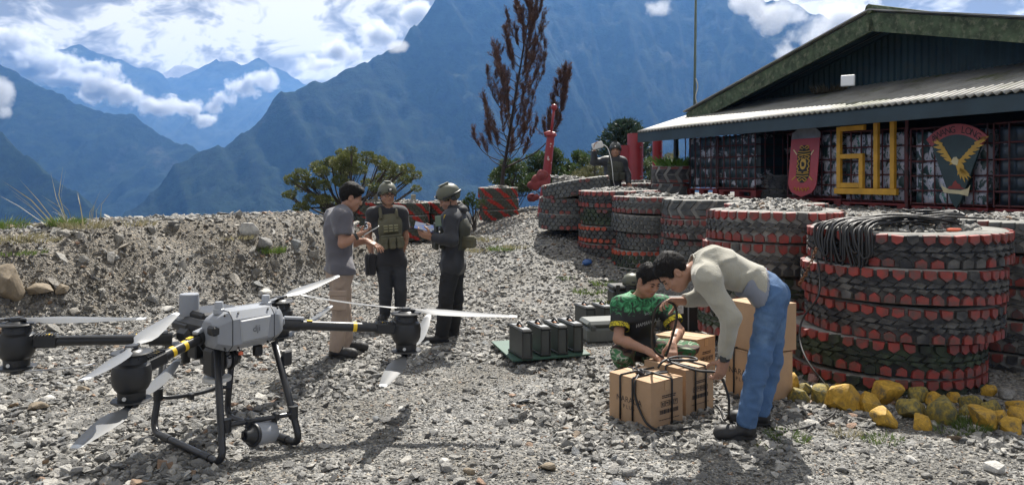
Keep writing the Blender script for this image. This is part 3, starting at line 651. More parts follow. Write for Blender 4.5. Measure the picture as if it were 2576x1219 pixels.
loose = [(195, 1195, 62, GRK), (120, 1010, 52, PALE), (205, 985, 50, TAN), (95, 1030, 66, TAN), (240, 1100, 36, GRK), (300, 1010, 36, PINK), (820, 1058, 28, GRK), (1285, 912, 30, GRK), (1040, 1205, 60, GRK), (1120, 1165, 50, PALE), (1300, 1120, 44, GRK), (1180, 1190, 48, TAN), (1250, 1175, 40, GRK), (1380, 1180, 60, TAN), (1580, 1195, 58, GRK), (1560, 1165, 40, GRK), (1345, 1085, 34, GRK), (1090, 1090, 40, PALE), (980, 1110, 32, GRK), (1440, 1130, 34, PALE), (880, 1160, 40, GRK), (1010, 1030, 30, PALE), (2200, 1130, 40, PALE), (2290, 1160, 46, PALE), (2330, 1200, 40, GRK), (2120, 1185, 44, GRK), (1215, 1050, 26, PALE), (760, 1200, 40, GRK), (60, 1100, 44, GRK), (400, 1175, 34, GRK)]
loose.sort(key=lambda t: t[0])
for i, (x, y, w, m) in enumerate(loose):
    rock(x, y, w*.8, m, f'{dict(grey_rock="grey", tan_sandstone="tan", pale_stone="pale", pinkish_rock="pinkish")[m.name]} stone standing out of the yard gravel, {NTH[i]} such stone from the left', 'larger loose stones in the yard', h=.5, seed=i*4+2, nm='stone')

# ------------------------------------------------------------------ building
T_ = np.array([-.381, .925, 0]); NI = np.array([.925, .381, 0])      # along the front (away from us) / inwards
E0 = np.array([.672*8.13, 8.13, 0])                                   # eave line, s = 0 at the right edge of the view
def BP(s, w, z): return E0+T_*s+NI*w+np.array([0, 0, z])
S_L = 7.75; S_R = -3.2
TIN = pm('weathered_roof_sheet', (.30, .295, .275), .6, .1, var=.3, scale=2.0, col2=(.15, .165, .09), c2lo=.52, c2hi=.68, c2scale=1.3, spec=.5)
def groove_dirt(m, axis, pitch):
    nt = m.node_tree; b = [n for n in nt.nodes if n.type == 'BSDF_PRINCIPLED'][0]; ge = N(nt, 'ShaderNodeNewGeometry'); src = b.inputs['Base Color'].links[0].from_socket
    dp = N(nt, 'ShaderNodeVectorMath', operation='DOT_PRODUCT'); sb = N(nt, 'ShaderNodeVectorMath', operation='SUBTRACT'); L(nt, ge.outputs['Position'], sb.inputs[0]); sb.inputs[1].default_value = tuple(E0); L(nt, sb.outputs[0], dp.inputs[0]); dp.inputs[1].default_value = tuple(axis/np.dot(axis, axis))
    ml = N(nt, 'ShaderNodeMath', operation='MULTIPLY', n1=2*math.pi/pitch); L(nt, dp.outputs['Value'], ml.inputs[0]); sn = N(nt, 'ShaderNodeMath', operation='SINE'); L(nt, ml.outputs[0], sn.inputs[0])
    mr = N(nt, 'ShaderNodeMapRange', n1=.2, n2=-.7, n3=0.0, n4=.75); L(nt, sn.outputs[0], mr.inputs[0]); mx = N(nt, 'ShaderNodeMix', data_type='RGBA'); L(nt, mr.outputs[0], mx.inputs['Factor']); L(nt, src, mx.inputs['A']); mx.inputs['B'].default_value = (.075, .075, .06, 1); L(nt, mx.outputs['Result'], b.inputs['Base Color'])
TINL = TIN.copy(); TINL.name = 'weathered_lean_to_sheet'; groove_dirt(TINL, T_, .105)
TINW = pm('dark_green_wall_sheet', (.018, .042, .045), .6, .1, var=.4, scale=2.0, col2=(.05, .05, .035), c2lo=.58, c2hi=.75, c2scale=2.5)
FASC = pm('dark_blue_fascia', (.022, .042, .052), .55, var=.25, scale=2.0, bump=.1)
MOSS = pm('mossy_barge_board', (.06, .085, .045), .85, var=.6, scale=7.0, col2=(.20, .20, .13), c2lo=.50, c2hi=.72, c2scale=13.0, bump=.4, bscale=18)
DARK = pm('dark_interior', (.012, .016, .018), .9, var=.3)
bld = empty('station_building', BP(3, 3, 1.25), 'low green building with a mossy gable and corrugated lean-to roof', 'building')
def corr(s0, s1, fa, fb, pitch, amp, thick=.006, nrow=8, jag=0.0):
    """corrugated sheet between edge functions fa(s) (eave) and fb(s) (top); the waves run from fa to fb"""
    n = int(abs(s1-s0)/pitch*6)+1; ss = np.linspace(s0, s1, n); V = []
    for s in ss:
        ph = math.sin(2*math.pi*s/pitch)*amp
        a = np.asarray(fa(s)); b_ = np.asarray(fb(s)); 
        up = np.array([0, 0, 1.0])
        for k in range(nrow+1):
            t = k/nrow; V.append(a*(1-t)+b_*t+up*ph)
    V = np.array(V); i = np.arange(n*(nrow+1)).reshape(n, nrow+1)
    Fq = np.stack([i[:-1, :-1], i[1:, :-1], i[1:, 1:], i[:-1, 1:]], -1).reshape(-1, 4)
    V2 = V-np.array([0, 0, thick]); nV = len(V)
    e1 = np.stack([i[:-1, 0], i[:-1, 0]+nV, i[1:, 0]+nV, i[1:, 0]], 1)
    return np.concatenate([V, V2]), np.concatenate([Fq, Fq[:, ::-1]+nV, e1])
Z_E, W_J, Z_J = 2.56, 1.85, 3.14
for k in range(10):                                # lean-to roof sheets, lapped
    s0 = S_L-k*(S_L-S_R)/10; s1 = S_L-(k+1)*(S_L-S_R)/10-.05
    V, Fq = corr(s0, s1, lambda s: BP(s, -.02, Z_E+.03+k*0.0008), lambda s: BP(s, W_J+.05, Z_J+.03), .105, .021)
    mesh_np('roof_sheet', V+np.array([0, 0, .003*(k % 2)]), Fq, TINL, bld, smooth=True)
b = MB(); b.box(BP((S_L+S_R)/2, .03, Z_E-.085), (S_L-S_R, .035, .185), np.stack([T_, NI, (0, 0, 1)], 1)); b.build('fascia', FASC, bld)
b = MB(); b.prism([(-.0, Z_E-.17), (W_J, Z_J-.17), (W_J, Z_J-.02), (0, Z_E-.02)], BP(S_L-.02, .05, 0), NI, (0, 0, 1), -T_, .04); b.build('fascia', FASC, bld)
# gable: apex, left foot, right foot of the rakes (over the front of the gable wall)
W_G = 1.0
def gz(s, sa=4.86-1.0): return 4.08-.240*abs(s-GA)
GA = float(np.dot(P(2196, 450, 11.15)[:2]-E0[:2], T_[:2])); GL = GA+4.45; GR = GA-4.6
sl = lambda s: 4.06-.243*abs(s-GA)
# two main roof slopes
for side, (sa, sb) in (('a', (GA, GL+.12)), ('b', (GA, GR-.12))):
    for k in range(4):
        w0 = W_G-.06+k*2.3; w1 = w0+2.36; n = 40; V = []
        for q in range(n*3+1):
            w = w0+(w1-w0)*q/(n*3); ph = .016*math.sin(2*math.pi*w/.105)
            for t in range(5):
                s = sa+(sb-sa)*t/4; V.append(BP(s, w, sl(s)+.05+ph+.002*k))
        V = np.array(V); i = np.arange(len(V)).reshape(-1, 5); Fq = np.stack([i[:-1, :-1], i[1:, :-1], i[1:, 1:], i[:-1, 1:]], -1).reshape(-1, 4)
        mesh_np('roof_sheet', np.concatenate([V, V-np.array([0, 0, .008])]), np.concatenate([Fq, Fq+len(V)]), TIN, bld, smooth=True)
    b = MB(); d = nrm(BP(sb, 0, sl(sb))-BP(sa, 0, sl(sa))); up = nrm(np.cross(NI, d)); up = up if up[2] > 0 else -up
    mid = (BP(sa, W_G-.03, sl(sa))+BP(sb, W_G-.03, sl(sb)))/2; ln = np.linalg.norm(BP(sb, 0, sl(sb))-BP(sa, 0, sl(sa)))
    Rm = np.stack([d, NI, np.cross(d, NI)], 1); b.box(mid-up*.11, (ln, .04, .27), Rm); b.build('barge_board', MOSS, bld)
    b = MB(); b.box(mid+up*.062+NI*.0, (ln+.02, .16, .02), Rm); b.build('barge_capping', TIN, bld)
    for q in range(5):
        b = MB(); b.box(mid-up*.06+NI*(.3+q*.22), (ln, .05, .06), Rm); b.build('purlin', FASC, bld)
b = MB(); b.tube([BP(GA, W_G-.1, sl(GA)+.07), BP(GA, W_G+9.2, sl(GA)+.07)], .07, 8); b.build('ridge_cap', MOSS, bld)
# gable wall: upright corrugated sheet
V = []; n = 420; ss = np.linspace(GL-.15, GR+.15, n)
for s in ss:
    w = W_J+.012*math.sin(2*math.pi*s/.12)
    for t in range(3): zb = Z_J-.15; V.append(BP(s, w, zb+(max(zb+.02, sl(s)-.02)-zb)*t/2))
V = np.array(V); i = np.arange(len(V)).reshape(-1, 3); Fq = np.stack([i[:-1, :-1], i[1:, :-1], i[1:, 1:], i[:-1, 1:]], -1).reshape(-1, 4)
mesh_np('gable_wall', V, Fq, TINW, bld, smooth=True)
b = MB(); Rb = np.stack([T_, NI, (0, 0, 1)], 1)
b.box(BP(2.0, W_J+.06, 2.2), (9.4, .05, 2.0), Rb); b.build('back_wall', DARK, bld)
b = MB(); b.box(BP(GL-.4, 5.5, 2.3), (.1, 7.2, 2.6), Rb); b.build('side_wall', TINW, bld)
b = MB(); b.box(BP(GR+.4, 5.5, 2.3), (.1, 7.2, 2.6), Rb); b.build('side_wall', TINW, bld)
for s in (7.3, 4.6, -.7):
    b = MB(); b.box(BP(s, .62 if s > 5 else 1.5, (1.2+Z_E)/2+.09), (.07, .07, Z_E-1.2+.15), Rb); b.build('post', FASC, bld)
for q, w in enumerate((.35, .95, 1.5)):
    b = MB(); b.box(BP((S_L+S_R)/2, w, Z_E-.03+(Z_J-Z_E)*w/W_J-.02), (S_L-S_R-.1, .05, .05), Rb); b.build('roof_batten', FASC, bld)
# white flood lamp panel standing on the lean-to roof
lp = BP(3.05, 1.55, 0); c = P(2133, 203, 10.9)
fl = empty('flood_lamp', c-np.array([0, 0, .1]), 'pale rectangular flood lamp in front of the gable wall', 'lamp')
RL = frame(nrm(np.array([-.6, -.8, .1])))
b = MB(); b.box(c, (.03, .19, .16), RL, bev=.008); b.build('lamp_head', pm('pale_lamp_cover', (.62, .64, .64), .4, var=.06), fl)
b = MB(); b.box(c+RL@np.array([.017, 0, 0]), (.004, .165, .135), RL); b.build('lamp_glass', pm('frosted_lamp_glass', (.75, .77, .78), .25, var=.04), fl)
b = MB(); b.tube([c-RL@np.array([.02, 0, 0]), c-np.array([-.05, -.08, .1])], .015, 6); b.build('bracket', FASC, fl)
# flagpole behind the roof end
fp = P(1744, 450, 18.2); tg = H(fp[0], fp[1])
pole = empty('flagpole', (fp[0], fp[1], float(tg)), 'tall thin grey green flagpole behind the roof end', 'flagpole')
b = MB(); b.tube([(fp[0], fp[1], float(tg)-.2), (fp[0]+.08, fp[1], 7.5)], [.035, .026], 10); b.build('pole', pm('grey_green_pole', (.10, .13, .10), .5, .3, var=.2), pole, smooth=True)
b = MB(); b.tube(poly_curve([(fp[0]+.05, fp[1]-.03, 4.05), (fp[0]+.10, fp[1]-.03, 3.85), (fp[0]+.045, fp[1]-.03, 3.6), (fp[0]+.085, fp[1]-.03, 3.4), (fp[0]+.03, fp[1]-.03, 3.3)]), .014, 6); b.build('halyard', pm('pale_rope', (.5, .5, .45), .8), pole)

# ------------------------------------------------------------------ container cages (tanks on pallets) along the front
def tank_mat():
    m = bpy.data.materials.new('peeling_green_and_white_tank'); m.use_nodes = True; nt = m.node_tree; b = nt.nodes['Principled BSDF']
    tc = N(nt, 'ShaderNodeTexCoord'); mp = N(nt, 'ShaderNodeMapping'); mp.inputs['Scale'].default_value = (1.3, 1.3, .75); L(nt, tc.outputs['Object'], mp.inputs[0])
    n1 = N(nt, 'ShaderNodeTexNoise', i_Scale=6.5, i_Detail=6.0, i_Roughness=.6, i_Distortion=.5); L(nt, mp.outputs[0], n1.inputs['Vector'])
    r = ramp(nt, n1.outputs['Fac'], [(0, (.018, .045, .048)), (.475, (.025, .058, .058)), (.485, (.40, .40, .45)), (.60, (.52, .52, .58)), (.615, (.03, .07, .065)), (.66, (.04, .24, .19)), (.68, (.58, .58, .62))], 'LINEAR')
    L(nt, r.outputs[0], b.inputs['Base Color']); b.inputs['Roughness'].default_value = .38; return m
TANK = tank_mat(); TANKL = pm('dark_green_tank_white_streaks', (.022, .045, .052), .35, var=.4, scale=3, col2=(.46, .47, .52), c2lo=.56, c2hi=.58, c2scale=4.0)
TANKD = pm('dark_tank', (.02, .03, .04), .35, var=.4, scale=3, col2=(.30, .30, .33), c2lo=.66, c2hi=.68, c2scale=3.0)
CAGE = pm('dark_red_cage_bar', (.09, .02, .02), .6, var=.35, scale=9, col2=(.03, .02, .02), c2lo=.5, c2hi=.65, c2scale=6)
PALR = pm('red_pallet', (.17, .022, .022), .65, var=.35, scale=7, col2=(.05, .02, .02), c2lo=.55, c2hi=.7, c2scale=5)
def ibc(s0, s1, w0, zb, mat, label, hgt=1.0, deep=.95, nvb=6, dark=False):
    e = empty('tank_cage', BP((s0+s1)/2, w0+deep/2, zb), label, 'container', 'caged tanks along the building')
    wd = s1-s0; c = BP((s0+s1)/2, w0+deep/2, 0); z0 = zb+.15
    def at(a, w, z): return BP(s0+a*wd, w0+w*deep, z)
    b = MB(); b.box(c+np.array([0, 0, z0+hgt*.49])+NI*.02, (wd*.92, deep*.90, hgt*.92), Rb, bev=.07); tk = b.build('tank', mat, e)
    nu_, nv_ = nvb, 5; zr = [z0+.02+hgt*q for q in (.0, .17, .36, .55, .75, .98)]      # wall pressed out between the bars
    b = MB(); M = 5; Us = np.linspace(0, 1, nu_*M+1); Vs = np.concatenate([np.linspace(zr[i], zr[i+1], M+1)[:-1] for i in range(5)]+[[zr[-1]]]); Vv_ = []
    for iu, u_ in enumerate(Us):
        for iv, z_ in enumerate(Vs): Vv_.append(BP(s0+(.035+.93*u_)*wd, w0+.045-.038*(abs(math.sin(math.pi*(iu % M)/M))*abs(math.sin(math.pi*(iv % M)/M)))**.6, min(z_, z0+hgt*.95)))
    nV_ = len(Vs); b.add(Vv_, [(i*nV_+j, i*nV_+j+1, (i+1)*nV_+j+1, (i+1)*nV_+j) for i in range(len(Us)-1) for j in range(nV_-1)]); b.build('tank_front', mat, tk, smooth=True)
    cm, pmn = (CAGE, PALR)
    zs = [z0+.02+hgt*q for q in (.0, .17, .36, .55, .75, .98)]
    for z in zs:
        b = MB(); b.tube([at(0, 0, z), at(1, 0, z), at(1, 1, z), at(0, 1, z)], .012, 6, closed=True); b.build('cage_rail', cm, e)
    for q in range(nvb+1):
        b = MB(); b.tube([at(q/nvb, -.012, z0), at(q/nvb, -.012, z0+hgt)], .011, 6); b.build('cage_bar', cm, e)
    for q in range(1, 6):
        for a in (0, 1):
            if a == 0 and q > 5: continue
            b = MB(); b.tube([at(a+(.012 if a else -.012), q/5, z0), at(a+(.012 if a else -.012), q/5, z0+hgt)], .011, 6); b.build('cage_bar', cm, e)
    b = MB()
    b.box(c+np.array([0, 0, z0-.025]), (wd, deep, .03), Rb); b.build('pallet_deck', pmn, e)
    for a in (.07, .5, .93):
        b = MB(); b.box(at(a, .06, zb+.07), (.13, .12, .10), Rb, bev=.01); b.build('pallet_foot', pmn, e)
        b = MB(); b.box(at(a, .94, zb+.07), (.13, .12, .10), Rb, bev=.01); b.build('pallet_foot', pmn, e)
    b = MB(); b.tube([at(0, .02, zb+.015), at(1, .02, zb+.015)], .018, 6); b.build('pallet_skid', pmn, e)
    return e
W_I = .60
ibc(-.36, .75, W_I, 1.16, TANKD, 'caged dark tank at the right edge of the picture')
ibc(.83, 1.89, W_I, 1.16, TANK, 'caged peeling tank behind the eagle board')
ibc(1.98, 3.07, W_I, 1.18, TANK, 'caged peeling white and green tank behind the yellow number frame')
ibc(3.11, 4.19, W_I+.02, 1.22, TANK, 'caged peeling tank behind the red shield')
ibc(4.94, 5.94, W_I, 1.32, TANKL, 'caged tank just left of the dark doorway')
ibc(5.99, 6.94, W_I, 1.33, TANKL, 'caged tank farthest from us beside the planter tyres')
# ------------------------------------------------------------------ signs on the cages
YP = pm('yellow_orange_painted_wood', (.62, .33, .03), .6, var=.2, scale=6, bump=.2)
GOLD = pm('gold_paint', (.55, .33, .05), .55, var=.15)
BLK = pm('black_paint', (.012, .012, .012), .6, var=.2)
def plane_at(s, w, z):  # sign plane: u to the right seen from us (towards smaller s), v up, facing us
    return BP(s, w, z), -T_, np.array([0, 0, 1.0]), -NI
s611 = empty('number_frame', BP(2.57, W_I-.1, 1.42), 'yellow wooden frame forming the number 611', 'sign')
o, ex, ey, ez = plane_at(2.57, W_I-.06, 1.475)
wv = 1.08; hh = .97
def bar(u0, v0, u1, v1, nm='frame_bar', th=.07):
    b = MB(); p = o+ex*(u0+u1)/2+ey*(v0+v1)/2+ez*.03
    dx, dy = u1-u0, v1-v0; l = math.hypot(dx, dy); d = (ex*dx+ey*dy)/l; Rm = np.stack([d, np.cross(ez, d), ez], 1)
    b.box(p, (l, th, .055), Rm, bev=.004); b.build(nm, YP, s611)
bar(-.54, .0, .54, .0, 'base_bar', .085)
bar(-.46, .045, -.46, .93); bar(-.423, .90, .0, .90); bar(-.423, .50, -.02, .50); bar(-.055, .045, -.055, .465); bar(-.423, .085, -.092, .085)
bar(.20, .045, .20, .97); bar(.47, .045, .47, .99)
# eagle board
eb = empty('eagle_board', BP(1.16, W_I-.1, 1.2), 'dark green tapering board with a golden eagle and red arched name band', 'sign')
o, ex, ey, ez = plane_at(1.16, W_I-.09, 1.27); ex = ex*.86; ey = ey*.98
GRN = pm('dark_green_board', (.022, .045, .045), .5, var=.25, scale=4)
MAR = pm('dull_red_paint', (.34, .065, .065), .55, var=.2, scale=5)
def arc(r, a0, a1, n, c=(0, 0)): return [(c[0]+r*math.sin(a0+(a1-a0)*i/n), c[1]+r*math.cos(a0+(a1-a0)*i/n)) for i in range(n+1)]
cA = (0, .36); rO = .72; aw = .72
outer = arc(rO, -aw, aw, 16, cA); innr = arc(rO-.135, -aw*.985, aw*.985, 16, cA)
b = MB(); b.prism(innr[::-1]+[(-.07, .10), (0, .02), (.07, .10)], o, ex, ey, ez, .03); b.build('board', GRN, eb)
b = MB(); b.prism(outer+innr[::-1], o, ex, ey, ez, .034); b.build('name_band', MAR, eb)
for k, ch in enumerate('AWANG LONG'):
    if ch == ' ': continue
    a = -.56+k*1.12/9; p = o+ex*(cA[0]+(rO-.075)*math.sin(a))+ey*(cA[1]+(rO-.075)*math.cos(a)); 
    exx = ex*math.cos(a)-ey*math.sin(a); eyy = ex*math.sin(a)+ey*math.cos(a)
    text_mesh(ch, .125, p+ez*.034, exx, eyy, BLK, 'letter', eb, depth=.003)
def feather(b, root, tip, w, zo, mi=0):
    root = np.array(root); tip = np.array(tip); d = nrm(tip-root); nn = np.array([-d[1], d[0]]); l = np.linalg.norm(tip-root)
    b.prism([root-nn*w*.6, root+(tip-root)*.55-nn*w, tip, root+(tip-root)*.5+nn*w, root+nn*w*.6], o+ez*(.031+zo), ex, ey, ez, .003, mi)
for sg, base, tips in ((1, (.06, .60), [(.50, .90), (.46, .86), (.43, .80), (.37, .75), (.31, .70), (.24, .65), (.17, .60)]), (-1, (-.06, .60), [(-.36, .93), (-.38, .87), (-.36, .80), (-.31, .74), (-.25, .69), (-.19, .65)])):
    b = MB()
    ln = [(base[0]+(tips[0][0]-base[0])*t*.62, base[1]+(tips[0][1]-base[1])*t*.82+.02) for t in np.linspace(0, 1, len(tips))[::-1]]
    for k, (r0, t0) in enumerate(zip(ln, tips)): feather(b, r0, t0, .022, .0004*k, 0)
    feather(b, base, (base[0]+(tips[0][0]-base[0])*.85, tips[0][1]-.015), .03, .004, 0)
    b.build('wing', [GOLD], eb)
b = MB(); feather(b, (0.02, .62), (.14, .42), .06, .002)
for t in ((.22, .44), (.24, .40), (.20, .37), (.15, .34), (.08, .38), (.03, .43)): feather(b, (.08, .52), t, .02, .0035)
b.build('eagle_body', GOLD, eb)
b = MB(); b.prism([(-.07, .60), (-.03, .57), (.03, .56), (.05, .62), (.02, .665), (-.03, .66)], o+ez*.036, ex, ey, ez, .003); b.build('eagle_head', pm('cream_paint', (.62, .54, .32), .6), eb)
b = MB(); b.prism([(-.10, .565), (-.055, .60), (-.04, .575)], o+ez*.0365, ex, ey, ez, .003); b.build('beak', GOLD, eb)
b = MB(); b.prism([(-.24, .34), (-.215, .30), (-.1, .255), (.08, .245), (.19, .27), (.225, .315), (.19, .175), (.05, .20), (-.08, .205), (-.19, .215)], o+ez*.031, ex, ey, ez, .004); b.build('cream_scroll', pm('cream_paint', (.62, .54, .32), .6), eb)
b = MB(); b.prism([(-.13, .265), (-.10, .30), (-.06, .30), (-.03, .35), (0, .37), (.03, .33), (.07, .32), (.08, .29), (.15, .262)], o+ez*.0312, ex, ey, ez, .003); b.build('red_crest', pm('rust_red_paint', (.24, .04, .03), .6), eb)
# red shield
sh = empty('red_shield', BP(3.71, W_I-.15, 1.25), 'tall red riot shield with a black and gold emblem and clear top', 'shield')
cs = BP(3.71, W_I-.16, 1.39); sx_ = -T_*1.0; o = cs; ex = nrm(-T_)*1.15; ey = nrm(np.array([0, 0, 1])+NI*.10); ez = nrm(np.cross(ex, ey))
def shield_poly(v0, v1, n=14):
    pts = []
    def hw(v):
        if v < .22: return .26*math.sqrt(max(0, 1-((.22-v)/.24)**2))
        if v > .96: return .26-.10*((v-.96)/.08)**1.5
        return .26
    vs = np.linspace(v0, v1, n)
    return [(hw(v), v) for v in vs]+[(-hw(v), v) for v in vs[::-1]]
b = MB(); b.prism(shield_poly(-.02, .885), o, ex, ey, ez, .012); b.build('shield_face', pm('red_shield_paint', (.36, .035, .04), .4, var=.15, scale=5), sh)
b = MB(); b.prism(shield_poly(.887, 1.04, 8), o, ex, ey, ez, .010); b.build('clear_top', pm('scratched_clear_plastic', (.20, .21, .22), .25, var=.3), sh)
b = MB(); b.prism([(-.12, .30), (-.03, .20), (.03, .20), (.12, .30), (.12, .68), (.03, .78), (-.03, .78), (-.12, .68)], o+ez*.0125, ex, ey, ez, .003); b.build('emblem_ground', BLK, sh)
oz = o+ez*.0165
def gl(pts, r=.010, nm='emblem_line', mt=GOLD): 
    b = MB(); b.tube([oz+ex*u+ey*v for u, v in pts], r, 5); b.build(nm, mt, sh)
for vv in (.31, .35, .65, .69): gl([(-.11, vv), (0, vv-.012), (.11, vv)], .007)
for sg in (-1, 1):
    gl(poly_curve([(sg*.03, .72), (sg*.08, .745), (sg*.05, .775), (sg*.005, .74)], 5), .008)
    gl(poly_curve([(sg*.03, .28), (sg*.08, .255), (sg*.05, .225), (sg*.005, .26)], 5), .008)
    gl(poly_curve([(sg*.01, .63), (sg*.10, .61), (sg*.07, .57), (sg*.11, .54), (sg*.085, .50), (sg*.11, .45), (sg*.08, .42), (sg*.10, .38), (sg*.02, .36)], 5), .008)
    gl(poly_curve([(sg*.01, .60), (sg*.05, .585), (sg*.03, .56)], 4), .007)
b = MB(); b.prism([(.055*math.cos(a), .49+.085*math.sin(a)) for a in np.linspace(0, 6.283, 20)[:-1]], oz, ex, ey, ez, .006); b.build('emblem_oval', GOLD, sh)
b = MB(); b.prism([(-.03, .52), (-.02, .45), (.025, .455), (.03, .50), (.0, .525)], oz+ez*.0065, ex, ey, ez, .003); b.build('emblem_figure', BLK, sh)
for a, b_ in (((-.20, .72), (-.125, .64)), ((.17, .70), (.125, .63)), ((-.19, .24), (-.12, .30)), ((.19, .24), (.12, .30))):
    bb = MB(); p = oz+ex*(a[0]+b_[0])/2+ey*(a[1]+b_[1])/2; d = nrm(ex*(b_[0]-a[0])+ey*(b_[1]-a[1])); bb.box(p, (math.hypot(a[0]-b_[0], a[1]-b_[1]), .018, .006), np.stack([d, np.cross(ez, d), ez], 1)); bb.build('crossed_blade', pm('cream_paint', (.62, .54, .32), .6) if a[1] > .5 else GOLD, sh)
gl([(-.14, .10), (-.12, .13), (-.09, .075), (-.06, .125), (-.03, .07), (0, .12), (.03, .07), (.06, .125), (.09, .075), (.12, .13), (.14, .10)], .008)
# red posts of the gateway and the red pillar with its cap
RP = pm('glossy_red_post', (.26, .022, .028), .4, var=.15, scale=4)
def red_post(x, d, r, ytop, label):
    p = P(x, 450, d); g = float(H(p[0], p[1])); zt = P(x, ytop, d)[2]
    e = empty('gate_post', (p[0], p[1], g), label, 'post', 'red gateway posts')
    b = MB(); b.lathe([(r, g-.1), (r, zt-.02), (r*.97, zt), (0, zt)], c=(p[0], p[1], 0), n=28); b.build('shaft', RP, e, auto=40)
    b = MB(); b.lathe([(r*1.03, zt-.5), (r*1.03, zt-.46)], c=(p[0], p[1], 0), n=28); b.build('joint_ring', RP, e, auto=40)
    for z in (.3, .9):
        q = np.array([p[0]+r*.5, p[1]-r*.88, zt-z]); b = MB(); b.tube([q, q+np.array([.012, -.02, 0])], .018, 8); b.build('bolt', pm('steel_bolt', (.3, .3, .3), .4, .8), e)
    return e
red_post(1598, 15.9, .165, 336, 'thick red gateway post left of the lean-to roof')
red_post(1654, 16.2, .105, 345, 'thinner red gateway post under the roof corner')
p = P(1582, 450, 15.6); b = MB(); b.box((p[0]-.02, p[1]+.25, 1.9), (.25, .03, .9)); tag(b.build('red_sign_board', RP), 'flat red board beside the thick gateway post', 'board')
p = P(1378, 450, 17.5); g = float(H(p[0], p[1])); tp = P(1386, 340, 17.5)
pil = empty('red_pillar', (p[0], p[1], g), 'leaning red and white pillar with a round cap and ball', 'pillar')
b = MB(); b.tube([(p[0]-.14, p[1], g-.1), tp], [.115, .09], 18); b.build('shaft', pm('red_and_white_paint', (.25, .025, .03), .5, var=.15, col2=(.5, .45, .43), c2lo=.6, c2hi=.64, c2scale=5), pil, auto=40)
b = MB(); b.tube([tp+np.array([-.16, 0, .03]), tp+np.array([-.05, 0, .04]), tp+np.array([.08, 0, .0])], [.03, .07, .07], 14); b.lathe([(.12, -.03), (.135, 0), (.12, .04), (0, .055)], c=tp, n=20); b.build('cap', RP, pil, auto=40)
bt = P(1394, 270, 17.5); b = MB(); b.tube([tp, bt], .03, 10); b.build('spike', RP, pil, smooth=True)
b = MB(); b.lathe([(.075*math.cos(a)+1e-9 if abs(a) < 1.57 else 0, .075*math.sin(a)) for a in np.linspace(-1.57, 1.57, 9)], c=bt, n=16); b.build('ball', RP, pil, smooth=True)
b = MB(); b.tube([BP(1.935, W_I-.03, 1.16), BP(1.935, W_I-.03, 2.5)], .022, 8); tag(b.build('red_pole', CAGE), 'thin dark red pole between the number frame and the eagle board', 'pole')
# ------------------------------------------------------------------ cargo drone
DG = pm('drone_grey_shell', (.27, .285, .31), .42, var=.06, scale=3, bump=.03, bscale=60)
DGL = pm('drone_light_grey', (.34, .355, .375), .4, var=.06)
DB = pm('drone_black_plastic', (.018, .019, .021), .42, var=.25, scale=8)
DC = pm('drone_carbon_tube', (.022, .023, .026), .30, var=.15, scale=10)
DBL = pm('rotor_blade_grey', (.15, .155, .16), .38, var=.12, scale=4)
DBT = pm('rotor_tip_pale', (.50, .52, .54), .35, var=.06)
DY = pm('yellow_tape', (.80, .52, .02), .5, var=.08)
DW = pm('off_white_plastic', (.62, .62, .60), .5, var=.08)
drone = empty('cargo_drone', (-1.85, 4.85, 0), 'big black and grey four armed drone standing on tube skids', 'drone')
U = nrm(np.array([.76, -.65, 0])); Vv = nrm(np.array([.65, .76, 0])); ZZ = np.array([0, 0, 1.0])
UV = np.stack([U, Vv, ZZ], 1)
def part(b, nm, m, par=drone, **k): return b.build(nm, m, par, **k)
# landing gear
lf, lb, rf, rb = P(561, 1176, 4.33), P(384, 1092, 4.90), P(757, 1126, 4.67), P(570, 1052, 5.25)
tops = [P(545, 862, 4.62), P(412, 905, 5.02), P(690, 858, 4.80), P(585, 880, 5.2)]
for (f, bk, tf, tb) in ((lf, lb, tops[0], tops[1]), (rf, rb, tops[2], tops[3])):
    f = f+np.array([0, 0, .02]); bk = bk+np.array([0, 0, .02])
    df = nrm(tf-f); dk = nrm(tb-bk); al = nrm(f-bk); r = .085
    def corner(c, d1, d2): return [c+d1*r*(1-math.sin(t))+d2*r*(1-math.cos(t)) for t in np.linspace(0, math.pi/2, 6)]
    b = MB(); b.tube([tb]+[bk+dk*r*1.0+0*al]+[bk+dk*r*(1-math.sin(t))+al*r*(1-math.cos(t)) for t in np.linspace(.15, math.pi/2, 6)]+[f-al*r]+[f-al*r*(1-math.sin(t))+df*r*(1-math.cos(t)) for t in np.linspace(.15, math.pi/2, 6)]+[tf], .0215, 12)
    part(b, 'landing_skid', DC, smooth=True)
    for q in (.22, .78):
        c = bk+(f-bk)*q; b = MB(); b.tube([c-al*.05, c+al*.05], .0245, 12); part(b, 'skid_sleeve', DB, auto=40)
def rod(pts, r, nm, m, n=10, par=drone): b = MB(); b.tube(pts, r, n); return part(b, nm, m, par, auto=45)
rod(poly_curve([P(397, 997, 4.95), P(430, 999, 4.99), P(480, 992, 5.05), P(520, 983, 5.12), P(548, 973, 5.18), P(580, 975, 5.22)], 4), .013, 'cross_bar', DC)
rod(poly_curve([P(566, 1072, 4.45), P(610, 1062, 4.50), P(690, 1048, 4.60), P(740, 1039, 4.69)], 4), .0145, 'cross_bar', DC)
for x, y, d in ((480, 996, 5.04), (624, 1060, 4.52), (694, 1046, 4.61)):
    b = MB(); b.box(P(x, y, d), (.05, .03, .045), UV, bev=.006); part(b, 'bar_clamp', DB)
for x, y, d in ((398, 992, 4.95), (569, 1070, 4.45), (738, 1036, 4.69)):
    b = MB(); c = P(x, y, d); b.tube([c-ZZ*.035, c+ZZ*.04], .030, 10); part(b, 'bar_joint', DB, auto=40)
b = MB(); b.box(P(722, 900, 4.80), (.03, .06, .09), UV, bev=.006); part(b, 'leg_sensor', DB)
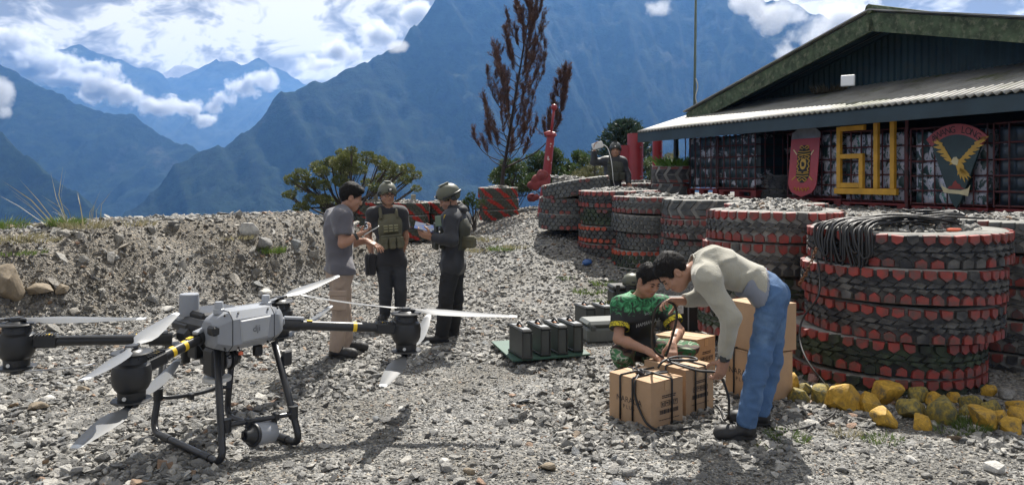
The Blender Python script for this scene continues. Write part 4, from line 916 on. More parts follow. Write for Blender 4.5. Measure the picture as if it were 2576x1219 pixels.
# camera cylinder under the front bar
c0, c1 = P(640, 1092, 4.50), P(686, 1084, 4.62); ax = nrm(c1-c0); Rx = np.stack([np.cross(ZZ, ax)/np.linalg.norm(np.cross(ZZ, ax)), np.cross(ax, nrm(np.cross(ZZ, ax))), ax], 1)
ln = .135
b = MB(); b.lathe([(.062, 0), (.066, .006), (.066, ln-.008), (.06, ln)], c=c0, R=Rx, n=28); cyl = part(b, 'camera_pod', DG, auto=40)
b = MB(); b.lathe([(.066, -.022), (.069, -.018), (.069, -.008), (.066, -.002)], c=c0, R=Rx, n=28); part(b, 'pod_collar', DB, cyl, auto=40)
b = MB(); b.lathe([(0, -.075), (.028, -.075), (.034, -.068), (.036, -.05), (.048, -.035), (.056, -.022), (.056, -.015)], c=c0, R=Rx, n=24); part(b, 'lens_housing', DB, cyl, auto=40)
b = MB(); b.lathe([(0, -.079), (.022, -.078), (.022, -.07)], c=c0, R=Rx, n=20); part(b, 'lens', pm('dark_lens_glass', (.01, .01, .015), .08, var=0), cyl, auto=40)
for cc in (P(627, 1072, 4.50), P(690, 1062, 4.61)):
    b = MB(); b.box(cc+ZZ*.01, (.025, .03, .05), UV, bev=.004); part(b, 'pod_bracket', DB, cyl)
# body
C0 = np.array([-1.86, 4.93, .70])
b = MB(); b.box(C0, (.52, .40, .13), UV, bev=.03); part(b, 'centre_frame', DB)
b = MB(); b.box(C0-U*.14+ZZ*.075, (.30, .30, .05), UV, bev=.015); part(b, 'top_plate', DB)
b = MB(); b.box(C0-U*.17-Vv*.02-ZZ*.09, (.16, .20, .10), UV, bev=.02); part(b, 'lower_electronics', DB)
def loft(rings, nm, m, par=drone, auto=30):
    b = MB(); n = len(rings[0]); V = np.concatenate([np.asarray(r, float) for r in rings]); Fs = []
    for i in range(len(rings)-1):
        for k in range(n): Fs.append((i*n+k, i*n+(k+1) % n, (i+1)*n+(k+1) % n, (i+1)*n+k))
    Fs += [tuple(range(n))[::-1], tuple((len(rings)-1)*n+k for k in range(n))]
    b.add(V, Fs); return part(b, nm, m, par, auto=auto)
SC = P(622, 820, 4.72)     # grey shell: long along Vv, face towards U
def ring(vv, du0, du1, z0, z1, ch=.035):
    pts = [(du0, z0+ch), (du0, z1-ch), (du0+ch, z1), (du1-ch*1.1, z1), (du1, z1-ch*1.3), (du1, z0+ch*1.2), (du1-ch*1.4, z0), (du0+ch, z0)]
    return [SC+Vv*vv+U*a+ZZ*z for a, z in pts]
shell = loft([ring(-.24, -.10, .03, -.07, .055, .02), ring(-.225, -.11, .055, -.10, .075, .03), ring(-.15, -.12, .095, -.125, .115), ring(.13, -.12, .095, -.11, .115), ring(.205, -.11, .06, -.09, .09, .03), ring(.225, -.10, .04, -.07, .07, .02)], 'front_shell', DG)
for vs_, pr in ((-.15, (-.12, .095, -.125, .115)), (.13, (-.12, .095, -.11, .115))):
    b = MB(); b.tube(ring(vs_, *pr), .0028, 5, closed=True); part(b, 'panel_seam', DB, shell, smooth=True)
for vs_ in (-.185, -.10, .10, .17):
    for zz_ in (.095, -.095):
        b = MB(); c_ = SC+Vv*vs_+U*.062+ZZ*zz_; b.tube([c_, c_+(U+ZZ*np.sign(zz_))*.012], .006, 8); part(b, 'screw', DB, shell)
fp_ = loft([[SC+Vv*v_+U*(.097)+ZZ*z for v_, z in ((-.105, .062), (-.095, -.075), (.085, -.065), (.105, .068))], [SC+Vv*v_+U*(.106)+ZZ*z for v_, z in ((-.095, .055), (-.087, -.065), (.078, -.056), (.095, .06))]], 'face_plate', DGL, shell)
text_mesh('dji', .055, SC+U*.107+Vv*.0+ZZ*.0, Vv, ZZ, pm('dark_grey_print', (.09, .095, .105), .5), 'logo', shell, depth=.0015)
b = MB(); b.box(SC-Vv*.225+U*.02+ZZ*.01, (.08, .06, .055), UV, bev=.01); part(b, 'side_connector', DB, shell)
b = MB(); b.box(SC+Vv*.225+U*.0+ZZ*.0, (.07, .05, .06), UV, bev=.012); part(b, 'side_boss', DG, shell)
for v_, du in ((-.17, -.03), (.16, -.05)):
    b = MB(); b.lathe([(.034, .10), (.033, .125), (.026, .13), (.025, .165), (.022, .17), (0, .17)], c=SC+Vv*v_+U*du, n=20); part(b, 'antenna_stub', DGL, shell, auto=35)
lc = P(476, 795, 4.98); b = MB(); b.lathe([(.074, -.02), (.074, 0), (.066, .004), (.064, .04), (.060, .135), (.060, .143), (.056, .148), (0, .149)], c=lc, n=32); part(b, 'antenna_dome', DG, auto=35)
b = MB(); b.box(lc-ZZ*.05+U*.03, (.22, .17, .07), UV, bev=.02); part(b, 'dome_base', DB)
b = MB(); b.box(lc-ZZ*.10+U*.10-Vv*.05, (.16, .12, .10), UV, bev=.03); part(b, 'battery_bay', DB)
b = MB(); b.box(P(585, 792, 5.15), (.14, .36, .045), UV, bev=.015); part(b, 'battery_lid', DG)
b = MB(); b.box(P(610, 780, 5.25), (.12, .20, .03), UV, bev=.012); part(b, 'battery_lid', DG)
b = MB(); b.tube([P(475, 828, 4.85)+np.array([.035*math.cos(t), 0, .035*math.sin(t)]) for t in np.linspace(-2.2, 1.6, 12)], .008, 6); part(b, 'carry_handle', DG, smooth=True)
# winch and white disc hanging under the body
wc = P(558, 905, 4.72)
b = MB(); b.box(wc-Vv*.05, (.13, .09, .17), UV, bev=.015); w_ = part(b, 'winch', DB)
Rw = np.stack([U, ZZ, -Vv], 1)
Rw = np.stack([ZZ, np.cross(Vv, ZZ), Vv], 1)
b = MB(); b.lathe([(.02, -.01), (.068, 0), (.068, .01), (.05, .015), (.05, .05), (.068, .055), (.068, .065), (.03, .07)], c=wc-Vv*.01, R=Rw, n=26); part(b, 'winch_drum', DB, w_, auto=35)
b = MB(); b.lathe([(.052, .016), (.052, .049)], c=wc-Vv*.01, R=Rw, n=26); part(b, 'rope_on_drum', pm('grey_rope', (.35, .35, .36), .8), w_, smooth=True)
b = MB(); b.lathe([(.045, .07), (.05, .08), (.04, .105), (.02, .12), (0, .12)], c=wc-Vv*.0, R=Rw, n=22); part(b, 'winch_motor', DB, w_, auto=35)
b = MB(); b.lathe([(.018, 0), (.018, .08)], c=P(546, 955, 4.72), n=12); part(b, 'winch_shaft', DB, w_, auto=40)
b = MB(); b.lathe([(.06, -.014), (.083, -.012), (.086, 0), (.083, .012), (.06, .014), (.03, .016), (0, .016)], c=P(546, 951, 4.72), n=30); part(b, 'landing_disc', DW, w_, auto=35)
for (x, y, d, sz) in ((648, 880, 4.78, (.05, .05, .07)), (467, 890, 4.9, (.04, .05, .12)), (500, 880, 4.85, (.11, .10, .09)), (520, 905, 4.8, (.05, .07, .05)), (437, 872, 4.9, (.10, .08, .05))):
    b = MB(); b.box(P(x, y, d), sz, UV, bev=.008); part(b, 'under_sensor', DB)
for q in range(5):
    a0 = P(500+q*14, 865, 4.75); a1 = P(545+q*12, 880+q*3, 4.66); rod(poly_curve([a0, (a0+a1)/2-ZZ*.05, a1], 6), .004, 'wire', DB, 6)
for q in range(3):
    a0 = P(585, 870+q*4, 4.66); a1 = P(604, 882, 4.64); rod(poly_curve([a0, (a0+a1)/2+ZZ*.03, a1], 6), .0035, 'wire', DB, 6)
b = MB(); b.lathe([(0, -.012), (.014, -.008), (.016, 0), (.012, .01), (0, .013)], c=P(606, 888, 4.62), n=10); part(b, 'orange_plug', pm('orange_plastic', (.7, .16, .08), .5), smooth=True)
# arms, pods, rotors
def blade(par, root, tip, chord, flip, pitch=.22):
    d = nrm(tip-root); side = nrm(np.cross(ZZ, d)); up = np.cross(d, side); ln = np.linalg.norm(tip-root)
    prof = [(0, .30), (.08, .42), (.18, .85), (.30, 1.0), (.5, .90), (.75, .66), (.92, .46), (.98, .38), (1.0, .25)]
    def rings(ts):
        R_ = []
        for t in ts:
            c = chord*np.interp(t, [p[0] for p in prof], [p[1] for p in prof]); pi = pitch*(1-.6*t)*(1 if flip else -1); th = .007*(1-.6*t)+.002
            s_ = side*math.cos(pi)+up*math.sin(pi); n_ = np.cross(d, s_); ctr = root+d*ln*t+up*.03*t*t+side*(chord*.10*math.sin(t*3.1))*(1 if flip else -1)
            R_.append([ctr-s_*c*.5, ctr-s_*c*.1+n_*th, ctr+s_*c*.3+n_*th*.8, ctr+s_*c*.5, ctr+s_*c*.3-n_*th*.3, ctr-s_*c*.1-n_*th*.3])
        return R_
    def bl(ts, nm, m, p):
        b = MB(); R_ = rings(ts); n = 6; V = np.concatenate([np.array(r) for r in R_]); Fs = []
        for i in range(len(R_)-1):
            for k in range(n): Fs.append((i*n+k, i*n+(k+1) % n, (i+1)*n+(k+1) % n, (i+1)*n+k))
        Fs += [tuple(range(n))[::-1], tuple((len(R_)-1)*n+k for k in range(n))]
        b.add(V, Fs); o = part(b, nm, m, p, auto=50)
        bm = bmesh.new(); bm.from_mesh(o.data); bmesh.ops.recalc_face_normals(bm, faces=bm.faces); bm.to_mesh(o.data); bm.free(); return o
    o = bl([0, .04, .08, .13, .18, .24, .30, .4, .5, .6, .7, .8, .88, .925], 'rotor_blade', DBL, par); bl([.925, .96, .98, 1.0], 'blade_tip', DBT, o)
def pod(hub, hgt, rr, arm_from, tips_top, tips_bot, tape=(.25,)):
    """hub: centre of the upper disc"""
    k = rr/.10; z0 = -hgt
    b = MB(); b.lathe([(0, z0+.004), (.07*k, z0+.006), (.072*k, z0+.05), (.085*k, z0+.065), (.098*k, z0+.095), (.102*k, z0+.15), (.095*k, z0+.19), (.078*k, z0+.205), (.075*k, -.012), (.07*k, -.005), (0, -.004)], c=hub, n=32); body = part(b, 'motor_pod', DB, auto=38)
    for z in (-.004, z0): 
        b = MB(); b.lathe([(0, z-.006), (.10*k, z-.006), (.106*k, z), (.10*k, z+.006), (.06*k, z+.007), (.05*k, z+.016), (.03*k, z+.018), (0, z+.018)] if z > -.05 else [(0, z-.016), (.05*k, z-.014), (.06*k, z-.007), (.10*k, z-.006), (.106*k, z), (.10*k, z+.006), (0, z+.007)], c=hub, n=32); part(b, 'motor_disc', DB, body, auto=38)
    for q in range(8):
        a = q*math.pi/4+.2; b = MB(); b.box(hub+np.array([.077*k*math.cos(a), .077*k*math.sin(a), -.03]), (.006, .014, .008), rotz(a)); part(b, 'cooling_slot', DC, body)
    b = MB(); b.tube([hub+np.array([-.002, -.074*k, z0+.025]), hub+np.array([-.002, -.079*k, z0+.025])], .011, 12); part(b, 'round_mark', DW, body)
    if arm_from is not None:
        a1 = hub+ZZ*(-hgt*.42); dr = nrm(a1-arm_from); a1 = a1-dr*.08; Ra = frame(dr)
        b = MB(); b.tube([arm_from, a1-dr*.12], .0315, 18); arm = part(b, 'arm_tube', DC, auto=40)
        b = MB(); b.box(a1-dr*.05, (.18, .075, .075), Ra, bev=.012); part(b, 'motor_mount', DB, arm)
        for q in range(7):
            b = MB(); b.box(a1-dr*(.12-.018*q)+ZZ*.041, (.006, .06, .010), Ra); part(b, 'cooling_fin', DB, arm)
        b = MB(); b.tube([arm_from-dr*.03, arm_from+dr*.10], .040, 16); part(b, 'fold_clamp', DB, arm, auto=40)
        b = MB(); b.box(arm_from+dr*.06+ZZ*.045, (.13, .04, .02), Ra, bev=.005); part(b, 'clamp_lever', DG, arm)
        L_ = np.linalg.norm(a1-arm_from)
        for t in tape:
            b = MB(); c = arm_from+dr*(L_*t); b.tube([c-dr*.013, c+dr*.013], .0322, 18, cap=False); part(b, 'yellow_band', DY, arm, smooth=True)
        b = MB(); b.box(arm_from+dr*.16+ZZ*.0325, (.035, .03, .004), Ra); part(b, 'yellow_tag', DY, arm)
        b = MB(); b.box(a1-dr*.09+ZZ*.0395, (.03, .028, .004), Ra); part(b, 'yellow_tag', DY, arm)
    for hz, tips, fl in ((hub+ZZ*.024, tips_top, True), (hub+ZZ*(z0-.026), tips_bot, False)):
        b = MB(); b.lathe([(0, -.012), (.034, -.012), (.036, .0), (.03, .012), (0, .014)], c=hz, n=18); hb = part(b, 'rotor_hub', DB, auto=38)
        for tp in tips:
            d = nrm(tp-hz); b = MB(); b.box(hz+d*.035, (.07, .04, .016), frame(d), bev=.005); part(b, 'blade_grip', DB, hb)
            blade(hb, hz+d*.05, tp, .118, fl)
hA = P(331, 884, 4.15); pod(hA, .262, .10, P(528, 838, 4.66), [P(205, 973, 3.45), P(446, 798, 4.85)], [P(187, 1143, 3.50), P(450, 914, 4.85)], (.42, .60))
hB = P(1022, 786, 5.3); pod(hB, .262, .10, P(716, 816, 4.98), [P(757, 752, 5.35), P(1300, 806, 5.2)], [P(962, 984, 4.65), P(1078, 800, 5.95)], (.62,))
hC = P(42, 812, 4.55); pod(hC, .262, .10, P(420, 852, 4.83), [P(368, 813, 4.55), P(-290, 806, 4.55)], [P(237, 929, 4.25), P(-200, 925, 4.8)], (.86,))
hD = P(703, 757, 5.75); pod(hD, .262, .10, P(640, 812, 5.1), [P(852, 702, 6.4), P(578, 783, 5.1)], [P(835, 777, 6.35), P(560, 850, 5.2)], (.5,))

# ------------------------------------------------------------------ cardboard boxes
CARD = pm('brown_cardboard', (.42, .275, .165), .85, var=.12, scale=3, col2=(.34, .22, .135), c2lo=.52, c2hi=.72, c2scale=2.2, bump=.12, bscale=25)
CARDT = pm('packing_tape', (.50, .33, .19), .4, var=.08)
INK = pm('box_print_ink', (.05, .042, .04), .8, var=.1)
def carton(c, a, b_, h, label, nm='cardboard_box', prints=(), seed=0, group='cartons'):
    """c = bottom near corner; a = edge to the left, b_ = edge to the right; prints: what is on each face"""
    r = np.random.RandomState(seed); e = empty(nm, c+(a+b_)/2, label, 'box', group)
    A, B = np.linalg.norm(a), np.linalg.norm(b_); au, bu = a/A, b_/B
    # slightly bulging sides: subdivided faces
    m = MB()
    def face(o, eu, ev, lu, lv, nn, bulge):
        n = 5; V = []; 
        for i in range(n+1):
            for j in range(n+1):
                u, v = i/n, j/n; V.append(o+eu*lu*u+ev*lv*v+nn*bulge*math.sin(math.pi*u)*math.sin(math.pi*v)*r.uniform(.8, 1.2))
        idx = lambda i, j: i*(n+1)+j
        Fs = [(idx(i, j), idx(i+1, j), idx(i+1, j+1), idx(i, j+1)) for i in range(n) for j in range(n)]
        nf = np.cross(eu, ev)
        if nf@nn < 0: Fs = [f[::-1] for f in Fs]
        m.add(V, Fs)
    up = ZZ*1.0
    face(c, au, up, A, h, -bu, .006); face(c, bu, up, B, h, -au, .006)
    face(c+b_, au, up, A, h, bu, .006); face(c+a, bu, up, B, h, au, .006)
    face(c, au, bu, A, B, -up, .0)
    bx = m.build('carton_body', CARD, e, smooth=True); bx.data.set_sharp_from_angle(angle=math.radians(40))
    t = c+up*h
    for q in (0, 1):       # two top flaps meeting along the middle
        m = MB(); o_ = t+b_*(.5*q)+bu*(.003 if q else -.0); w = B*.5-.003
        m.box(o_+a/2+bu*w/2+up*(.004), (A+.004, w, .006), np.stack([au, bu, up], 1)); m.build('flap', CARD, e)
    m = MB(); m.box(t+a/2+b_/2+up*.0085, (A+.006, .05, .0012), np.stack([au, bu, up], 1)); m.build('tape', CARDT, e)
    m = MB(); m.box(t-au*.0045+b_/2-up*.03, (.0012, .05, .06), np.stack([au, bu, up], 1)); m.build('tape', CARDT, e)
    for f in prints:
        if f[0] == 'name':        # left face: seen with u towards us = -au
            o_ = c+a*(1-f[1])-bu*.0075+up*h*f[2]; text_mesh('NARAGA', h*.185, o_, -au, up, INK, 'print_name', e, depth=0)
            text_mesh('P L U S', h*.115, o_-up*h*.16, -au, up, INK, 'print_name', e, depth=0)
        else:                     # right face: symbols, barcode, small lines
            o_ = c+b_*f[1]-au*.0075+up*h*f[2]; s = h*.11; mm = MB(); Rp = np.stack([bu, au, up], 1)
            for k in range(4):
                q = o_+bu*(k-1.5)*s*1.25
                for du, dv, su, sv in ((0, .5, 1, .08), (0, -.5, 1, .08), (.5, 0, .08, 1), (-.5, 0, .08, 1)): mm.box(q+bu*du*s+up*dv*s, (s*su+.0005, .0012, s*sv), Rp)
                if k == 0: mm.box(q+up*s*.1, (s*.5, .0012, s*.25), Rp); mm.box(q-up*s*.2, (s*.3, .0012, s*.25), Rp)
                elif k == 1: mm.prism([(-.35, 0), (-.2, .25), (.2, .25), (.35, 0)], q, bu*s, up*s, -au, .0006); mm.box(q-up*s*.15, (s*.06, .0012, s*.35), Rp)
                elif k == 2: mm.box(q-bu*s*.18, (s*.15, .0012, s*.55), Rp); mm.box(q+bu*s*.18, (s*.15, .0012, s*.55), Rp)
                else: mm.prism([(-.28, .35), (.28, .35), (.05, 0), (-.05, 0)], q, bu*s, up*s, -au, .0006); mm.box(q-up*s*.15, (s*.06, .0012, s*.3), Rp)
            mm.build('handling_symbols', INK, e)
            mm = MB(); x = -.22*B*1.3
            while x < .22*B*1.3:
                w = r.choice([.002, .003, .005]); mm.box(o_+bu*x-up*h*.17, (w, .0012, h*.09), Rp); x += w+r.choice([.002, .003, .004])
            mm.build('barcode', INK, e)
            for dv in (.135, .175): 
                mm = MB(); x = -.2*B
                while x < .2*B: w = r.uniform(.006, .014); mm.box(o_+bu*x+up*h*dv, (w, .0012, h*.022), Rp); x += w+.003
                mm.build('print_line', INK, e)
            mm = MB(); x = -.3*B
            while x < .3*B: w = r.uniform(.005, .01); mm.box(o_+bu*x-up*h*.34, (w, .0012, h*.014), Rp); x += w+.003
            mm.build('print_line', INK, e)
    return e
c1 = G(1637, 1083); a1 = np.array([-.232, .30, 0]); b1 = np.array([.25, .185, 0])
carton(c1, a1, b1, .305, 'nearest cardboard box tied with black cord, printed name on its left side', prints=(('name', .50, .52), ('sym', .55, .52)), seed=1)
c2 = G(1722, 1047)+np.array([.012, .01, 0]); a2 = np.array([-.235, .31, 0]); b2 = np.array([.243, .20, 0])
carton(c2, a2, b2, .31, 'cardboard box under the squatting man\'s hands, symbols facing us', prints=(('sym', .5, .55),), seed=2)
c3 = G(1752, 958); a3 = np.array([-.30, .22, 0]); b3 = np.array([.20, .18, 0])
carton(c3, a3, b3, .33, 'yellowish cardboard box behind the squatting man\'s knee', prints=(('sym', .5, .5),), seed=3)
c4 = G(1912, 1014); a4 = np.array([-.17, .30, 0]); b4 = np.array([.29, .14, 0])
carton(c4, a4, b4, .345, 'lower cardboard box of the stack behind the bending man', prints=(('name', .5, .55),), seed=4)
carton(c4+np.array([.02, .01, .362]), a4*1.02, b4*1.05, .345, 'upper cardboard box of the stack behind the bending man', seed=5)
# ------------------------------------------------------------------ black cords
CORD = pm('black_rubber_cord', (.016, .016, .017), .5, var=.2)
def cord(pts, r, nm, label=None, cat='cord', par=None, n=7, sub=7, mat=None):
    b = MB(); b.tube(poly_curve(pts, sub), r, n); o = b.build(nm, mat or CORD, par, smooth=True)
    return tag(o, label, cat) if label else o
up = ZZ
def wrap(c, a, b_, h, f, along, nm, par):      # a loop round a carton at fraction f
    g = .012
    au, bu = nrm(a), nrm(b_)
    if along == 'a':   # loop lies in a plane at fraction f along a
        o_ = c+a*f; q = [o_-bu*g, o_-bu*g+up*(h+g), o_+b_+bu*g+up*(h+g), o_+b_+bu*g]
    else:
        o_ = c+b_*f; q = [o_-au*g, o_-au*g+up*(h+g), o_+a+au*g+up*(h+g), o_+a+au*g]
    b = MB(); pts = []
    for i, p in enumerate(q): pts += [p]
    pth = [q[0]+up*.02, q[0]*.5+q[1]*.5, q[1]-up*.012, q[1]+(q[2]-q[1])*.02, q[1]*.5+q[2]*.5+up*.004, q[2]+(q[1]-q[2])*.02, q[2]-up*.012, q[3]+up*.02]
    b.tube(pth, .0065, 8); return b.build(nm, CORD, par, smooth=True)
tie = empty('cord_tie', c1+a1/2+b1/2+up*.31, 'black cord tied round the nearest cardboard box with a knot', 'cord')
wrap(c1, a1, b1, .305, .70, 'a', 'cord_loop', tie); wrap(c1, a1, b1, .305, .40, 'a', 'cord_loop', tie); wrap(c1, a1, b1, .305, .62, 'b', 'cord_loop', tie)
kn = c1+a1*.48+b1*.30+up*.335
b = MB(); b.tube([kn+np.array([.022*math.cos(t), .022*math.sin(t), .012*math.sin(2*t)]) for t in np.linspace(0, 6.28, 14)[:-1]], .012, 7, closed=True); b.build('knot', CORD, tie, smooth=True)
tt = c1+up*.317
cord([kn, tt+a1*.40+b1*.12, tt+a1*.34-nrm(b1)*.012-up*.03, c1+a1*.33-nrm(b1)*.014+up*.2, c1+a1*.20-nrm(b1)*.016+up*.11, c1+a1*.02-nrm(b1)*.02+up*.045, c1+np.array([.06, -.03, .012]), c1+np.array([.17, .0, .01]), c1+np.array([.28, .04, .012])], .008, 'cord_tail', par=tie)
cord([kn, tt+a1*.62+b1*.40+up*.004, tt+a1*.85+b1*.55+up*.0, tt+a1*.95+b1*.9], .0065, 'cord_tail', par=tie)
cord([kn, tt+a1*.40+b1*.6+up*.004, tt+a1*.3+b1*.95+up*.0], .0065, 'cord_tail', par=tie)
tie2 = empty('cord_tie', c2+a2/2+b2/2+up*.31, 'black straps and cord round the box under the squatting man\'s hands', 'cord')
wrap(c2, a2, b2, .31, .30, 'b', 'cord_loop', tie2); wrap(c2, a2, b2, .31, .68, 'b', 'cord_loop', tie2); wrap(c2, a2, b2, .31, .45, 'a', 'cord_loop', tie2)
tie4 = empty('cord_tie', c4+a4/2, 'thin black straps round the lower box behind the bending man', 'cord')
wrap(c4, a4, b4, .35, .3, 'a', 'cord_loop', tie4); wrap(c4, a4, b4, .35, .72, 'a', 'cord_loop', tie4)
# working cord between the two men, hoop in the air, then down to the feet
cord([P(1668, 898, 5.42), P(1650, 885, 5.38), P(1640, 860, 5.34), P(1645, 790, 5.25), P(1660, 765, 5.18), P(1678, 757, 5.12), P(1698, 770, 5.15), P(1702, 800, 5.2), P(1690, 850, 5.3), P(1676, 895, 5.42)], .0085, 'cord_hoop', 'black cord hoop held up between the two kneeling and bending men')
cord([P(1655, 925, 5.30), P(1668, 908, 5.32), P(1700, 897, 5.40), P(1740, 898, 5.45), P(1752, 905, 5.4), P(1700, 905, 5.32), P(1680, 906, 5.28), P(1715, 920, 5.2), P(1760, 932, 5.05), P(1800, 935, 4.95), P(1812, 945, 4.93), P(1826, 975, 4.93), P(1834, 1010, 4.95), P(1832, 1045, 5.05), P(1822, 1055, 5.12), P(1812, 1030, 5.2), P(1800, 1018, 5.3)], .0085, 'working_cord', 'black cord running from the box through the bending man\'s low hand')
cord([P(2052, 640, 6.28), P(2062, 690, 6.2), P(2058, 745, 6.1), P(2020, 800, 6.2), P(2012, 850, 6.15), P(2030, 905, 5.95), P(2075, 965, 5.75), P(2105, 1005, 5.65), P(2098, 1040, 5.3), P(2060, 1062, 5.13), P(2010, 1078, 5.0), P(1960, 1084, 4.96), P(1935, 1068, 5.06), P(1926, 1035, 5.3), P(1945, 1020, 5.5)], .008, 'ground_cord', 'black cord hanging from the coil past the yellow rocks to the bending man\'s heels')
# coil of cable thrown over the near tyre stack
AX = np.array([(2277-CXP)/F_PX*6.5, 6.5]); RT = .765
def onside(phi, z, off=.03): return np.array([AX[0]+(RT+off)*math.cos(phi), AX[1]+(RT+off)*math.sin(phi), z])
coil = empty('cable_coil', (AX[0]-.3, AX[1]-.3, 1.25), 'thick bundle of black cable draped over the top tyre of the near stack', 'cable')
rr = np.random.RandomState(4)
for i in range(17):
    f = i/16; ph = math.radians(-178+f*36+rr.normal()*3); zl = .93+.28*abs(f-.55)+rr.normal()*.03; off = .02+.012*(i % 4)
    p0 = np.array([AX[0]+.02+rr.normal()*.10, AX[1]-.28+rr.normal()*.10, 1.285+.010*(i % 7)])
    p1 = (p0+np.array([AX[0]+(RT)*.8*math.cos(ph), AX[1]+RT*.8*math.sin(ph), 0]))/2; p1[2] = 1.30+.012*(i % 6)
    e1 = onside(ph, 1.275+.008*(i % 5), -.05); s1 = onside(ph+.02, 1.18, off); lo = onside(ph+.10, zl, off+.01); lo2 = onside(ph+.17, zl+.02, off+.015); s2 = onside(ph+.16, 1.17, off); e2 = onside(ph+.14, 1.28+.006*(i % 5), -.06)
    p2 = p0+np.array([.12+rr.normal()*.05, .02+rr.normal()*.06, .012]); p2m = (p2+e2)/2; p2m[2] = 1.31+.01*(i % 5)
    cord([p2, p2m, e2, s2, lo2, (lo+lo2)/2-up*.02, lo, s1, e1, p1, p0], .0095, 'cable_turn', par=coil, sub=5)
for i in range(8):      # back bights lying on the stones
    c = np.array([AX[0]+.10+rr.normal()*.03, AX[1]-.16+rr.normal()*.06, 1.30+.011*i]); b = MB(); a_ = rr.uniform(.16, .24)
    b.tube([c+np.array([a_*math.cos(t), .6*a_*math.sin(t)-.1*math.cos(t), .012*math.sin(3*t+i)]) for t in np.linspace(-2.2, 2.2, 14)], .0095, 7); b.build('cable_turn', CORD, coil, smooth=True)
# rusty chain on the left of the stack
RUST = pm('rusty_chain', (.17, .075, .035), .8, .3, var=.4, scale=20)
chn = empty('rusty_chain', P(2035, 670, 6.25), 'short rusty chain hanging at the left of the near tyre stack', 'chain')
cp = poly_curve([P(2052, 628, 6.30), P(2040, 660, 6.28), P(2026, 690, 6.3), P(2012, 712, 6.33)], 4)
for i, p in enumerate(cp):
    d = nrm((cp[min(i+1, len(cp)-1)]-cp[max(i-1, 0)])); Fm = frame(d); s_ = Fm[:, 1] if i % 2 else Fm[:, 2]
    b = MB(); b.tube([p+d*.020*math.cos(t)+s_*.012*math.sin(t) for t in np.linspace(0, 6.283, 11)[:-1]], .0042, 6, closed=True); b.build('link', RUST, chn, smooth=True)
# orange handled tool
tl = empty('screwdriver', P(2400, 580, 6.02), 'orange handled tool lying on the top tyre of the near stack', 'tool')
t0 = P(2382, 581, 5.98)+up*.008; b = MB(); b.tube([t0, t0+np.array([.04, .005, 0]), t0+np.array([.115, .012, 0]), t0+np.array([.12, .012, 0])], [.013, .016, .014, .008], 10); b.build('handle', pm('orange_plastic', (.7, .16, .08), .5), tl, auto=40)
b = MB(); b.tube([t0, t0-np.array([.09, .01, 0])], .004, 6); b.build('blade', pm('steel_bolt', (.3, .3, .3), .4, .8), tl)

# ------------------------------------------------------------------ batteries and cases
BAT = pm('dark_grey_battery_case', (.055, .062, .062), .45, var=.15, scale=5)
BATD = pm('black_battery_end', (.022, .024, .024), .45, var=.15)
BATL = pm('battery_top_grey', (.30, .31, .32), .4, var=.1)
def battery(c, a, b_, h, label, top=.0):
    """c bottom near corner, a long edge (left-back), b_ short edge"""
    e = empty('drone_battery', c+(a+b_)/2, label, 'battery', 'drone batteries'); A, B = np.linalg.norm(a), np.linalg.norm(b_); au, bu = a/A, b_/B; R_ = np.stack([au, bu, up], 1)
    m = c+(a+b_)/2
    q = MB(); q.box(m+up*h*.47, (A*.96, B*.94, h*.90), R_, bev=.01); q.build('battery_body', BAT, e)
    q = MB(); q.box(m+up*.012, (A*1.03, B*1.08, .024), R_, bev=.005); q.build('base_rim', BATD, e)
    q = MB(); q.box(m+up*(h*.93), (A*1.05, B*1.12, h*.12), R_, bev=.012); q.build('cap', BATD, e)
    q = MB(); q.box(m+up*(h*.995)-au*A*.30, (A*.30, B*.8, .006), R_); q.build('cap_plate', BATL, e)
    q = MB(); q.box(m+up*(h*.995)+au*A*.28, (A*.18, B*.8, .006), R_); q.build('cap_plate', BATL, e)
    for sg in (-1, 1):
        q = MB(); q.box(m+up*h*.45-au*A*.49+bu*sg*B*.46, (.012, .010, h*.82), R_); q.build('edge_rib', BATD, e)
    q = MB(); q.tube(poly_curve([m+up*h*.99-au*A*.22, m+up*(h*1.10)-au*A*.10, m+up*(h*1.12)+au*A*.05, m+up*h*.99+au*A*.2], 5), .011, 8); q.build('carry_handle', BATD, e, smooth=True)
    q = MB(); q.box(m+up*(h*1.0)+au*A*.02, (.05, .02, .006), R_); q.build('orange_tab', pm('orange_tab', (.6, .22, .06), .5), e)
# green board
bd = [G(1290, 913, .03), G(1486, 896, .03), G(1420, 852, .03), G(1236, 864, .03)]
q = MB(); V = np.array([[p[0], p[1], .045] for p in bd]); q.prism(V[:, :2], (0, 0, .042), (1, 0, 0), (0, 1, 0), (0, 0, 1), .014)
tag(q.build('plywood_board', [pm('green_painted_board', (.04, .095, .07), .6, var=.2, scale=4, col2=(.25, .2, .12), c2lo=.68, c2hi=.74, c2scale=5)]), 'green painted board on the gravel under four batteries', 'board')
ords = ['leftmost', 'second from the left', 'third from the left', 'rightmost']
for i, (x, y) in enumerate(((1314, 904), (1361, 896), (1404, 892), (1443, 886))):
    c = G(x, y, .058); battery(np.array([c[0], c[1], .058]), np.array([-.125, .33, 0]), np.array([.088, .02, 0]), .262, f'dark upright drone battery on the green board, {ords[i]} of four')
GC = pm('olive_grey_case', (.115, .125, .12), .55, var=.15, scale=5)
gcase = empty('hard_case', G(1500, 858), 'low olive grey hard case beside the green board', 'case')
c = G(1487, 862); m = c+np.array([.12, .16, 0]); R_ = rotz(.22)
q = MB(); q.box(m+up*.075, (.40, .34, .15), R_, bev=.02); q.build('case_base', GC, gcase)
q = MB(); q.box(m+up*.185, (.39, .33, .065), R_, bev=.03); q.build('case_lid', GC, gcase)
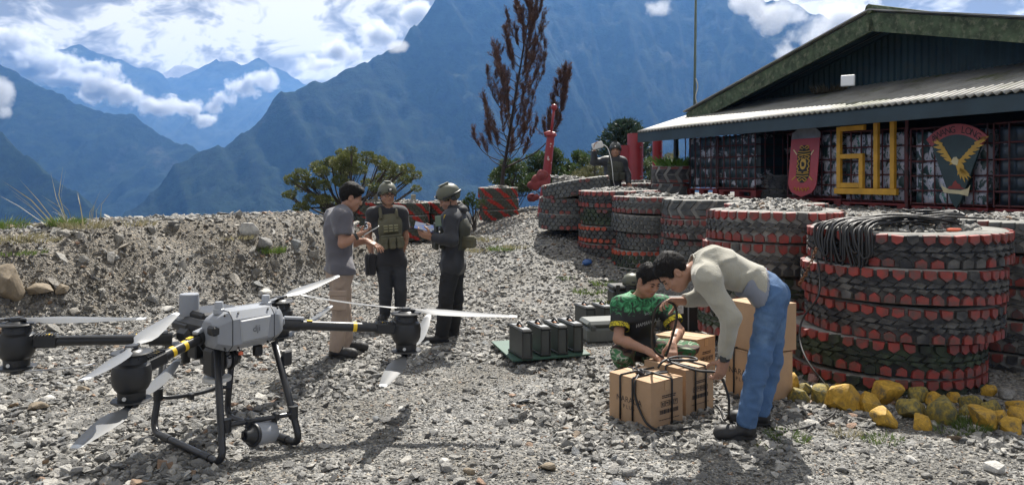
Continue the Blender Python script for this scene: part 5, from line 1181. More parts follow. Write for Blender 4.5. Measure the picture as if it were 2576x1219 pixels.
for sx in (-.14, .14):
    q = MB(); q.box(m+R_@np.array([sx, -.172, 0])+up*.15, (.05, .012, .05), R_, bev=.004); q.build('latch', BAT, gcase)
    q = MB(); q.box(m+R_@np.array([sx*1.1, -.165, 0])+up*.10, (.03, .014, .16), R_); q.build('rib', GC, gcase)
for i, (x, y) in enumerate(((1478, 838), (1524, 836))):
    c = G(x, y, .0); battery(c+np.array([0, .12, 0]), np.array([-.11, .30, 0]), np.array([.10, .02, 0]), .26, ('left' if i == 0 else 'right')+' one of two batteries standing behind the olive hard case')
bc = empty('black_case', G(1565, 775), 'black ribbed equipment case behind the squatting man with a helmet on top', 'case')
c = G(1570, 765); R_ = rotz(.15)
q = MB(); q.box(c+up*.10, (.38, .30, .20), R_, bev=.02); q.build('case_base', BATD, bc)
q = MB(); q.box(c+up*.235, (.39, .31, .06), R_, bev=.02); q.build('case_lid', BATD, bc)
for sx in (-.13, 0, .13): q = MB(); q.box(c+R_@np.array([sx, -.16, .0])+up*.17, (.05, .02, .22), R_, bev=.004); q.build('rib', BATD, bc)
hp = c+R_@np.array([.10, -.03, 0])+up*.265
hl = empty('combat_helmet', hp, 'spare olive helmet resting on the black equipment case', 'helmet')
q = MB(); q.lathe([(.125, 0), (.13, .02), (.125, .07), (.10, .115), (.06, .14), (0, .15)], c=hp, n=24); q.build('helmet_shell', pm('olive_helmet', (.10, .105, .075), .5, var=.12), hl, smooth=True)
q = MB(); q.box(hp+np.array([0, -.12, .04]), (.05, .02, .03), None, bev=.005); q.build('helmet_mount', BATD, hl)
lb_ = empty('labelled_case', G(1690, 790), 'dark case with a white paper label behind the squatting man', 'case')
c = P(1700, 770, 8.4); c[2] = 0; R_ = rotz(.1)
q = MB(); q.box(c+up*.17, (.46, .36, .34), R_, bev=.02); q.build('case_body', BATD, lb_)
q = MB(); q.box(c+up*.17+R_@np.array([.08, -.185, 0]), (.012, .012, .33), R_); q.build('corner_strip', BATL, lb_)
q = MB(); q.box(c+up*.25+R_@np.array([-.04, -.183, 0]), (.13, .006, .10), R_); q.build('paper_label', DW, lb_)
text_mesh('GB-1', .045, c+up*.265+R_@np.array([-.04, -.1865, 0]), (1, 0, 0), (0, 0, 1), INK, 'label_text', lb_, depth=.001); text_mesh('L/G', .04, c+up*.22+R_@np.array([-.04, -.1865, 0]), (1, 0, 0), (0, 0, 1), INK, 'label_text', lb_, depth=.001)
# ------------------------------------------------------------------ figures: smooth-blended solids polygonised on a fine lattice
class Vox:
    def __init__(s, lo, hi, h):
        s.lo = np.asarray(lo, float); s.h = h; s.n = np.maximum(4, np.ceil((np.asarray(hi)-s.lo)/h).astype(int)+1)
        s.F = np.full(tuple(s.n), 1.0, np.float32)
    def reg(s, lo, hi):
        a = np.clip(np.floor((np.asarray(lo)-s.lo)/s.h).astype(int), 0, s.n-1); b = np.clip(np.ceil((np.asarray(hi)-s.lo)/s.h).astype(int)+1, 1, s.n)
        if np.any(b <= a): return None, None
        ax = [(s.lo[k]+s.h*np.arange(a[k], b[k])).astype(np.float32) for k in range(3)]
        return tuple(slice(a[k], b[k]) for k in range(3)), (ax[0][:, None, None], ax[1][None, :, None], ax[2][None, None, :])
    def put(s, sl, d, k, op):
        F = s.F[sl]
        if op == 'add':
            if k > 0:
                hh = np.clip(.5+.5*(F-d)/k, 0, 1); F[...] = F*(1-hh)+d*hh-k*hh*(1-hh)
            else: np.minimum(F, d, out=F)
        elif op == 'sub':
            if k > 0:
                d = -d; hh = np.clip(.5-.5*(F-d)/k, 0, 1); F[...] = F*(1-hh)+d*hh+k*hh*(1-hh)
            else: np.maximum(F, -d, out=F)
    def cap(s, a, b, r1, r2=None, k=.02, op='add', sq=None, flat0=False, flat1=False):
        """tapered capsule a-b; sq = (axis, factor): squash along an axis; flat ends cut square"""
        r2 = r1 if r2 is None else r2; a = np.asarray(a, float); b = np.asarray(b, float); m = max(r1, r2)*1.35+k+2*s.h
        sl, g = s.reg(np.minimum(a, b)-m, np.maximum(a, b)+m)
        if sl is None: return s
        px, py, pz = g[0]-a[0], g[1]-a[1], g[2]-a[2]; ba = b-a; L2 = max(1e-9, ba@ba)
        tt = (px*ba[0]+py*ba[1]+pz*ba[2])/L2; t = np.clip(tt, 0, 1)
        qx, qy, qz = px-t*ba[0], py-t*ba[1], pz-t*ba[2]
        if sq is not None:
            ax, f = nrm(sq[0]), sq[1]; dd = (qx*ax[0]+qy*ax[1]+qz*ax[2])*(1/f-1); qx = qx+dd*ax[0]; qy = qy+dd*ax[1]; qz = qz+dd*ax[2]
        d = np.sqrt(qx*qx+qy*qy+qz*qz)-(r1+(r2-r1)*t)
        if sq is not None: d = d*min(1, sq[1]*1.15)
        L_ = math.sqrt(L2)
        if flat0: d = np.maximum(d, -tt*L_)
        if flat1: d = np.maximum(d, (tt-1)*L_)
        s.put(sl, d.astype(np.float32), k, op); return s
    def ell(s, c, R, rad, k=.02, op='add'):
        c = np.asarray(c, float); rad = np.asarray(rad, float); m = rad.max()+k+2*s.h
        sl, g = s.reg(c-m, c+m)
        if sl is None: return s
        px, py, pz = g[0]-c[0], g[1]-c[1], g[2]-c[2]
        q = [(px*R[0, i]+py*R[1, i]+pz*R[2, i])/rad[i] for i in range(3)]
        n = np.sqrt(q[0]**2+q[1]**2+q[2]**2); d = (n-1)*rad.min()
        n2 = np.sqrt((q[0]/rad[0])**2+(q[1]/rad[1])**2+(q[2]/rad[2])**2)+1e-6; d = n*(n-1)/n2
        s.put(sl, d.astype(np.float32), k, op); return s
    def box(s, c, R, half, rnd=.01, k=.01, op='add'):
        c = np.asarray(c, float); half = np.asarray(half, float)-rnd; m = np.linalg.norm(half)+rnd+k+2*s.h
        sl, g = s.reg(c-m, c+m)
        if sl is None: return s
        px, py, pz = g[0]-c[0], g[1]-c[1], g[2]-c[2]
        q = [np.abs(px*R[0, i]+py*R[1, i]+pz*R[2, i])-half[i] for i in range(3)]
        d = np.sqrt(np.maximum(q[0], 0)**2+np.maximum(q[1], 0)**2+np.maximum(q[2], 0)**2)+np.minimum(np.maximum(np.maximum(q[0], q[1]), q[2]), 0)-rnd
        s.put(sl, d.astype(np.float32), k, op); return s
    def half(s, p, n, k=0.0):
        """remove everything on the side n points to"""
        n = nrm(n); g = [(s.lo[i]+s.h*np.arange(s.n[i])).astype(np.float32) for i in range(3)]
        d = (g[0][:, None, None]-p[0])*n[0]+(g[1][None, :, None]-p[1])*n[1]+(g[2][None, None, :]-p[2])*n[2]
        np.maximum(s.F, d.astype(np.float32), out=s.F); return s
    def wrinkle(s, seed, amp, freq, stretch=None, n=9, octs=2, fold=False):
        sn = SineNoise(seed, freq, n, octs, .55, 1.9); m = np.abs(s.F) < .04+amp
        idx = np.nonzero(m); p = [s.lo[i]+s.h*idx[i] for i in range(3)]
        if stretch is not None: p = [p[i]*stretch[i] for i in range(3)]
        w_ = sn(*p)
        if fold: w_ = 1.2*np.abs(w_)*3.0-.55; w_ = np.clip(w_, -1, 1.0)
        s.F[m] += (amp*w_).astype(np.float32); return s
    def mesh(s, name, mats, parent, pick=None):
        F = s.F; F[0] = F[-1] = 1; F[:, 0] = F[:, -1] = 1; F[:, :, 0] = F[:, :, -1] = 1
        I = (F < 0); u = I.astype(np.uint8)
        c = u[:-1, :-1, :-1]+u[1:, :-1, :-1]+u[:-1, 1:, :-1]+u[1:, 1:, :-1]+u[:-1, :-1, 1:]+u[1:, :-1, 1:]+u[:-1, 1:, 1:]+u[1:, 1:, 1:]
        mix = (c > 0) & (c < 8); cells = np.argwhere(mix); idx = np.full(mix.shape, -1, np.int64); idx[mix] = np.arange(len(cells))
        cor = np.array([[0, 0, 0], [1, 0, 0], [0, 1, 0], [1, 1, 0], [0, 0, 1], [1, 0, 1], [0, 1, 1], [1, 1, 1]])
        val = np.stack([F[cells[:, 0]+q[0], cells[:, 1]+q[1], cells[:, 2]+q[2]] for q in cor], 1).astype(float)
        acc = np.zeros((len(cells), 3)); cnt = np.zeros(len(cells))
        for a, b in ((0, 1), (2, 3), (4, 5), (6, 7), (0, 2), (1, 3), (4, 6), (5, 7), (0, 4), (1, 5), (2, 6), (3, 7)):
            va, vb = val[:, a], val[:, b]; m = (va < 0) != (vb < 0); t = np.where(m, va/np.where(m, va-vb, 1), 0)
            acc += np.where(m[:, None], cor[a]+t[:, None]*(cor[b]-cor[a]), 0); cnt += m
        V = s.lo+s.h*(cells+acc/cnt[:, None])
        Q = []
        for ax in range(3):
            o1, o2 = [(1, 2), (2, 0), (0, 1)][ax]; sa = [slice(None)]*3; sb = [slice(None)]*3; sa[ax] = slice(0, -1); sb[ax] = slice(1, None)
            A = I[tuple(sa)]; B = I[tuple(sb)]; ch = np.argwhere(A != B)
            ch = ch[(ch[:, o1] > 0) & (ch[:, o2] > 0) & (ch[:, o1] < F.shape[o1]-1) & (ch[:, o2] < F.shape[o2]-1)]
            ins = A[ch[:, 0], ch[:, 1], ch[:, 2]]
            def at(d1, d2): q = ch.copy(); q[:, o1] += d1; q[:, o2] += d2; return idx[q[:, 0], q[:, 1], q[:, 2]]
            f = np.stack([at(-1, -1), at(0, -1), at(0, 0), at(-1, 0)], 1); f[~ins] = f[~ins][:, ::-1]; Q.append(f)
        Fq = np.concatenate(Q); fm = None
        if pick is not None: fm = pick(V[Fq].mean(1))
        return mesh_np(name, V, Fq, mats, parent, smooth=True, fm=fm)

SKIN = pm('skin', (.36, .20, .135), .5, var=.10, scale=14, sub=.12, spec=.35)
HAIR = pm('black_hair', (.009, .008, .008), .65, var=.3, scale=60, bump=.6, bscale=120, spec=.2)
EYE = pm('dark_eye', (.012, .010, .009), .2, var=0)
LIP = pm('lip', (.27, .11, .09), .5, var=.05)
def R3(fwd, upv):
    f = nrm(fwd); r = nrm(np.cross(f, upv)); return np.stack([r, f, np.cross(r, f)], 1)       # columns: right, forward, up
def head_solid(v, c, R, k=.02):
    T = lambda x, y, z: c+R@np.array([x, y, z])
    v.ell(T(0, -.012, .030), R, (.074, .094, .092), k)
    v.ell(T(0, .022, -.045), R, (.058, .066, .080), .03)
    v.ell(T(0, .040, -.088), R, (.034, .040, .030), .03)              # chin and jaw
    v.ell(T(.050, .0, -.060), R, (.020, .045, .035), .03); v.ell(T(-.050, .0, -.060), R, (.020, .045, .035), .03)
    v.ell(T(.036, .062, -.030), R, (.024, .022, .022), .02); v.ell(T(-.036, .062, -.030), R, (.024, .022, .022), .02)   # cheeks
    v.ell(T(0, .074, .022), R, (.050, .014, .012), .015)               # brow
    for x in (-.030, .030): v.ell(T(x, .094, .000), R, (.018, .016, .011), .010, 'sub'); v.ell(T(x, .078, .000), R, (.014, .012, .010), .004)
    v.cap(T(0, .080, .008), T(0, .100, -.032), .009, .013, .012); v.ell(T(0, .094, -.036), R, (.020, .014, .010), .010)
    v.ell(T(0, .080, -.062), R, (.025, .012, .007), .006); v.ell(T(0, .077, -.073), R, (.021, .012, .007), .006)
    for x in (-1, 1): v.ell(T(x*.076, -.008, -.010), R, (.010, .022, .032), .008); v.ell(T(x*.084, -.004, -.008), R, (.006, .010, .016), .006, 'sub')
def hair_cap(nm, c, R, par, h=.006, line=.055, back=-.055, thick=.014, seed=1, fringe=0.0, crop=False):
    T = lambda x, y, z: c+R@np.array([x, y, z]); v = Vox(c-.17, c+.19, h)
    v.ell(T(0, -.014, .034), R, (.074+thick*.75, .096+thick, .092+thick*1.3), .0)
    if fringe: v.ell(T(.015, .066, .088), R, (.058, .030, .026), .03)
    v.ell(T(0, .100, -.040), R, (.088, .088, .100), .02, 'sub')          # face opening
    n = R@nrm(np.array([0, .25, -1.0])); v.half(T(0, 0, back), n)
    if crop:
        for x in (-1, 1): v.ell(T(x*.095, .0, -.03), R, (.03, .06, .055), .012, 'sub')
    v.wrinkle(seed, .004, 70, octs=2); o = v.mesh(nm, HAIR, par)
    g = np.random.RandomState(seed); me = o.data; nf = len(me.polygons); C_ = np.zeros(nf*3); Nn = np.zeros(nf*3); me.polygons.foreach_get('center', C_); me.polygons.foreach_get('normal', Nn); C_ = C_.reshape(-1, 3); Nn = Nn.reshape(-1, 3)
    ok = np.nonzero(((C_-(c+R@np.array([0, -.014, .034])))*Nn).sum(1) > .03)[0]; k = g.choice(ok, min(2600, len(ok)*2)); dn = np.cross(Nn[k], g.normal(size=(len(k), 3))*.35+R[:, 0]*np.sign(g.rand(len(k), 1)-.5)*.3)
    D_ = R[:, 1]*.5-R[:, 2]*.6+(C_[k]-c)*4.0; D_ = D_-Nn[k]*(D_*Nn[k]).sum(1)[:, None]; D_ = D_/(np.linalg.norm(D_, axis=1)[:, None]+1e-6)+Nn[k]*g.uniform(.15, .55, (len(k), 1))+g.normal(size=(len(k), 3))*.3; D_ /= np.linalg.norm(D_, axis=1)[:, None]
    n = len(k); S_ = np.cross(D_, Nn[k]); S_ /= np.linalg.norm(S_, axis=1)[:, None]+1e-6; ls = g.uniform(.012, .026, n)[:, None]; b0 = C_[k]-Nn[k]*.002
    Vh = np.stack([b0-S_*.0018, b0+S_*.0018, b0+D_*ls], 1).reshape(-1, 3); mesh_np('hair_strands', Vh, np.arange(n*3).reshape(n, 3), HAIR, o); return o
def face_bits(c, R, par, glasses=False):
    T = lambda x, y, z: c+R@np.array([x, y, z])
    for x in (-1, 1):
        b = MB(); b.tube([T(x*.018, .0895, -.0005), T(x*.030, .0915, .0005), T(x*.042, .086, -.0005)], [.0028, .0045, .0025], 6); b.build('eye', EYE, par, smooth=True)
        b = MB(); b.tube([T(x*.014, .092, .017), T(x*.030, .093, .023), T(x*.048, .080, .017)], [.003, .0042, .002], 6); b.build('eyebrow', HAIR, par, smooth=True)
    b = MB(); b.tube([T(-.023, .088, -.0675), T(0, .0925, -.066), T(.023, .088, -.0675)], [.002, .0042, .002], 6); b.build('lips', LIP, par, smooth=True)
def hand(v, w, d, palm, side, curl=.5, spread=.12, thumb=.6, grip=None, k=.006, L=.185):
    """w wrist, d finger direction, palm = direction the palm faces, side: +1 thumb on the side cross(d,palm)"""
    d = nrm(d); palm = nrm(palm-d*np.dot(palm, d)); s_ = nrm(np.cross(d, palm))*side; sc = L/.185
    Rm = np.stack([d, s_, palm], 1)
    v.box(w+d*.048*sc, Rm, (.052*sc, .038*sc, .014*sc), .012*sc, .014)
    v.cap(w-d*.02, w+d*.03*sc, .024*sc, .027*sc, .015, sq=(palm, .75))
    lens = (.040, .046, .043, .034); offs = (.028, .0095, -.0095, -.027)
    for i in range(4):
        b0 = w+d*.093*sc+s_*offs[i]*sc; ang = curl*(.75+.12*i); cur = b0; dd = nrm(d+s_*spread*(1.5-i)*.5)
        for j, f in enumerate((1.0, .68, .52)):
            a_ = ang*(.6, 1.0, .9)[j]; ax = nrm(np.cross(dd, palm)); 
            dd = nrm(dd*math.cos(a_)+np.cross(ax, dd)*math.sin(a_)) if True else dd
            nx = cur+dd*lens[i]*f*sc; v.cap(cur, nx, .0092*sc*(1-.09*j), .0088*sc*(1-.09*j), k*.7); cur = nx
    t0 = w+d*.022*sc+s_*.028*sc; td = nrm(d*.55+s_*.75+palm*thumb); t1 = t0+td*.045*sc; td2 = nrm(d*.9+s_*.25+palm*thumb*1.0); t2 = t1+td2*.034*sc; t3 = t2+nrm(d*.9+palm*thumb*.8-s_*.1)*.027*sc
    v.cap(t0, t1, .0145*sc, .012*sc, .010); v.cap(t1, t2, .0115*sc, .0105*sc, .006); v.cap(t2, t3, .0102*sc, .0085*sc, .006)
def bounds(pts, m=.16): A = np.array(pts); return A.min(0)-m, A.max(0)+m
def shoe(nm, ankle, toe_dir, par, mat, sole, L=.275, zg=None, boot=.09):
    d = nrm(np.array([toe_dir[0], toe_dir[1], 0])); s_ = np.cross(ZZ, d); z0 = ankle[2]-.085 if zg is None else zg
    heel = np.array([ankle[0], ankle[1], z0])-d*.055; Rm = np.stack([d, s_, ZZ], 1)
    v = Vox(heel-.20, heel+np.array([.40, .40, .32]), .006) if False else Vox(heel-np.array([.34, .34, .03]), heel+np.array([.34, .34, .26]), .007)
    toe = heel+d*(L-.045)
    v.cap(heel+d*.03+ZZ*.05, toe-d*.02+ZZ*.042, .042, .044, .02, sq=(s_, 1.0)); v.ell(toe-d*.035+ZZ*.035, Rm, (.075, .048, .036), .03)
    v.cap(heel+d*.05+ZZ*.05, np.array([ankle[0], ankle[1], z0+.075+boot])-d*0, .045, .046, .03, flat1=True)
    v.half(np.array([0, 0, z0+.012]), (0, 0, -1)); v.wrinkle(5, .002, 60)
    o = v.mesh(nm, mat, par)
    b = MB(); pts = []
    for t in np.linspace(0, 2*math.pi, 22)[:-1]:
        x = math.cos(t); y = math.sin(t); wd = .047*(1+.08*math.cos(t)) if x > 0 else .040; pts.append((L/2+x*L/2, y*wd*(1-.15*abs(x)**4)))
    b.prism(pts, heel-d*.02+ZZ*.0, d, s_, ZZ, .027); b.build('shoe_sole', sole, o)
    for q in range(4):
        c = heel+d*(.10+.025*q)+ZZ*(.105-.010*q); b = MB(); b.tube([c-s_*.022, c+ZZ*.004, c+s_*.022], .0035, 5); b.build('lace', pm('shoe_lace', (.05, .05, .05), .8), o)
    return o
SHOE = pm('black_shoe_leather', (.016, .016, .017), .6, var=.3, scale=12, bump=.2); SOLE = pm('black_rubber_sole', (.02, .02, .02), .7, var=.2)
def person(label, J, top, legs, sleeve, skinmat=None, h=.0065, shirt_hem=-.10, torso_r=1.0, neck=True, headfw=None, headup=None, hands=(), hair=True, shirt_loose=.016, leg_loose=.016, collar=False, wr=1.0, belly=0.0, hairkw={}, leg_parts=True, shoes=(SHOE, SOLE), toes=None, seed=1, hem_dir=None, zg=None):
    """J: joints in metres: head, neck, chest, pelvis, sh, el, wr, hip, kn, an as [left, right] pairs of the figure"""
    e = empty('person', (J['pelvis'][0], J['pelvis'][1], J.get('ground', 0.0)), label, 'person')
    SK = skinmat or SKIN
    fw = nrm(J['fwd']); spine = nrm(J['neck']-J['pelvis']); right = nrm(np.cross(fw, spine)); fw = nrm(np.cross(spine, right))
    hf = nrm(headfw if headfw is not None else fw); RH = R3(hf, headup if headup is not None else ZZ)
    allp = [J['head'], J['neck'], J['chest'], J['pelvis']]+list(J['sh'])+list(J['el'])+list(J['wr'])+list(J['hip'])
    lo, hi = bounds(allp, .24); v = Vox(lo, hi, h)
    tr = torso_r
    def torso(v, g, k=.05, arms=None):
        p, c, n = J['pelvis'], J['chest'], J['neck']
        v.cap(J['hip'][0]+spine*.03, J['hip'][1]+spine*.03, .094*tr+g+(leg_loose*.55 if g > 0 else 0), None, k, sq=(fw, .95))
        v.cap(p+spine*.04+fw*belly, c, .130*tr+g, .148*tr+g, k, sq=(fw, .76))
        v.cap(c, n-spine*.06, .145*tr+g, .085+g, k, sq=(fw, .74))
        v.cap(J['sh'][0]*.86+n*.14-spine*.015, J['sh'][1]*.86+n*.14-spine*.015, .062+g, None, k)
        for q in (0, 1): v.cap(n-spine*.02+(J['sh'][q]-n)*.25, J['sh'][q], .05+g, .056+g, k)
    # skin
    torso(v, -.012)
    v.cap(J['neck']-spine*.05, J['head']-RH[:, 2]*.05-RH[:, 1]*.015, .056, .052, .03)
    head_solid(v, J['head'], RH)
    for q in (0, 1):
        v.cap(J['sh'][q], J['el'][q], .047, .040, .03); v.cap(J['el'][q], J['el'][q]+(J['wr'][q]-J['el'][q])*.3, .040, .042, .02); v.cap(J['el'][q]+(J['wr'][q]-J['el'][q])*.3, J['wr'][q], .042, .026, .02)
    for q, hd in enumerate(hands):
        if hd: hand(v, J['wr'][q], **hd)
    body = v.mesh('body', SK, e)
    face_bits(J['head'], RH, body)
    if hair: hair_cap('hair', J['head'], RH, body, seed=seed, **hairkw)
    # upper garment
    v = Vox(lo, hi, max(h, .0075)); torso(v, shirt_loose)
    for q in (0, 1):
        if sleeve == 'short':
            ce = J['sh'][q]+(J['el'][q]-J['sh'][q])*.70; v.cap(J['sh'][q], ce, .062+shirt_loose*.6, .058+shirt_loose*.9, .035, flat1=True)
        else:
            v.cap(J['sh'][q], J['el'][q], .050+shirt_loose, .048+shirt_loose, .06)
            cw = J['el'][q]+(J['wr'][q]-J['el'][q])*(sleeve if not isinstance(sleeve, str) else .95)
            v.cap(J['el'][q], cw, .048+shirt_loose, .034+shirt_loose*.6, .02, flat1=True)
    hm = J['pelvis']+spine*shirt_hem; v.wrinkle(seed+20, .0042*wr, 20, octs=2, fold=True); v.wrinkle(seed+50, .0045*wr, 28, (1, 1, .45), octs=2)
    v.half(hm, -spine if hem_dir is None else hem_dir); v.cap(J['neck']-spine*.02, J['neck']+spine*.12, .066, .080, .0, 'sub')
    shirt = v.mesh('shirt', top if isinstance(top, (list, tuple)) else [top], e)
    if collar:
        b = MB(); Rn = R3(fw, spine); ring_ = []
        for lvl, (rr_, zz_) in enumerate(((.070, .0), (.069, .028), (.080, .006))):
            ring_.append([J['neck']+spine*(zz_-.004)+Rn@np.array([rr_*math.sin(t), rr_*math.cos(t)*1.02, -.020*max(0, math.cos(t))]) for t in np.linspace(.25, 6.03, 22)])
        V = np.concatenate([np.array(r) for r in ring_]); n = 22; Fs = [(i*n+k, i*n+k+1, (i+1)*n+k+1, (i+1)*n+k) for i in range(2) for k in range(n-1)]
        b.add(V, Fs); b.build('collar', top if not isinstance(top, (list, tuple)) else top[0], shirt, smooth=True)
    # legs
    pl = list(J['hip'])+list(J['kn'])+list(J['an'])+[J['pelvis']]
    lo2, hi2 = bounds(pl, .17); v = Vox(lo2, hi2, max(h, .008)); g = leg_loose
    v.cap(J['hip'][0]+spine*.03, J['hip'][1]+spine*.03, .093*tr+g*.7, None, .05, sq=(fw, .95)); v.cap(J['pelvis']+spine*.02, J['pelvis']+spine*.09, .118*tr+g*.4, .118*tr+g*.4, .04, sq=(fw, .78))
    for q in (0, 1):
        v.cap(J['hip'][q], J['kn'][q], .082+g, .056+g, .035); v.cap(J['kn'][q], J['kn'][q]+(J['an'][q]-J['kn'][q])*.3, .056+g, .058+g, .03); v.cap(J['kn'][q]+(J['an'][q]-J['kn'][q])*.3, J['an'][q]-ZZ*.015, .058+g, .046+g*1.1, .02, flat1=True)
    v.wrinkle(seed+80, .0034*wr, 26, (.9, .9, 1.25), octs=2, fold=True); v.wrinkle(seed+90, .0028*wr, 42, (1, 1, .4), octs=2)
    wp = J['pelvis']+spine*.10; v.half(wp, spine)
    tro = v.mesh('trousers', legs if isinstance(legs, (list, tuple)) else [legs], e)
    if toes is not None:
        for q in (0, 1):
            if toes[q] is not None: shoe('shoe', J['an'][q], toes[q], e, shoes[0], shoes[1], zg=zg)
    return e, body, shirt, tro, dict(fw=fw, right=right, spine=spine, RH=RH)
def helmet(e, c, R, mat, goggles=False):
    T = lambda x, y, z: c+R@np.array([x, y, z]); v = Vox(c-.2, c+.22, .0065)
    v.ell(T(0, -.014, .040), R, (.106, .128, .112), .0); v.half(T(0, .0, .018), R@nrm(np.array([0, .16, -1]))) if False else None
    v.ell(T(0, .135, -.045), R, (.14, .10, .075), .02, 'sub')
    for x in (-1, 1): v.ell(T(x*.11, .03, -.045), R, (.05, .055, .05), .015, 'sub')
    v.half(T(0, 0, -.038), R@np.array([0, 0, -1.0])); v.ell(T(0, -.010, .030), R, (.090, .110, .098), .004, 'sub')
    o = v.mesh('helmet', mat, e)
    for x in (-1, 1):
        b = MB(); b.tube([T(x*.103, .06, .030), T(x*.110, .0, .026), T(x*.100, -.06, .020)], .009, 6); b.build('side_rail', BATD, o, smooth=True)
        b = MB(); b.tube(poly_curve([T(x*.098, .01, -.02), T(x*.082, .03, -.07), T(x*.045, .045, -.112), T(0, .055, -.120)], 4), .005, 5); b.build('chin_strap', BATD, o, smooth=True)
        b = MB(); b.box(T(x*.104, -.03, -.005), (.018, .05, .04), R, bev=.006); b.build('strap_block', BATD, o)
    b = MB(); b.box(T(0, .108, .062), (.055, .022, .035), R, bev=.005); b.build('front_mount', BATD, o)
    b = MB(); b.box(T(0, .121, .066), (.024, .012, .02), R, bev=.003); b.build('mount_stud', DW, o)
    b = MB(); b.box(T(0, -.01, .154), (.07, .11, .008), R, bev=.003); b.build('crown_pad', mat, o)
    if goggles:
        b = MB(); b.tube([T(.112*math.sin(t), -.014+.134*math.cos(t), .030) for t in np.linspace(.9, 5.4, 18)], .012, 6); b.build('goggle_strap', BATD, o, smooth=True)
    return o
# ---- materials of the clothes
POLO = pm('grey_blue_polo', (.105, .102, .118), .85, var=.12, scale=5, bump=.25, bscale=90, sheen=.2)
KHAK = pm('beige_cargo_cloth', (.36, .28, .225), .85, var=.10, scale=5, bump=.25, bscale=80)
BTEE = pm('black_tee', (.018, .018, .022), .85, var=.2, scale=5, bump=.2, bscale=80, sheen=.2)
CHAR = pm('charcoal_jeans', (.030, .033, .040), .85, var=.2, scale=6, bump=.25, bscale=80)
BJAK = pm('black_jacket', (.016, .018, .024), .6, var=.25, scale=6, bump=.25, bscale=60, sheen=.1)
BPAN = pm('black_trousers', (.012, .013, .016), .8, var=.2, scale=6, bump=.2, bscale=60)
OLIV = pm('olive_vest_cloth', (.105, .10, .065), .85, var=.18, scale=8, bump=.4, bscale=90)
OLVD = pm('dark_olive_vest_cloth', (.055, .058, .045), .85, var=.18, scale=8, bump=.4, bscale=90)
HELM = pm('olive_helmet', (.10, .105, .075), .5, var=.12)
HELD = pm('dark_helmet', (.045, .048, .045), .4, var=.15)
DENM = pm('blue_denim', (.06, .125, .25), .85, var=.18, scale=7, col2=(.13, .22, .36), c2lo=.5, c2hi=.72, c2scale=4.5, bump=.3, bscale=110)
FLEE = pm('grey_fleece', (.36, .345, .285), .95, var=.08, scale=6, bump=.35, bscale=120, sheen=.4)
UNDR = pm('grey_blue_undershirt', (.23, .25, .30), .9, var=.1)
def camo(name, cols, sc):
    m = bpy.data.materials.new(name); m.use_nodes = True; nt = m.node_tree; b = nt.nodes['Principled BSDF']; tc = N(nt, 'ShaderNodeTexCoord')
    n1 = N(nt, 'ShaderNodeTexNoise', i_Scale=sc, i_Detail=2.0, i_Roughness=.5, i_Distortion=1.2); L(nt, tc.outputs['Object'], n1.inputs['Vector'])
    r = ramp(nt, n1.outputs['Fac'], cols, 'CONSTANT'); L(nt, r.outputs[0], b.inputs['Base Color']); b.inputs['Roughness'].default_value = .85
    n2 = N(nt, 'ShaderNodeTexNoise', i_Scale=80.0); L(nt, tc.outputs['Object'], n2.inputs['Vector']); bp = N(nt, 'ShaderNodeBump', i_Strength=.25, i_Distance=.01); L(nt, n2.outputs['Fac'], bp.inputs['Height']); L(nt, bp.outputs[0], b.inputs['Normal'])
    return m
CAMO = camo('camouflage_cloth', [(0, (.03, .02, .018)), (.40, (.10, .055, .04)), (.46, (.03, .12, .045)), (.54, (.34, .34, .27)), (.59, (.05, .17, .07)), (.66, (.03, .022, .02))], 7.0)
def jersey():
    m = bpy.data.materials.new('green_black_jersey'); m.use_nodes = True; nt = m.node_tree; b = nt.nodes['Principled BSDF']; ge = N(nt, 'ShaderNodeNewGeometry')
    tc = N(nt, 'ShaderNodeTexCoord'); n1 = N(nt, 'ShaderNodeTexNoise', i_Scale=16.0, i_Detail=4.0, i_Distortion=2.2); L(nt, tc.outputs['Object'], n1.inputs['Vector'])
    g = ramp(nt, n1.outputs['Fac'], [(.36, (.008, .012, .010)), (.44, (.012, .10, .035)), (.55, (.02, .20, .07)), (.64, (.10, .36, .17))])
    sp = N(nt, 'ShaderNodeSeparateXYZ'); L(nt, ge.outputs['Position'], sp.inputs[0])
    # black lower body and front, green over shoulders and sides; edge ragged
    ad = N(nt, 'ShaderNodeMath', operation='MULTIPLY_ADD', n1=.16); L(nt, n1.outputs['Fac'], ad.inputs[0]); L(nt, sp.outputs[2], ad.inputs[2])
    mr = N(nt, 'ShaderNodeMapRange', n1=.68, n2=.73); L(nt, ad.outputs[0], mr.inputs[0])
    mx = N(nt, 'ShaderNodeMix', data_type='RGBA'); L(nt, mr.outputs[0], mx.inputs['Factor']); mx.inputs['A'].default_value = (.012, .014, .015, 1); L(nt, g.outputs[0], mx.inputs['B'])
    L(nt, mx.outputs['Result'], b.inputs['Base Color']); b.inputs['Roughness'].default_value = .7
    return m
JERS = jersey()
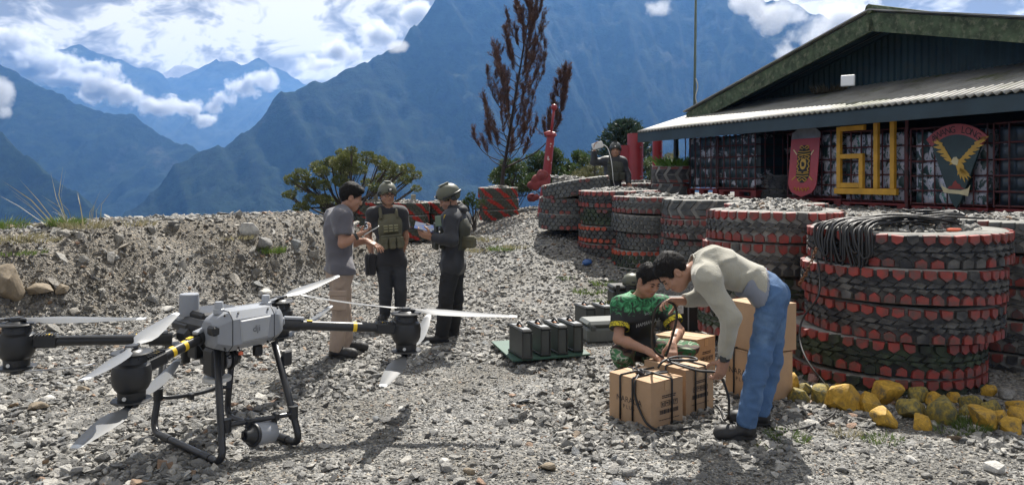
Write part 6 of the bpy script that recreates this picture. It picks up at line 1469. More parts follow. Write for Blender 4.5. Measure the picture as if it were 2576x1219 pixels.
def vest(e, J, inf, mat, label_parts=True, back=True, seed=3, pouches=()):
    fw, right, spine = inf['fw'], inf['right'], inf['spine']; c = J['chest']; p = J['pelvis']; n = J['neck']
    lo, hi = bounds([n, p, J['sh'][0], J['sh'][1]], .26); v = Vox(lo, hi, .008)
    v.cap(p+spine*.16, c, .172, .186, .03, sq=(fw, .80)); v.cap(c, n-spine*.09, .184, .13, .03, sq=(fw, .78))
    v.half(p+spine*.13, -spine); v.half(n-spine*.07, spine)
    for q in (0, 1): v.cap(J['sh'][q]*1.02-n*.02-spine*.02, J['sh'][q]*1.02-n*.02-spine*.25, .085, .095, .02, 'sub')
    v.wrinkle(seed, .003, 30); vo = v.mesh('plate_carrier', mat, e)
    Rm = np.stack([right, fw, spine], 1)
    for q in (0, 1):
        a = n+(J['sh'][q]-n)*.55; b = MB(); b.tube(poly_curve([a+fw*.115-spine*.09, a+fw*.06+spine*.02, a-fw*.02+spine*.035, a-fw*.10-spine*.04], 4), .022, 6); b.build('shoulder_strap', mat, vo, smooth=True)
    for (x, z, sx, sz, sy, off) in pouches:
        b = MB(); b.box(p+spine*z+right*x+fw*(.150+off), (sx, sy, sz), Rm, bev=.012); b.build('pouch', mat, vo)
        b = MB(); b.box(p+spine*(z+sz*.28)+right*x+fw*(.150+off+sy*.5), (sx*1.02, .010, sz*.40), Rm, bev=.003); b.build('pouch_flap', mat, vo)
    return vo, Rm
def mid(a, b, t=.5): return a+(b-a)*t

# ---- 1: man in grey polo, seen from behind his left, looking at a phone
d = 7.05; g0 = 0.02
J = dict(head=P(884, 496, d+.02), neck=P(862, 528, d), chest=P(852, 575, d), pelvis=P(853, 668, d), fwd=np.array([.92, .30, 0]), ground=0,
         sh=[P(838, 548, d+.17), P(862, 548, d-.17)], el=[P(880, 610, d+.22), P(862, 612, d-.24)], wr=[P(922, 606, d+.14), P(900, 592, d-.20)],
         hip=[P(848, 690, d+.09), P(860, 690, d-.09)], kn=[P(862, 775, d+.12), P(857, 775, d-.09)], an=[P(872, 865, d+.22), P(846, 878, d-.06)])
e1, b1_, s1_, t1_, i1 = person('man in grey polo and beige cargo trousers looking at his phone', J, POLO, KHAK, 'short', headfw=np.array([.93, .25, -.30]), hands=[dict(d=np.array([.85, -.15, -.35]), palm=np.array([.1, .2, -1]), side=1, curl=.35, spread=.3), dict(d=np.array([.8, .3, .35]), palm=np.array([-.3, .25, .85]), side=-1, curl=.9, thumb=.9)],
     shirt_hem=-.06, collar=True, toes=[np.array([.9, -.1, 0]), np.array([.95, -.22, 0])], seed=1, hairkw=dict(thick=.015, fringe=1.0, crop=True, back=-.075), shirt_loose=.028, wr=1.2, leg_loose=.016, zg=.02)
for q in (0, 1):
    k = J['kn'][q]; hp_ = J['hip'][q]; c = mid(hp_, k, .72)+np.array([0, -.115 if q else .1, 0]); b = MB(); b.box(c, (.15, .022, .17), frame(np.array([1, .1, 0])), bev=.008); b.build('cargo_pocket', KHAK, t1_); b = MB(); b.box(c+np.array([0, -.006, .07]), (.155, .026, .05), frame(np.array([1, .1, 0])), bev=.006); b.build('pocket_flap', KHAK, t1_)
wp = J['wr'][1]; ad_ = nrm(J['wr'][1]-J['el'][1]); b = MB(); b.tube([wp-ad_*.03, wp-ad_*.005], .034, 14); b.build('watch', BATD, b1_, auto=40)
ph = J['wr'][1]+np.array([.12, .03, .045]); Rp_ = frame(np.array([.85, .1, .5]), np.array([-.45, -.1, .9]))
pho = empty('smartphone', ph, 'pale smartphone in the hand of the man in grey polo', 'phone')
b = MB(); b.box(ph, (.15, .074, .009), Rp_, bev=.003); b.build('phone_body', DW, pho); b = MB(); b.box(ph+Rp_@np.array([0, 0, .0052]), (.14, .066, .001), Rp_); b.build('screen', pm('phone_glass', (.02, .02, .025), .08, var=0), pho)

# ---- 2: man with glasses, helmet and olive vest, facing us
d = 8.95
J = dict(head=P(975, 489, d-.02), neck=P(975, 522, d), chest=P(976, 565, d), pelvis=P(984, 645, d), fwd=np.array([.28, -.96, 0]), ground=0,
         sh=[P(1010, 536, d+.06), P(938, 538, d-.06)], el=[P(1020, 595, d+.10), P(926, 592, d+.02)], wr=[P(1012, 640, d+.20), P(936, 645, d-.02)],
         hip=[P(1002, 665, d+.02), P(966, 665, d-.02)], kn=[P(1008, 728, d-.02), P(971, 732, d-.05)], an=[P(1006, 785, d+.06), P(968, 790, d)])
e2, b2_, s2_, t2_, i2 = person('man in helmet, glasses and olive plate vest standing in the middle', J, BTEE, CHAR, 'short', h=.007, headfw=np.array([.42, -.9, -.06]), hands=[dict(d=np.array([.1, .3, -.9]), palm=np.array([-1, 0, 0]), side=1, curl=.6), dict(d=np.array([.15, -.1, -1]), palm=np.array([.8, .5, 0]), side=1, curl=.6)],
     toes=[np.array([.3, -.95, 0]), np.array([-.05, -1, 0])], seed=2, hairkw=dict(thick=.010), zg=.0)
helmet(e2, J['head'], i2['RH'], HELM)
vo, Rm = vest(e2, J, i2, OLIV, pouches=[(0, .19, .24, .15, .045, .02), (-.09, .17, .075, .13, .04, .065), (0, .17, .075, .13, .04, .068), (.09, .17, .075, .13, .04, .065), (0, .335, .19, .10, .02, .012)])
for k in range(3):
    for x in (-.06, 0, .06):
        b = MB(); b.box(J['pelvis']+i2['spine']*(.31+.03*k)+i2['right']*x+i2['fw']*.176, (.045, .008, .016), Rm, bev=.003); b.build('webbing_tab', pm('pale_olive_webbing', (.24, .235, .14), .8), vo)
RH = i2['RH']; hc = J['head']
for x in (-1, 1):
    b = MB(); b.tube([hc+RH@np.array([x*.033+.027*math.cos(t), .101, -.004+.020*math.sin(t)]) for t in np.linspace(0, 6.283, 15)[:-1]], .0028, 5, closed=True); b.build('spectacle_rim', BATD, e2, smooth=True)
    b = MB(); b.tube([hc+RH@np.array([x*.058, .100, 0]), hc+RH@np.array([x*.082, .0, .0])], .0025, 5); b.build('spectacle_arm', BATD, e2)
b = MB(); b.tube([hc+RH@np.array([-.008, .103, 0]), hc+RH@np.array([.008, .103, 0])], .0025, 5); b.build('spectacle_bridge', BATD, e2)
aq = mid(J['sh'][1], J['el'][1], .52); nf = nrm(np.array([-.35, -.94, 0])); text_mesh('3', .12, aq+nf*.082, nrm(np.cross(nf, ZZ))*-1, ZZ, pm('white_print', (.75, .8, .85), .7), 'sleeve_number', s2_, depth=.002)
bg = empty('shoulder_bag', P(938, 665, d-.05), 'small black bag hanging at the hip of the man with glasses', 'bag')
v = Vox(P(932, 665, d-.1)-.2, P(932, 665, d-.1)+.2, .008); v.box(P(932, 665, d-.10), rotz(.3), (.065, .04, .125), .03, .0); v.wrinkle(3, .004, 25); v.mesh('bag_body', BTEE, bg)
b = MB(); b.tube(poly_curve([P(932, 635, d-.12), P(926, 655, d-.16), P(930, 690, d-.15)], 4), .006, 5); b.build('zip', BATD, bg)

# ---- 3: man in black jacket reading a booklet, side view
d = 7.75
J = dict(head=P(1128, 499, d), neck=P(1142, 530, d), chest=P(1146, 575, d), pelvis=P(1138, 658, d), fwd=np.array([-.93, -.25, 0]), ground=0,
         sh=[P(1132, 550, d-.17), P(1162, 552, d+.15)], el=[P(1136, 604, d-.26), P(1150, 610, d+.22)], wr=[P(1086, 597, d-.22), P(1092, 588, d+.10)],
         hip=[P(1134, 676, d-.09), P(1144, 676, d+.09)], kn=[P(1122, 752, d-.14), P(1146, 752, d+.08)], an=[P(1112, 838, d-.06), P(1140, 826, d+.25)])
e3, b3_, s3_, t3_, i3 = person('man in helmet and black jacket reading a booklet', J, BJAK, BPAN, .93, headfw=np.array([-.9, -.30, -.42]), hands=[dict(d=np.array([-.9, 0, .25]), palm=np.array([0, .6, .6]), side=-1, curl=.7), dict(d=np.array([-.9, -.1, .2]), palm=np.array([0, -.6, .6]), side=1, curl=.7)],
     shirt_hem=-.13, toes=[np.array([-.95, -.3, 0]), np.array([-.8, -.5, 0])], seed=3, hairkw=dict(thick=.010), shirt_loose=.024, wr=1.4, leg_loose=.02, zg=.0)
helmet(e3, J['head'], i3['RH'], HELM, True)
vo, Rm = vest(e3, J, i3, OLVD, pouches=[(0, .20, .22, .15, .04, .03), (0, .335, .14, .12, .03, .025)])
b = MB(); cpk = P(1172, 608, d-.10); b.box(cpk, (.20, .11, .12), frame(np.array([.92, -.35, 0])), bev=.02); b.build('side_pouch', OLIV, vo)
b = MB(); b.box(cpk+np.array([0, -.06, .035]), (.20, .012, .05), frame(np.array([.92, -.35, 0])), bev=.005); b.build('pouch_flap', OLIV, vo)
b = MB(); b.box(P(1104, 556, d-.16), (.09, .03, .11), frame(np.array([.75, -.6, .1])), bev=.008); b.build('map_pocket', pm('pale_green_pocket', (.14, .19, .13), .5), vo)
b = MB(); b.tube([P(1120, 548, d-.24)+np.array([.012*math.cos(t), 0, .03*math.sin(t)]) for t in np.linspace(0, 6.28, 12)[:-1]], .004, 5, closed=True); b.build('carabiner', DY, vo)
v = Vox(J['neck']-.22, J['neck']+.22, .008); hk = J['neck']-i3['fw']*.055+i3['spine']*.015; v.ell(hk, np.eye(3), (.085, .11, .055), .0); v.cap(J['neck']-.02*ZZ, J['neck']+ZZ*.05, .078, .085, .03); v.cap(J['neck']+ZZ*.0, J['neck']+ZZ*.14, .062, .09, .01, 'sub'); v.wrinkle(9, .008, 28); v.mesh('hood', BJAK, s3_)
bk = P(1072, 580, d-.06); Rk = frame(np.array([-.55, .35, .62]), np.array([.3, -.2, 1])) 
bo = empty('booklet', bk, 'open printed booklet in the hands of the man in black jacket', 'booklet')
Rk = R3(np.array([-.95, -.1, .22]), np.array([.22, -.10, 1]))
PAP = pm('printed_paper', (.085, .10, .135), .9, spec=.1, var=.2, col2=(.04, .07, .19), c2lo=.52, c2hi=.56, c2scale=18.0)
for sg, ang in ((-1, .18), (1, -.18)):
    Ra = Rk@np.array([[math.cos(ang), 0, math.sin(ang)], [0, 1, 0], [-math.sin(ang), 0, math.cos(ang)]]); b = MB(); b.box(bk+Ra@np.array([sg*.095, 0, 0]), (.19, .25, .006), Ra); b.build('page', PAP, bo)

# ---- 4: squatting man in green jersey
d = 6.05
J = dict(head=P(1631, 705, d-.12), neck=P(1608, 744, d), chest=P(1606, 790, d+.02), pelvis=P(1600, 868, d+.10), fwd=np.array([.55, -.80, -.25]), ground=0,
         sh=[P(1668, 768, d+.02), P(1562, 768, d-.02)], el=[P(1708, 832, d-.12), P(1556, 852, d-.16)], wr=[P(1690, 866, d-.42), P(1630, 882, d-.40)],
         hip=[P(1632, 885, d+.06), P(1575, 885, d+.06)], kn=[P(1735, 868, d-.10), P(1556, 880, d-.34)], an=[P(1690, 945, d-.06), P(1590, 945, d-.02)])
e4, b4_, s4_, t4_, i4 = person('squatting man in green patterned jersey tying the box', J, [JERS], [CAMO], 'short', headfw=np.array([.48, -.82, -.42]), headup=np.array([.2, -.3, 1]), hands=[dict(d=np.array([-.1, -.75, -.55]), palm=np.array([0, .4, -.9]), side=-1, curl=.7), dict(d=np.array([.75, -.5, -.4]), palm=np.array([0, .2, -1]), side=1, curl=.45, spread=.2)],
     shirt_hem=-.02, toes=[np.array([.5, -.8, 0]), np.array([.1, -1, 0])], seed=4, hairkw=dict(thick=.013, crop=True), shirt_loose=.020, zg=.0)
YB = camo('yellow_pattern_band', [(0, (.62, .52, .03)), (.46, (.02, .02, .02)), (.55, (.62, .52, .03))], 42.0)
for q in (0, 1):
    a = J['sh'][q]; dd_ = nrm(J['el'][q]-a); ce = a+(J['el'][q]-a)*.70; b = MB(); b.tube([ce-dd_*.035, ce+dd_*.003], [.079, .078], 20, cap=False); b.build('sleeve_band', YB, s4_, smooth=True)
TXT = pm('grey_white_print', (.45, .48, .48), .7)
ctr = mid(J['chest'], J['pelvis'], .05)+i4['fw']*.150; text_mesh('MULAWARMAN', .042, ctr, -i4['right']*-1, i4['spine'], TXT, 'jersey_lettering', s4_, depth=.012)
text_mesh('SIBER CHE', .026, ctr+i4['spine']*.075-i4['fw']*.006, i4['right'], i4['spine'], TXT, 'jersey_lettering', s4_, depth=.012)
b = MB(); b.lathe([(0, -.003), (.02, 0), (0, .003)], c=P(1697, 768, d-.16), R=frame(i4['fw'])[:, [1, 2, 0]], n=14); b.build('chest_badge', GOLD, s4_)

# ---- 5: man bending over in grey fleece and jeans
d = 4.95
J = dict(head=P(1692, 685, d-.03), neck=P(1748, 668, d), chest=P(1800, 668, d), pelvis=P(1925, 715, d), fwd=np.array([-.35, -.12, -1.0]), ground=0,
         sh=[P(1775, 700, d-.17), P(1782, 676, d+.18)], el=[P(1836, 800, d-.20), P(1768, 745, d+.28)], wr=[P(1822, 905, d-.08), P(1716, 757, d+.20)],
         hip=[P(1942, 742, d-.085), P(1950, 742, d+.10)], kn=[P(1912, 895, d-.12), P(1940, 900, d+.16)], an=[P(1876, 1065, d-.14), P(1912, 1040, d+.13)])
e5, b5_, s5_, t5_, i5 = person('man in grey fleece and blue jeans bending over the boxes', J, FLEE, DENM, .93, headfw=np.array([-.62, -.12, -.78]), headup=np.array([-.75, 0, .66]), hands=[dict(d=np.array([-.28, .0, -.95]), palm=np.array([-.3, .9, 0]), side=-1, curl=.95, thumb=.9), dict(d=np.array([-.95, -.15, .05]), palm=np.array([.1, -.5, -.8]), side=-1, curl=.75, thumb=.9)],
     shirt_hem=.045, toes=[np.array([-.98, -.15, 0]), np.array([-.95, .1, 0])], seed=5, hairkw=dict(thick=.012, crop=True), shirt_loose=.020, wr=1.7, leg_loose=.014, torso_r=.98, zg=.02)
ad_ = nrm(J['wr'][0]-J['el'][0]); b = MB(); b.tube([J['wr'][0]-ad_*.035, J['wr'][0]-ad_*.008], .035, 14); w5 = b.build('watch_strap', BATD, b5_, auto=40)
b = MB(); b.box(J['wr'][0]-ad_*.02+np.array([-.02, -.036, 0]), (.04, .014, .045), frame(np.array([1, -.5, 0])), bev=.006); b.build('watch_case', BATD, b5_)
v = Vox(J['pelvis']-.30, J['pelvis']+.30, .008); sp5, fw5 = i5['spine'], i5['fw']; v.cap(J['hip'][0]+sp5*.03, J['hip'][1]+sp5*.03, .113, None, .05, sq=(fw5, .95)); v.cap(J['pelvis']+sp5*.02, J['pelvis']+sp5*.2, .136, .15, .04, sq=(fw5, .80)); v.wrinkle(8, .006, 22); v.half(J['pelvis']+sp5*.03, -sp5); v.half(J['pelvis']+sp5*.16, sp5); v.mesh('undershirt', UNDR, e5)
v = Vox(J['neck']-.2, J['neck']+.2, .007); v.cap(J['neck']-sp5*.03, J['neck']+sp5*.035, .078, .072, .01, flat1=True); v.cap(J['neck']-sp5*.1, J['neck']+sp5*.1, .062, None, 0, 'sub'); v.mesh('fleece_collar', FLEE, s5_)
# ---- 6: distant man in dark clothes holding up a white device
d = 13.9
J = dict(head=P(1548, 377, d), neck=P(1546, 397, d), chest=P(1544, 420, d), pelvis=P(1540, 472, d), fwd=np.array([-.25, -.97, 0]), ground=.65,
         sh=[P(1566, 406, d+.02), P(1523, 405, d)], el=[P(1578, 440, d), P(1494, 408, d-.05)], wr=[P(1582, 464, d-.15), P(1495, 378, d-.08)],
         hip=[P(1549, 482, d), P(1531, 482, d)], kn=[P(1550, 535, d), P(1530, 535, d)], an=[P(1550, 590, d), P(1530, 590, d)])
e6, b6_, s6_, t6_, i6 = person('distant man in helmet raising a white device behind the tyres', J, BJAK, BPAN, .95, h=.010, headfw=np.array([-.15, -1, -.05]), hands=[dict(d=np.array([.4, -.3, -.8]), palm=np.array([-.5, -.5, 0]), side=1, curl=.7), dict(d=np.array([.1, -.1, 1]), palm=np.array([.6, -.4, 0]), side=1, curl=.6)], seed=6, hairkw=dict(thick=.008, h=.009), shirt_hem=-.12, shirt_loose=.022)
helmet(e6, J['head'], i6['RH'], HELD)
vest(e6, J, i6, OLVD, pouches=[(0, .20, .22, .16, .04, .03), (0, .34, .17, .12, .03, .025), (-.17, .22, .10, .14, .10, -.09), (.05, .06, .14, .14, .05, -.02)])
dv = P(1503, 366, d-.1); wd = empty('white_device', dv, 'white flat device with a cable in the raised hand of the distant man', 'device')
b = MB(); b.box(dv, (.20, .06, .12), frame(np.array([.92, -.2, .30])), bev=.012); b.build('device_body', DW, wd)
cord([P(1514, 362, d-.1), P(1528, 372, d-.12), P(1537, 400, d-.22), P(1541, 430, d-.26), P(1543, 455, d-.26), P(1549, 474, d-.2)], .007, 'device_cable', par=wd, mat=DW)
cord([P(1582, 470, d-.2), P(1592, 475, d-.2), P(1594, 485, d-.15)], .007, 'device_cable', par=wd, mat=DW)
# ------------------------------------------------------------------ plants
def leaf_mat(name, stops, sc=3.0, rough=.6, trans=.25):
    m = bpy.data.materials.new(name); m.use_nodes = True; nt = m.node_tree; b = nt.nodes['Principled BSDF']; tc = N(nt, 'ShaderNodeTexCoord')
    n1 = N(nt, 'ShaderNodeTexNoise', i_Scale=sc, i_Detail=6.0, i_Roughness=.75); L(nt, tc.outputs['Object'], n1.inputs['Vector'])
    r = ramp(nt, n1.outputs['Fac'], stops); L(nt, r.outputs[0], b.inputs['Base Color']); b.inputs['Roughness'].default_value = rough
    tr = N(nt, 'ShaderNodeBsdfTranslucent'); L(nt, r.outputs[0], tr.inputs[0]); mx = N(nt, 'ShaderNodeMixShader'); mx.inputs[0].default_value = trans
    L(nt, b.outputs[0], mx.inputs[1]); L(nt, tr.outputs[0], mx.inputs[2]); L(nt, mx.outputs[0], nt.nodes['Material Output'].inputs[0]); return m
BARK = pm('brown_grey_bark', (.06, .05, .042), .9, var=.35, scale=12, bump=.5, bscale=40)
BARKD = pm('dark_bark', (.032, .024, .022), .9, var=.35, scale=12, bump=.4, bscale=40)
def leaves(P0, D, Ls, Ws, rng):
    """triangular leaves: base P0, direction D, lengths, widths -> V, F"""
    n = len(P0); A = rng.normal(size=(n, 3)); S = np.cross(D, A); S /= np.linalg.norm(S, axis=1)[:, None]+1e-9
    mid_ = P0+D*Ls[:, None]*.45
    V = np.stack([P0, mid_-S*Ws[:, None], P0+D*Ls[:, None], mid_+S*Ws[:, None]], 1).reshape(-1, 3)
    return V, np.arange(n*4).reshape(n, 4)
def tree(nm, label, group, trunk_pts, trunk_r, twigs, leafV, leafF, lm, bm_, cat='tree'):
    e = empty(nm, trunk_pts[0], label, cat, group)
    b = MB(); b.tube(trunk_pts, trunk_r, 8)
    b.build('trunk', bm_, e, smooth=True)
    if twigs:
        b = MB()
        for pts, r0 in twigs: b.tube(pts, [r0*(1-.75*i/max(1, len(pts)-1)) for i in range(len(pts))], 4, cap=False)
        b.build('branches', bm_, e, smooth=True)
    mesh_np('crown', leafV, leafF, lm, e); return e
# reddish brown needle tree in the striped planter
def needle_tree():
    rng = np.random.RandomState(12); d = 20.0; LM = leaf_mat('red_brown_needles', [(.3, (.045, .024, .018)), (.55, (.11, .055, .038)), (.75, (.19, .10, .065))], 5, .7, .15)
    tp = poly_curve([P(1263, 474, d), P(1266, 430, d), P(1274, 385, d), P(1283, 330, d), P(1295, 250, d), P(1309, 170, d), P(1322, 90, d), P(1338, 10, d), P(1350, -45, d)], 4); n = len(tp)
    tr = [.055*(1-.88*i/(n-1)) for i in range(n)]; tw = []; LP = []; LD = []
    def spray(pts, r0, start=.35, dens=34):
        pts = poly_curve(pts, 3); tw.append((pts, r0)); m = len(pts)
        for i in range(int(m*start), m):
            dr = nrm(pts[min(i+1, m-1)]-pts[max(i-1, 0)])
            for k in range(2):
                sd = nrm(dr*1.1+rng.normal(size=3)*.42+np.array([0, 0, .5])); l = rng.uniform(.10, .24); q0 = pts[i]; q1 = q0+sd*l*.6; q2 = q1+nrm(sd+np.array([0, 0, .6]))*l*.55
                tw.append(([q0, q1, q2], .006))
                for t in np.linspace(.25, 1.0, 9):
                    c = q0+(q1-q0)*min(1, t*1.7) if t < .6 else q1+(q2-q1)*((t-.6)/.4)
                    for _ in range(6): LP.append(c+rng.normal(size=3)*.018); LD.append(nrm(sd+np.array([0, 0, .5])+rng.normal(size=3)*.60))
    for k in range(74):
        t = .16+.84*(k/74)**1.0; i = min(n-2, int(t*(n-1))); base = tp[i]; az = k*2.4+rng.normal()*.4
        ln = np.interp(t, [.15, .28, .5, .7, .85, 1.0], [1.0, 1.15, .95, .62, .38, .18])*rng.uniform(.65, 1.12)
        o = np.array([math.cos(az), math.sin(az)*.9, 0]); 
        if t < .3: up_ = .55
        else: up_ = .95
        p1 = base+o*ln*.45+ZZ*ln*up_*.32; p2 = base+o*ln*.72+ZZ*ln*up_*.85; p3 = base+o*ln*.82+ZZ*ln*up_*1.35
        spray([base, p1, p2, p3], .018*(1-.6*t), .30 if t > .3 else .55)
    # long separate limb on the right
    lim = [P(1267, 425, d), P(1300, 408, d-.1), P(1345, 385, d-.2), P(1385, 345, d-.25), P(1405, 290, d-.25), P(1415, 240, d-.2), P(1424, 200, d-.2)]; tw.append((poly_curve(lim, 3), .022))
    for q in range(16):
        t = .45+.55*q/15; pl = poly_curve(lim, 6); b0 = pl[int(t*(len(pl)-1))]; az = q*2.2; o = np.array([math.cos(az), math.sin(az), 0]); l = .34*(1.25-t*.6); spray([b0, b0+o*l*.4+ZZ*l*.4, b0+o*l*.55+ZZ*l*1.1], .008, .2)
    LP = np.array(LP); LD = np.array(LD); V, Fq = leaves(LP, LD, rng.uniform(.05, .11, len(LP)), rng.uniform(.0035, .007, len(LP)), rng)
    tree('needle_tree', 'tall thin reddish brown needle tree in the striped tyre planter', None, tp, tr, tw, V, Fq, LM, BARKD)
needle_tree()
def clump_tree(nm, label, group, base, d, clumps, lm, rng, trunk_r=.08, per=90, leaf=(.05, .10), lw=.4, bark=BARK, flat=.7, limb=.03, depth=.9, cat='tree', drop=0.0):
    """clumps: (column, row, radius px) on the picture plane at depth d, spread in depth as well"""
    LPs = []; LDs = []; tw = []; b0 = np.asarray(base, float)
    cs = []
    for x, y, r in clumps:
        R_ = r/F_PX*d; c = P(x, y, d)+np.array([0, rng.uniform(-1, 1)*depth, 0]); cs.append((c, R_))
    top = np.mean([c for c, _ in cs], 0); trunk = poly_curve([b0, b0+(top-b0)*.35+rng.normal(size=3)*.06, b0+(top-b0)*.6], 3)
    for c, R_ in cs:
        st = trunk[rng.randint(1, len(trunk))]; m_ = st+(c-st)*.5+rng.normal(size=3)*R_*.4-ZZ*R_*.3; path = poly_curve([st, m_, c], 3); tw.append((path, limb))
        for _ in range(3): q = c+rng.normal(size=3)*R_*.45; tw.append(([path[len(path)//2], (path[-1]+q)/2, q], limb*.4))
        n = int(per*4.5*(R_/.25)**2); dv = rng.normal(size=(n, 3)); dv /= np.linalg.norm(dv, axis=1)[:, None]; rad = rng.uniform(.35, 1.0, n)**.6
        pts = c+dv*np.array([1, 1, flat])*(R_*rad)[:, None]; LPs.append(pts); LDs.append(dv*.8+rng.normal(size=(n, 3))*.5+np.array([0, 0, .45]))
    Pn = np.concatenate(LPs); Dn = np.concatenate(LDs); Dn /= np.linalg.norm(Dn, axis=1)[:, None]; ls = rng.uniform(*leaf, len(Pn))
    V, Fq = leaves(Pn, Dn, ls, ls*lw*.5, rng)
    return tree(nm, label, group, trunk, [trunk_r*(1-.5*i/(len(trunk)-1)) for i in range(len(trunk))], tw, V, Fq, lm, bark, cat)
JUN = leaf_mat('olive_juniper_leaf', [(.3, (.04, .055, .018)), (.5, (.115, .135, .042)), (.68, (.21, .21, .075)), (.8, (.28, .24, .10))], 2.2)
rng = np.random.RandomState(5)
cl = [(870, 412, 28), (815, 515, 28), (890, 400, 26), (860, 398, 22), (835, 408, 20), (920, 395, 22), (945, 404, 20), (800, 420, 22), (820, 432, 20), (775, 440, 22), (757, 452, 18), (845, 430, 22), (880, 425, 24), (915, 425, 22), (960, 425, 22), (985, 418, 18), (1005, 430, 20), (1030, 425, 18), (1045, 440, 14), (1020, 452, 16), (990, 450, 18), (745, 488, 14), (770, 470, 16), (800, 460, 18), (730, 490, 10), (830, 465, 18), (870, 455, 20), (940, 450, 20), (905, 460, 16), (800, 500, 20), (785, 520, 20), (830, 500, 18), (815, 530, 18), (1040, 475, 12), (960, 470, 15), (855, 385, 14), (905, 382, 13)]
bq = P(850, 560, 17.5); clump_tree('spreading_tree', 'low spreading olive green tree behind the gravel bank', None, (bq[0], bq[1], float(H(bq[0], bq[1]))-.1), 17.5, cl, JUN, rng, .10, 260, (.03, .065), .5, flat=.66)
GR1 = leaf_mat('mid_green_leaf', [(.3, (.022, .04, .014)), (.5, (.06, .10, .03)), (.72, (.13, .17, .055))], 2.5)
GR2 = leaf_mat('dull_straw_green_leaf', [(.3, (.05, .055, .022)), (.5, (.12, .125, .05)), (.72, (.23, .21, .10))], 2.5)
GR3 = leaf_mat('dark_conifer_leaf', [(.3, (.012, .024, .016)), (.55, (.03, .055, .032)), (.75, (.06, .09, .05))], 3.0)
GR4 = leaf_mat('fresh_green_leaf', [(.3, (.05, .12, .02)), (.55, (.12, .24, .04)), (.75, (.25, .36, .09))], 4.0)
def shrub(label, x0, x1, y0, y1, d, mat, n, seed, r=(12, 20), leaf=(.06, .12), lw=.5):
    g = np.random.RandomState(seed); cl_ = []
    while len(cl_) < n:
        x = g.uniform(x0, x1); y = g.uniform(y0, y1); u = (x-(x0+x1)/2)/((x1-x0)/2); 
        if (y-y0)/(y1-y0) < .55*u*u+g.uniform(-.06, .1): continue
        cl_.append((x, y, g.uniform(*r)))
    b = P((x0+x1)/2, y1, d); clump_tree('shrub', label, 'shrubs behind the tyre wall', (b[0], b[1], float(H(b[0], b[1]))-.2), d, cl_, mat, g, .05, 130, (leaf[0]*.7, leaf[1]*.7), lw, flat=.8, limb=.016, depth=.5, cat='shrub')
shrub('bright green shrub right of the needle tree trunk', 1245, 1345, 405, 475, 21.5, GR1, 26, 1)
shrub('broad leaved green shrub behind the red pillar', 1325, 1435, 372, 470, 22.5, GR1, 34, 2)
shrub('tall green shrub left of the distant man', 1405, 1505, 385, 470, 22.0, GR1, 28, 3)
shrub('straw coloured shrub beside the distant man', 1440, 1530, 410, 465, 20.0, GR2, 24, 4, (10, 16), (.05, .10), .3)
shrub('green shrub between the two red gateway posts', 1620, 1665, 400, 455, 20.0, GR1, 12, 5, (9, 14))
shrub('straw coloured bush right of the thin red post', 1655, 1725, 378, 425, 21.0, GR2, 16, 6, (9, 14), (.05, .1), .3)
shrub('leafy green weeds at the wall end near the man with booklet', 1165, 1215, 492, 520, 17.5, GR1, 9, 7, (8, 12), (.05, .09), .6)
def conifer(label, x, ytop, ybot, d, seed):
    g = np.random.RandomState(seed); t0 = P(x, ybot, d); t1 = P(x, ytop, d); hgt = t1[2]-t0[2]; tw = []; LP = []; LD = []
    for k in range(12):
        f = k/11; z = t0[2]+hgt*(.05+.88*f); ln = .95*(1-f)**.7+.22
        for j in range(6):
            az = j*1.047+k*.5+g.normal()*.1; o = np.array([math.cos(az), math.sin(az), 0]); b0 = np.array([t0[0], t0[1], z]); pts = poly_curve([b0, b0+o*ln*.5+ZZ*.02, b0+o*ln+ZZ*.30*ln], 4); tw.append((pts, .02))
            for p in pts[2:]:
                for _ in range(24): LP.append(p+g.normal(size=3)*.05); LD.append(nrm(o*.6+ZZ*.5+g.normal(size=3)*.7))
    LP = np.array(LP); LD = np.array(LD); V, Fq = leaves(LP, LD, g.uniform(.08, .16, len(LP)), g.uniform(.012, .022, len(LP)), g)
    gz_ = float(H(t0[0], t0[1])); tree('conifer', label, None, [np.array([t0[0], t0[1], gz_-.2]), t0, t1], [.09, .07, .015], tw, V, Fq, GR3, BARK)
conifer('dark green conifer with tiered boughs behind the distant man', 1572, 305, 440, 24.0, 3)
def tuft(nm, label, c, n, hgt, rad, mat, seed, lean=(0, 0, 0), kind='stuff', w=.004, cat='grass'):
    g = np.random.RandomState(seed); V = []; Fs = []
    for i in range(n):
        a = g.rand()*6.28; r = rad*math.sqrt(g.rand()); b0 = np.asarray(c)+np.array([r*math.cos(a), r*math.sin(a), -.01]); h_ = hgt*g.uniform(.45, 1.1)
        d0 = nrm(np.array([math.cos(a), math.sin(a), 0])*g.uniform(.1, .7)+np.asarray(lean)+ZZ); d1 = nrm(d0+np.array([math.cos(a), math.sin(a), -.5])*g.uniform(.1, .6)); s_ = nrm(np.cross(d0, g.normal(size=3)))*w*g.uniform(.7, 1.3)
        m1 = b0+d0*h_*.55; tp = m1+d1*h_*.5; k = len(V); V += [b0-s_, b0+s_, m1+s_*.8, m1-s_*.8, tp]; Fs += [(k, k+1, k+2, k+3), (k+3, k+2, k+4)]
    o = mesh_np(nm, V, Fs, mat); return tag(o, label, cat, kind=kind)
def on_bank(x, y):
    for d in np.arange(4, 22, .03):
        q = P(x, y, d)
        if q[2] <= H(q[0], q[1]): return np.array([q[0], q[1], float(H(q[0], q[1]))])
    return P(x, y, 10)
STRAW = leaf_mat('straw_blade', [(.3, (.16, .15, .08)), (.7, (.38, .34, .20))], 3.0)
GRS = leaf_mat('grass_blade', [(.3, (.06, .11, .025)), (.55, (.13, .19, .045)), (.75, (.28, .28, .10))], 9.0)
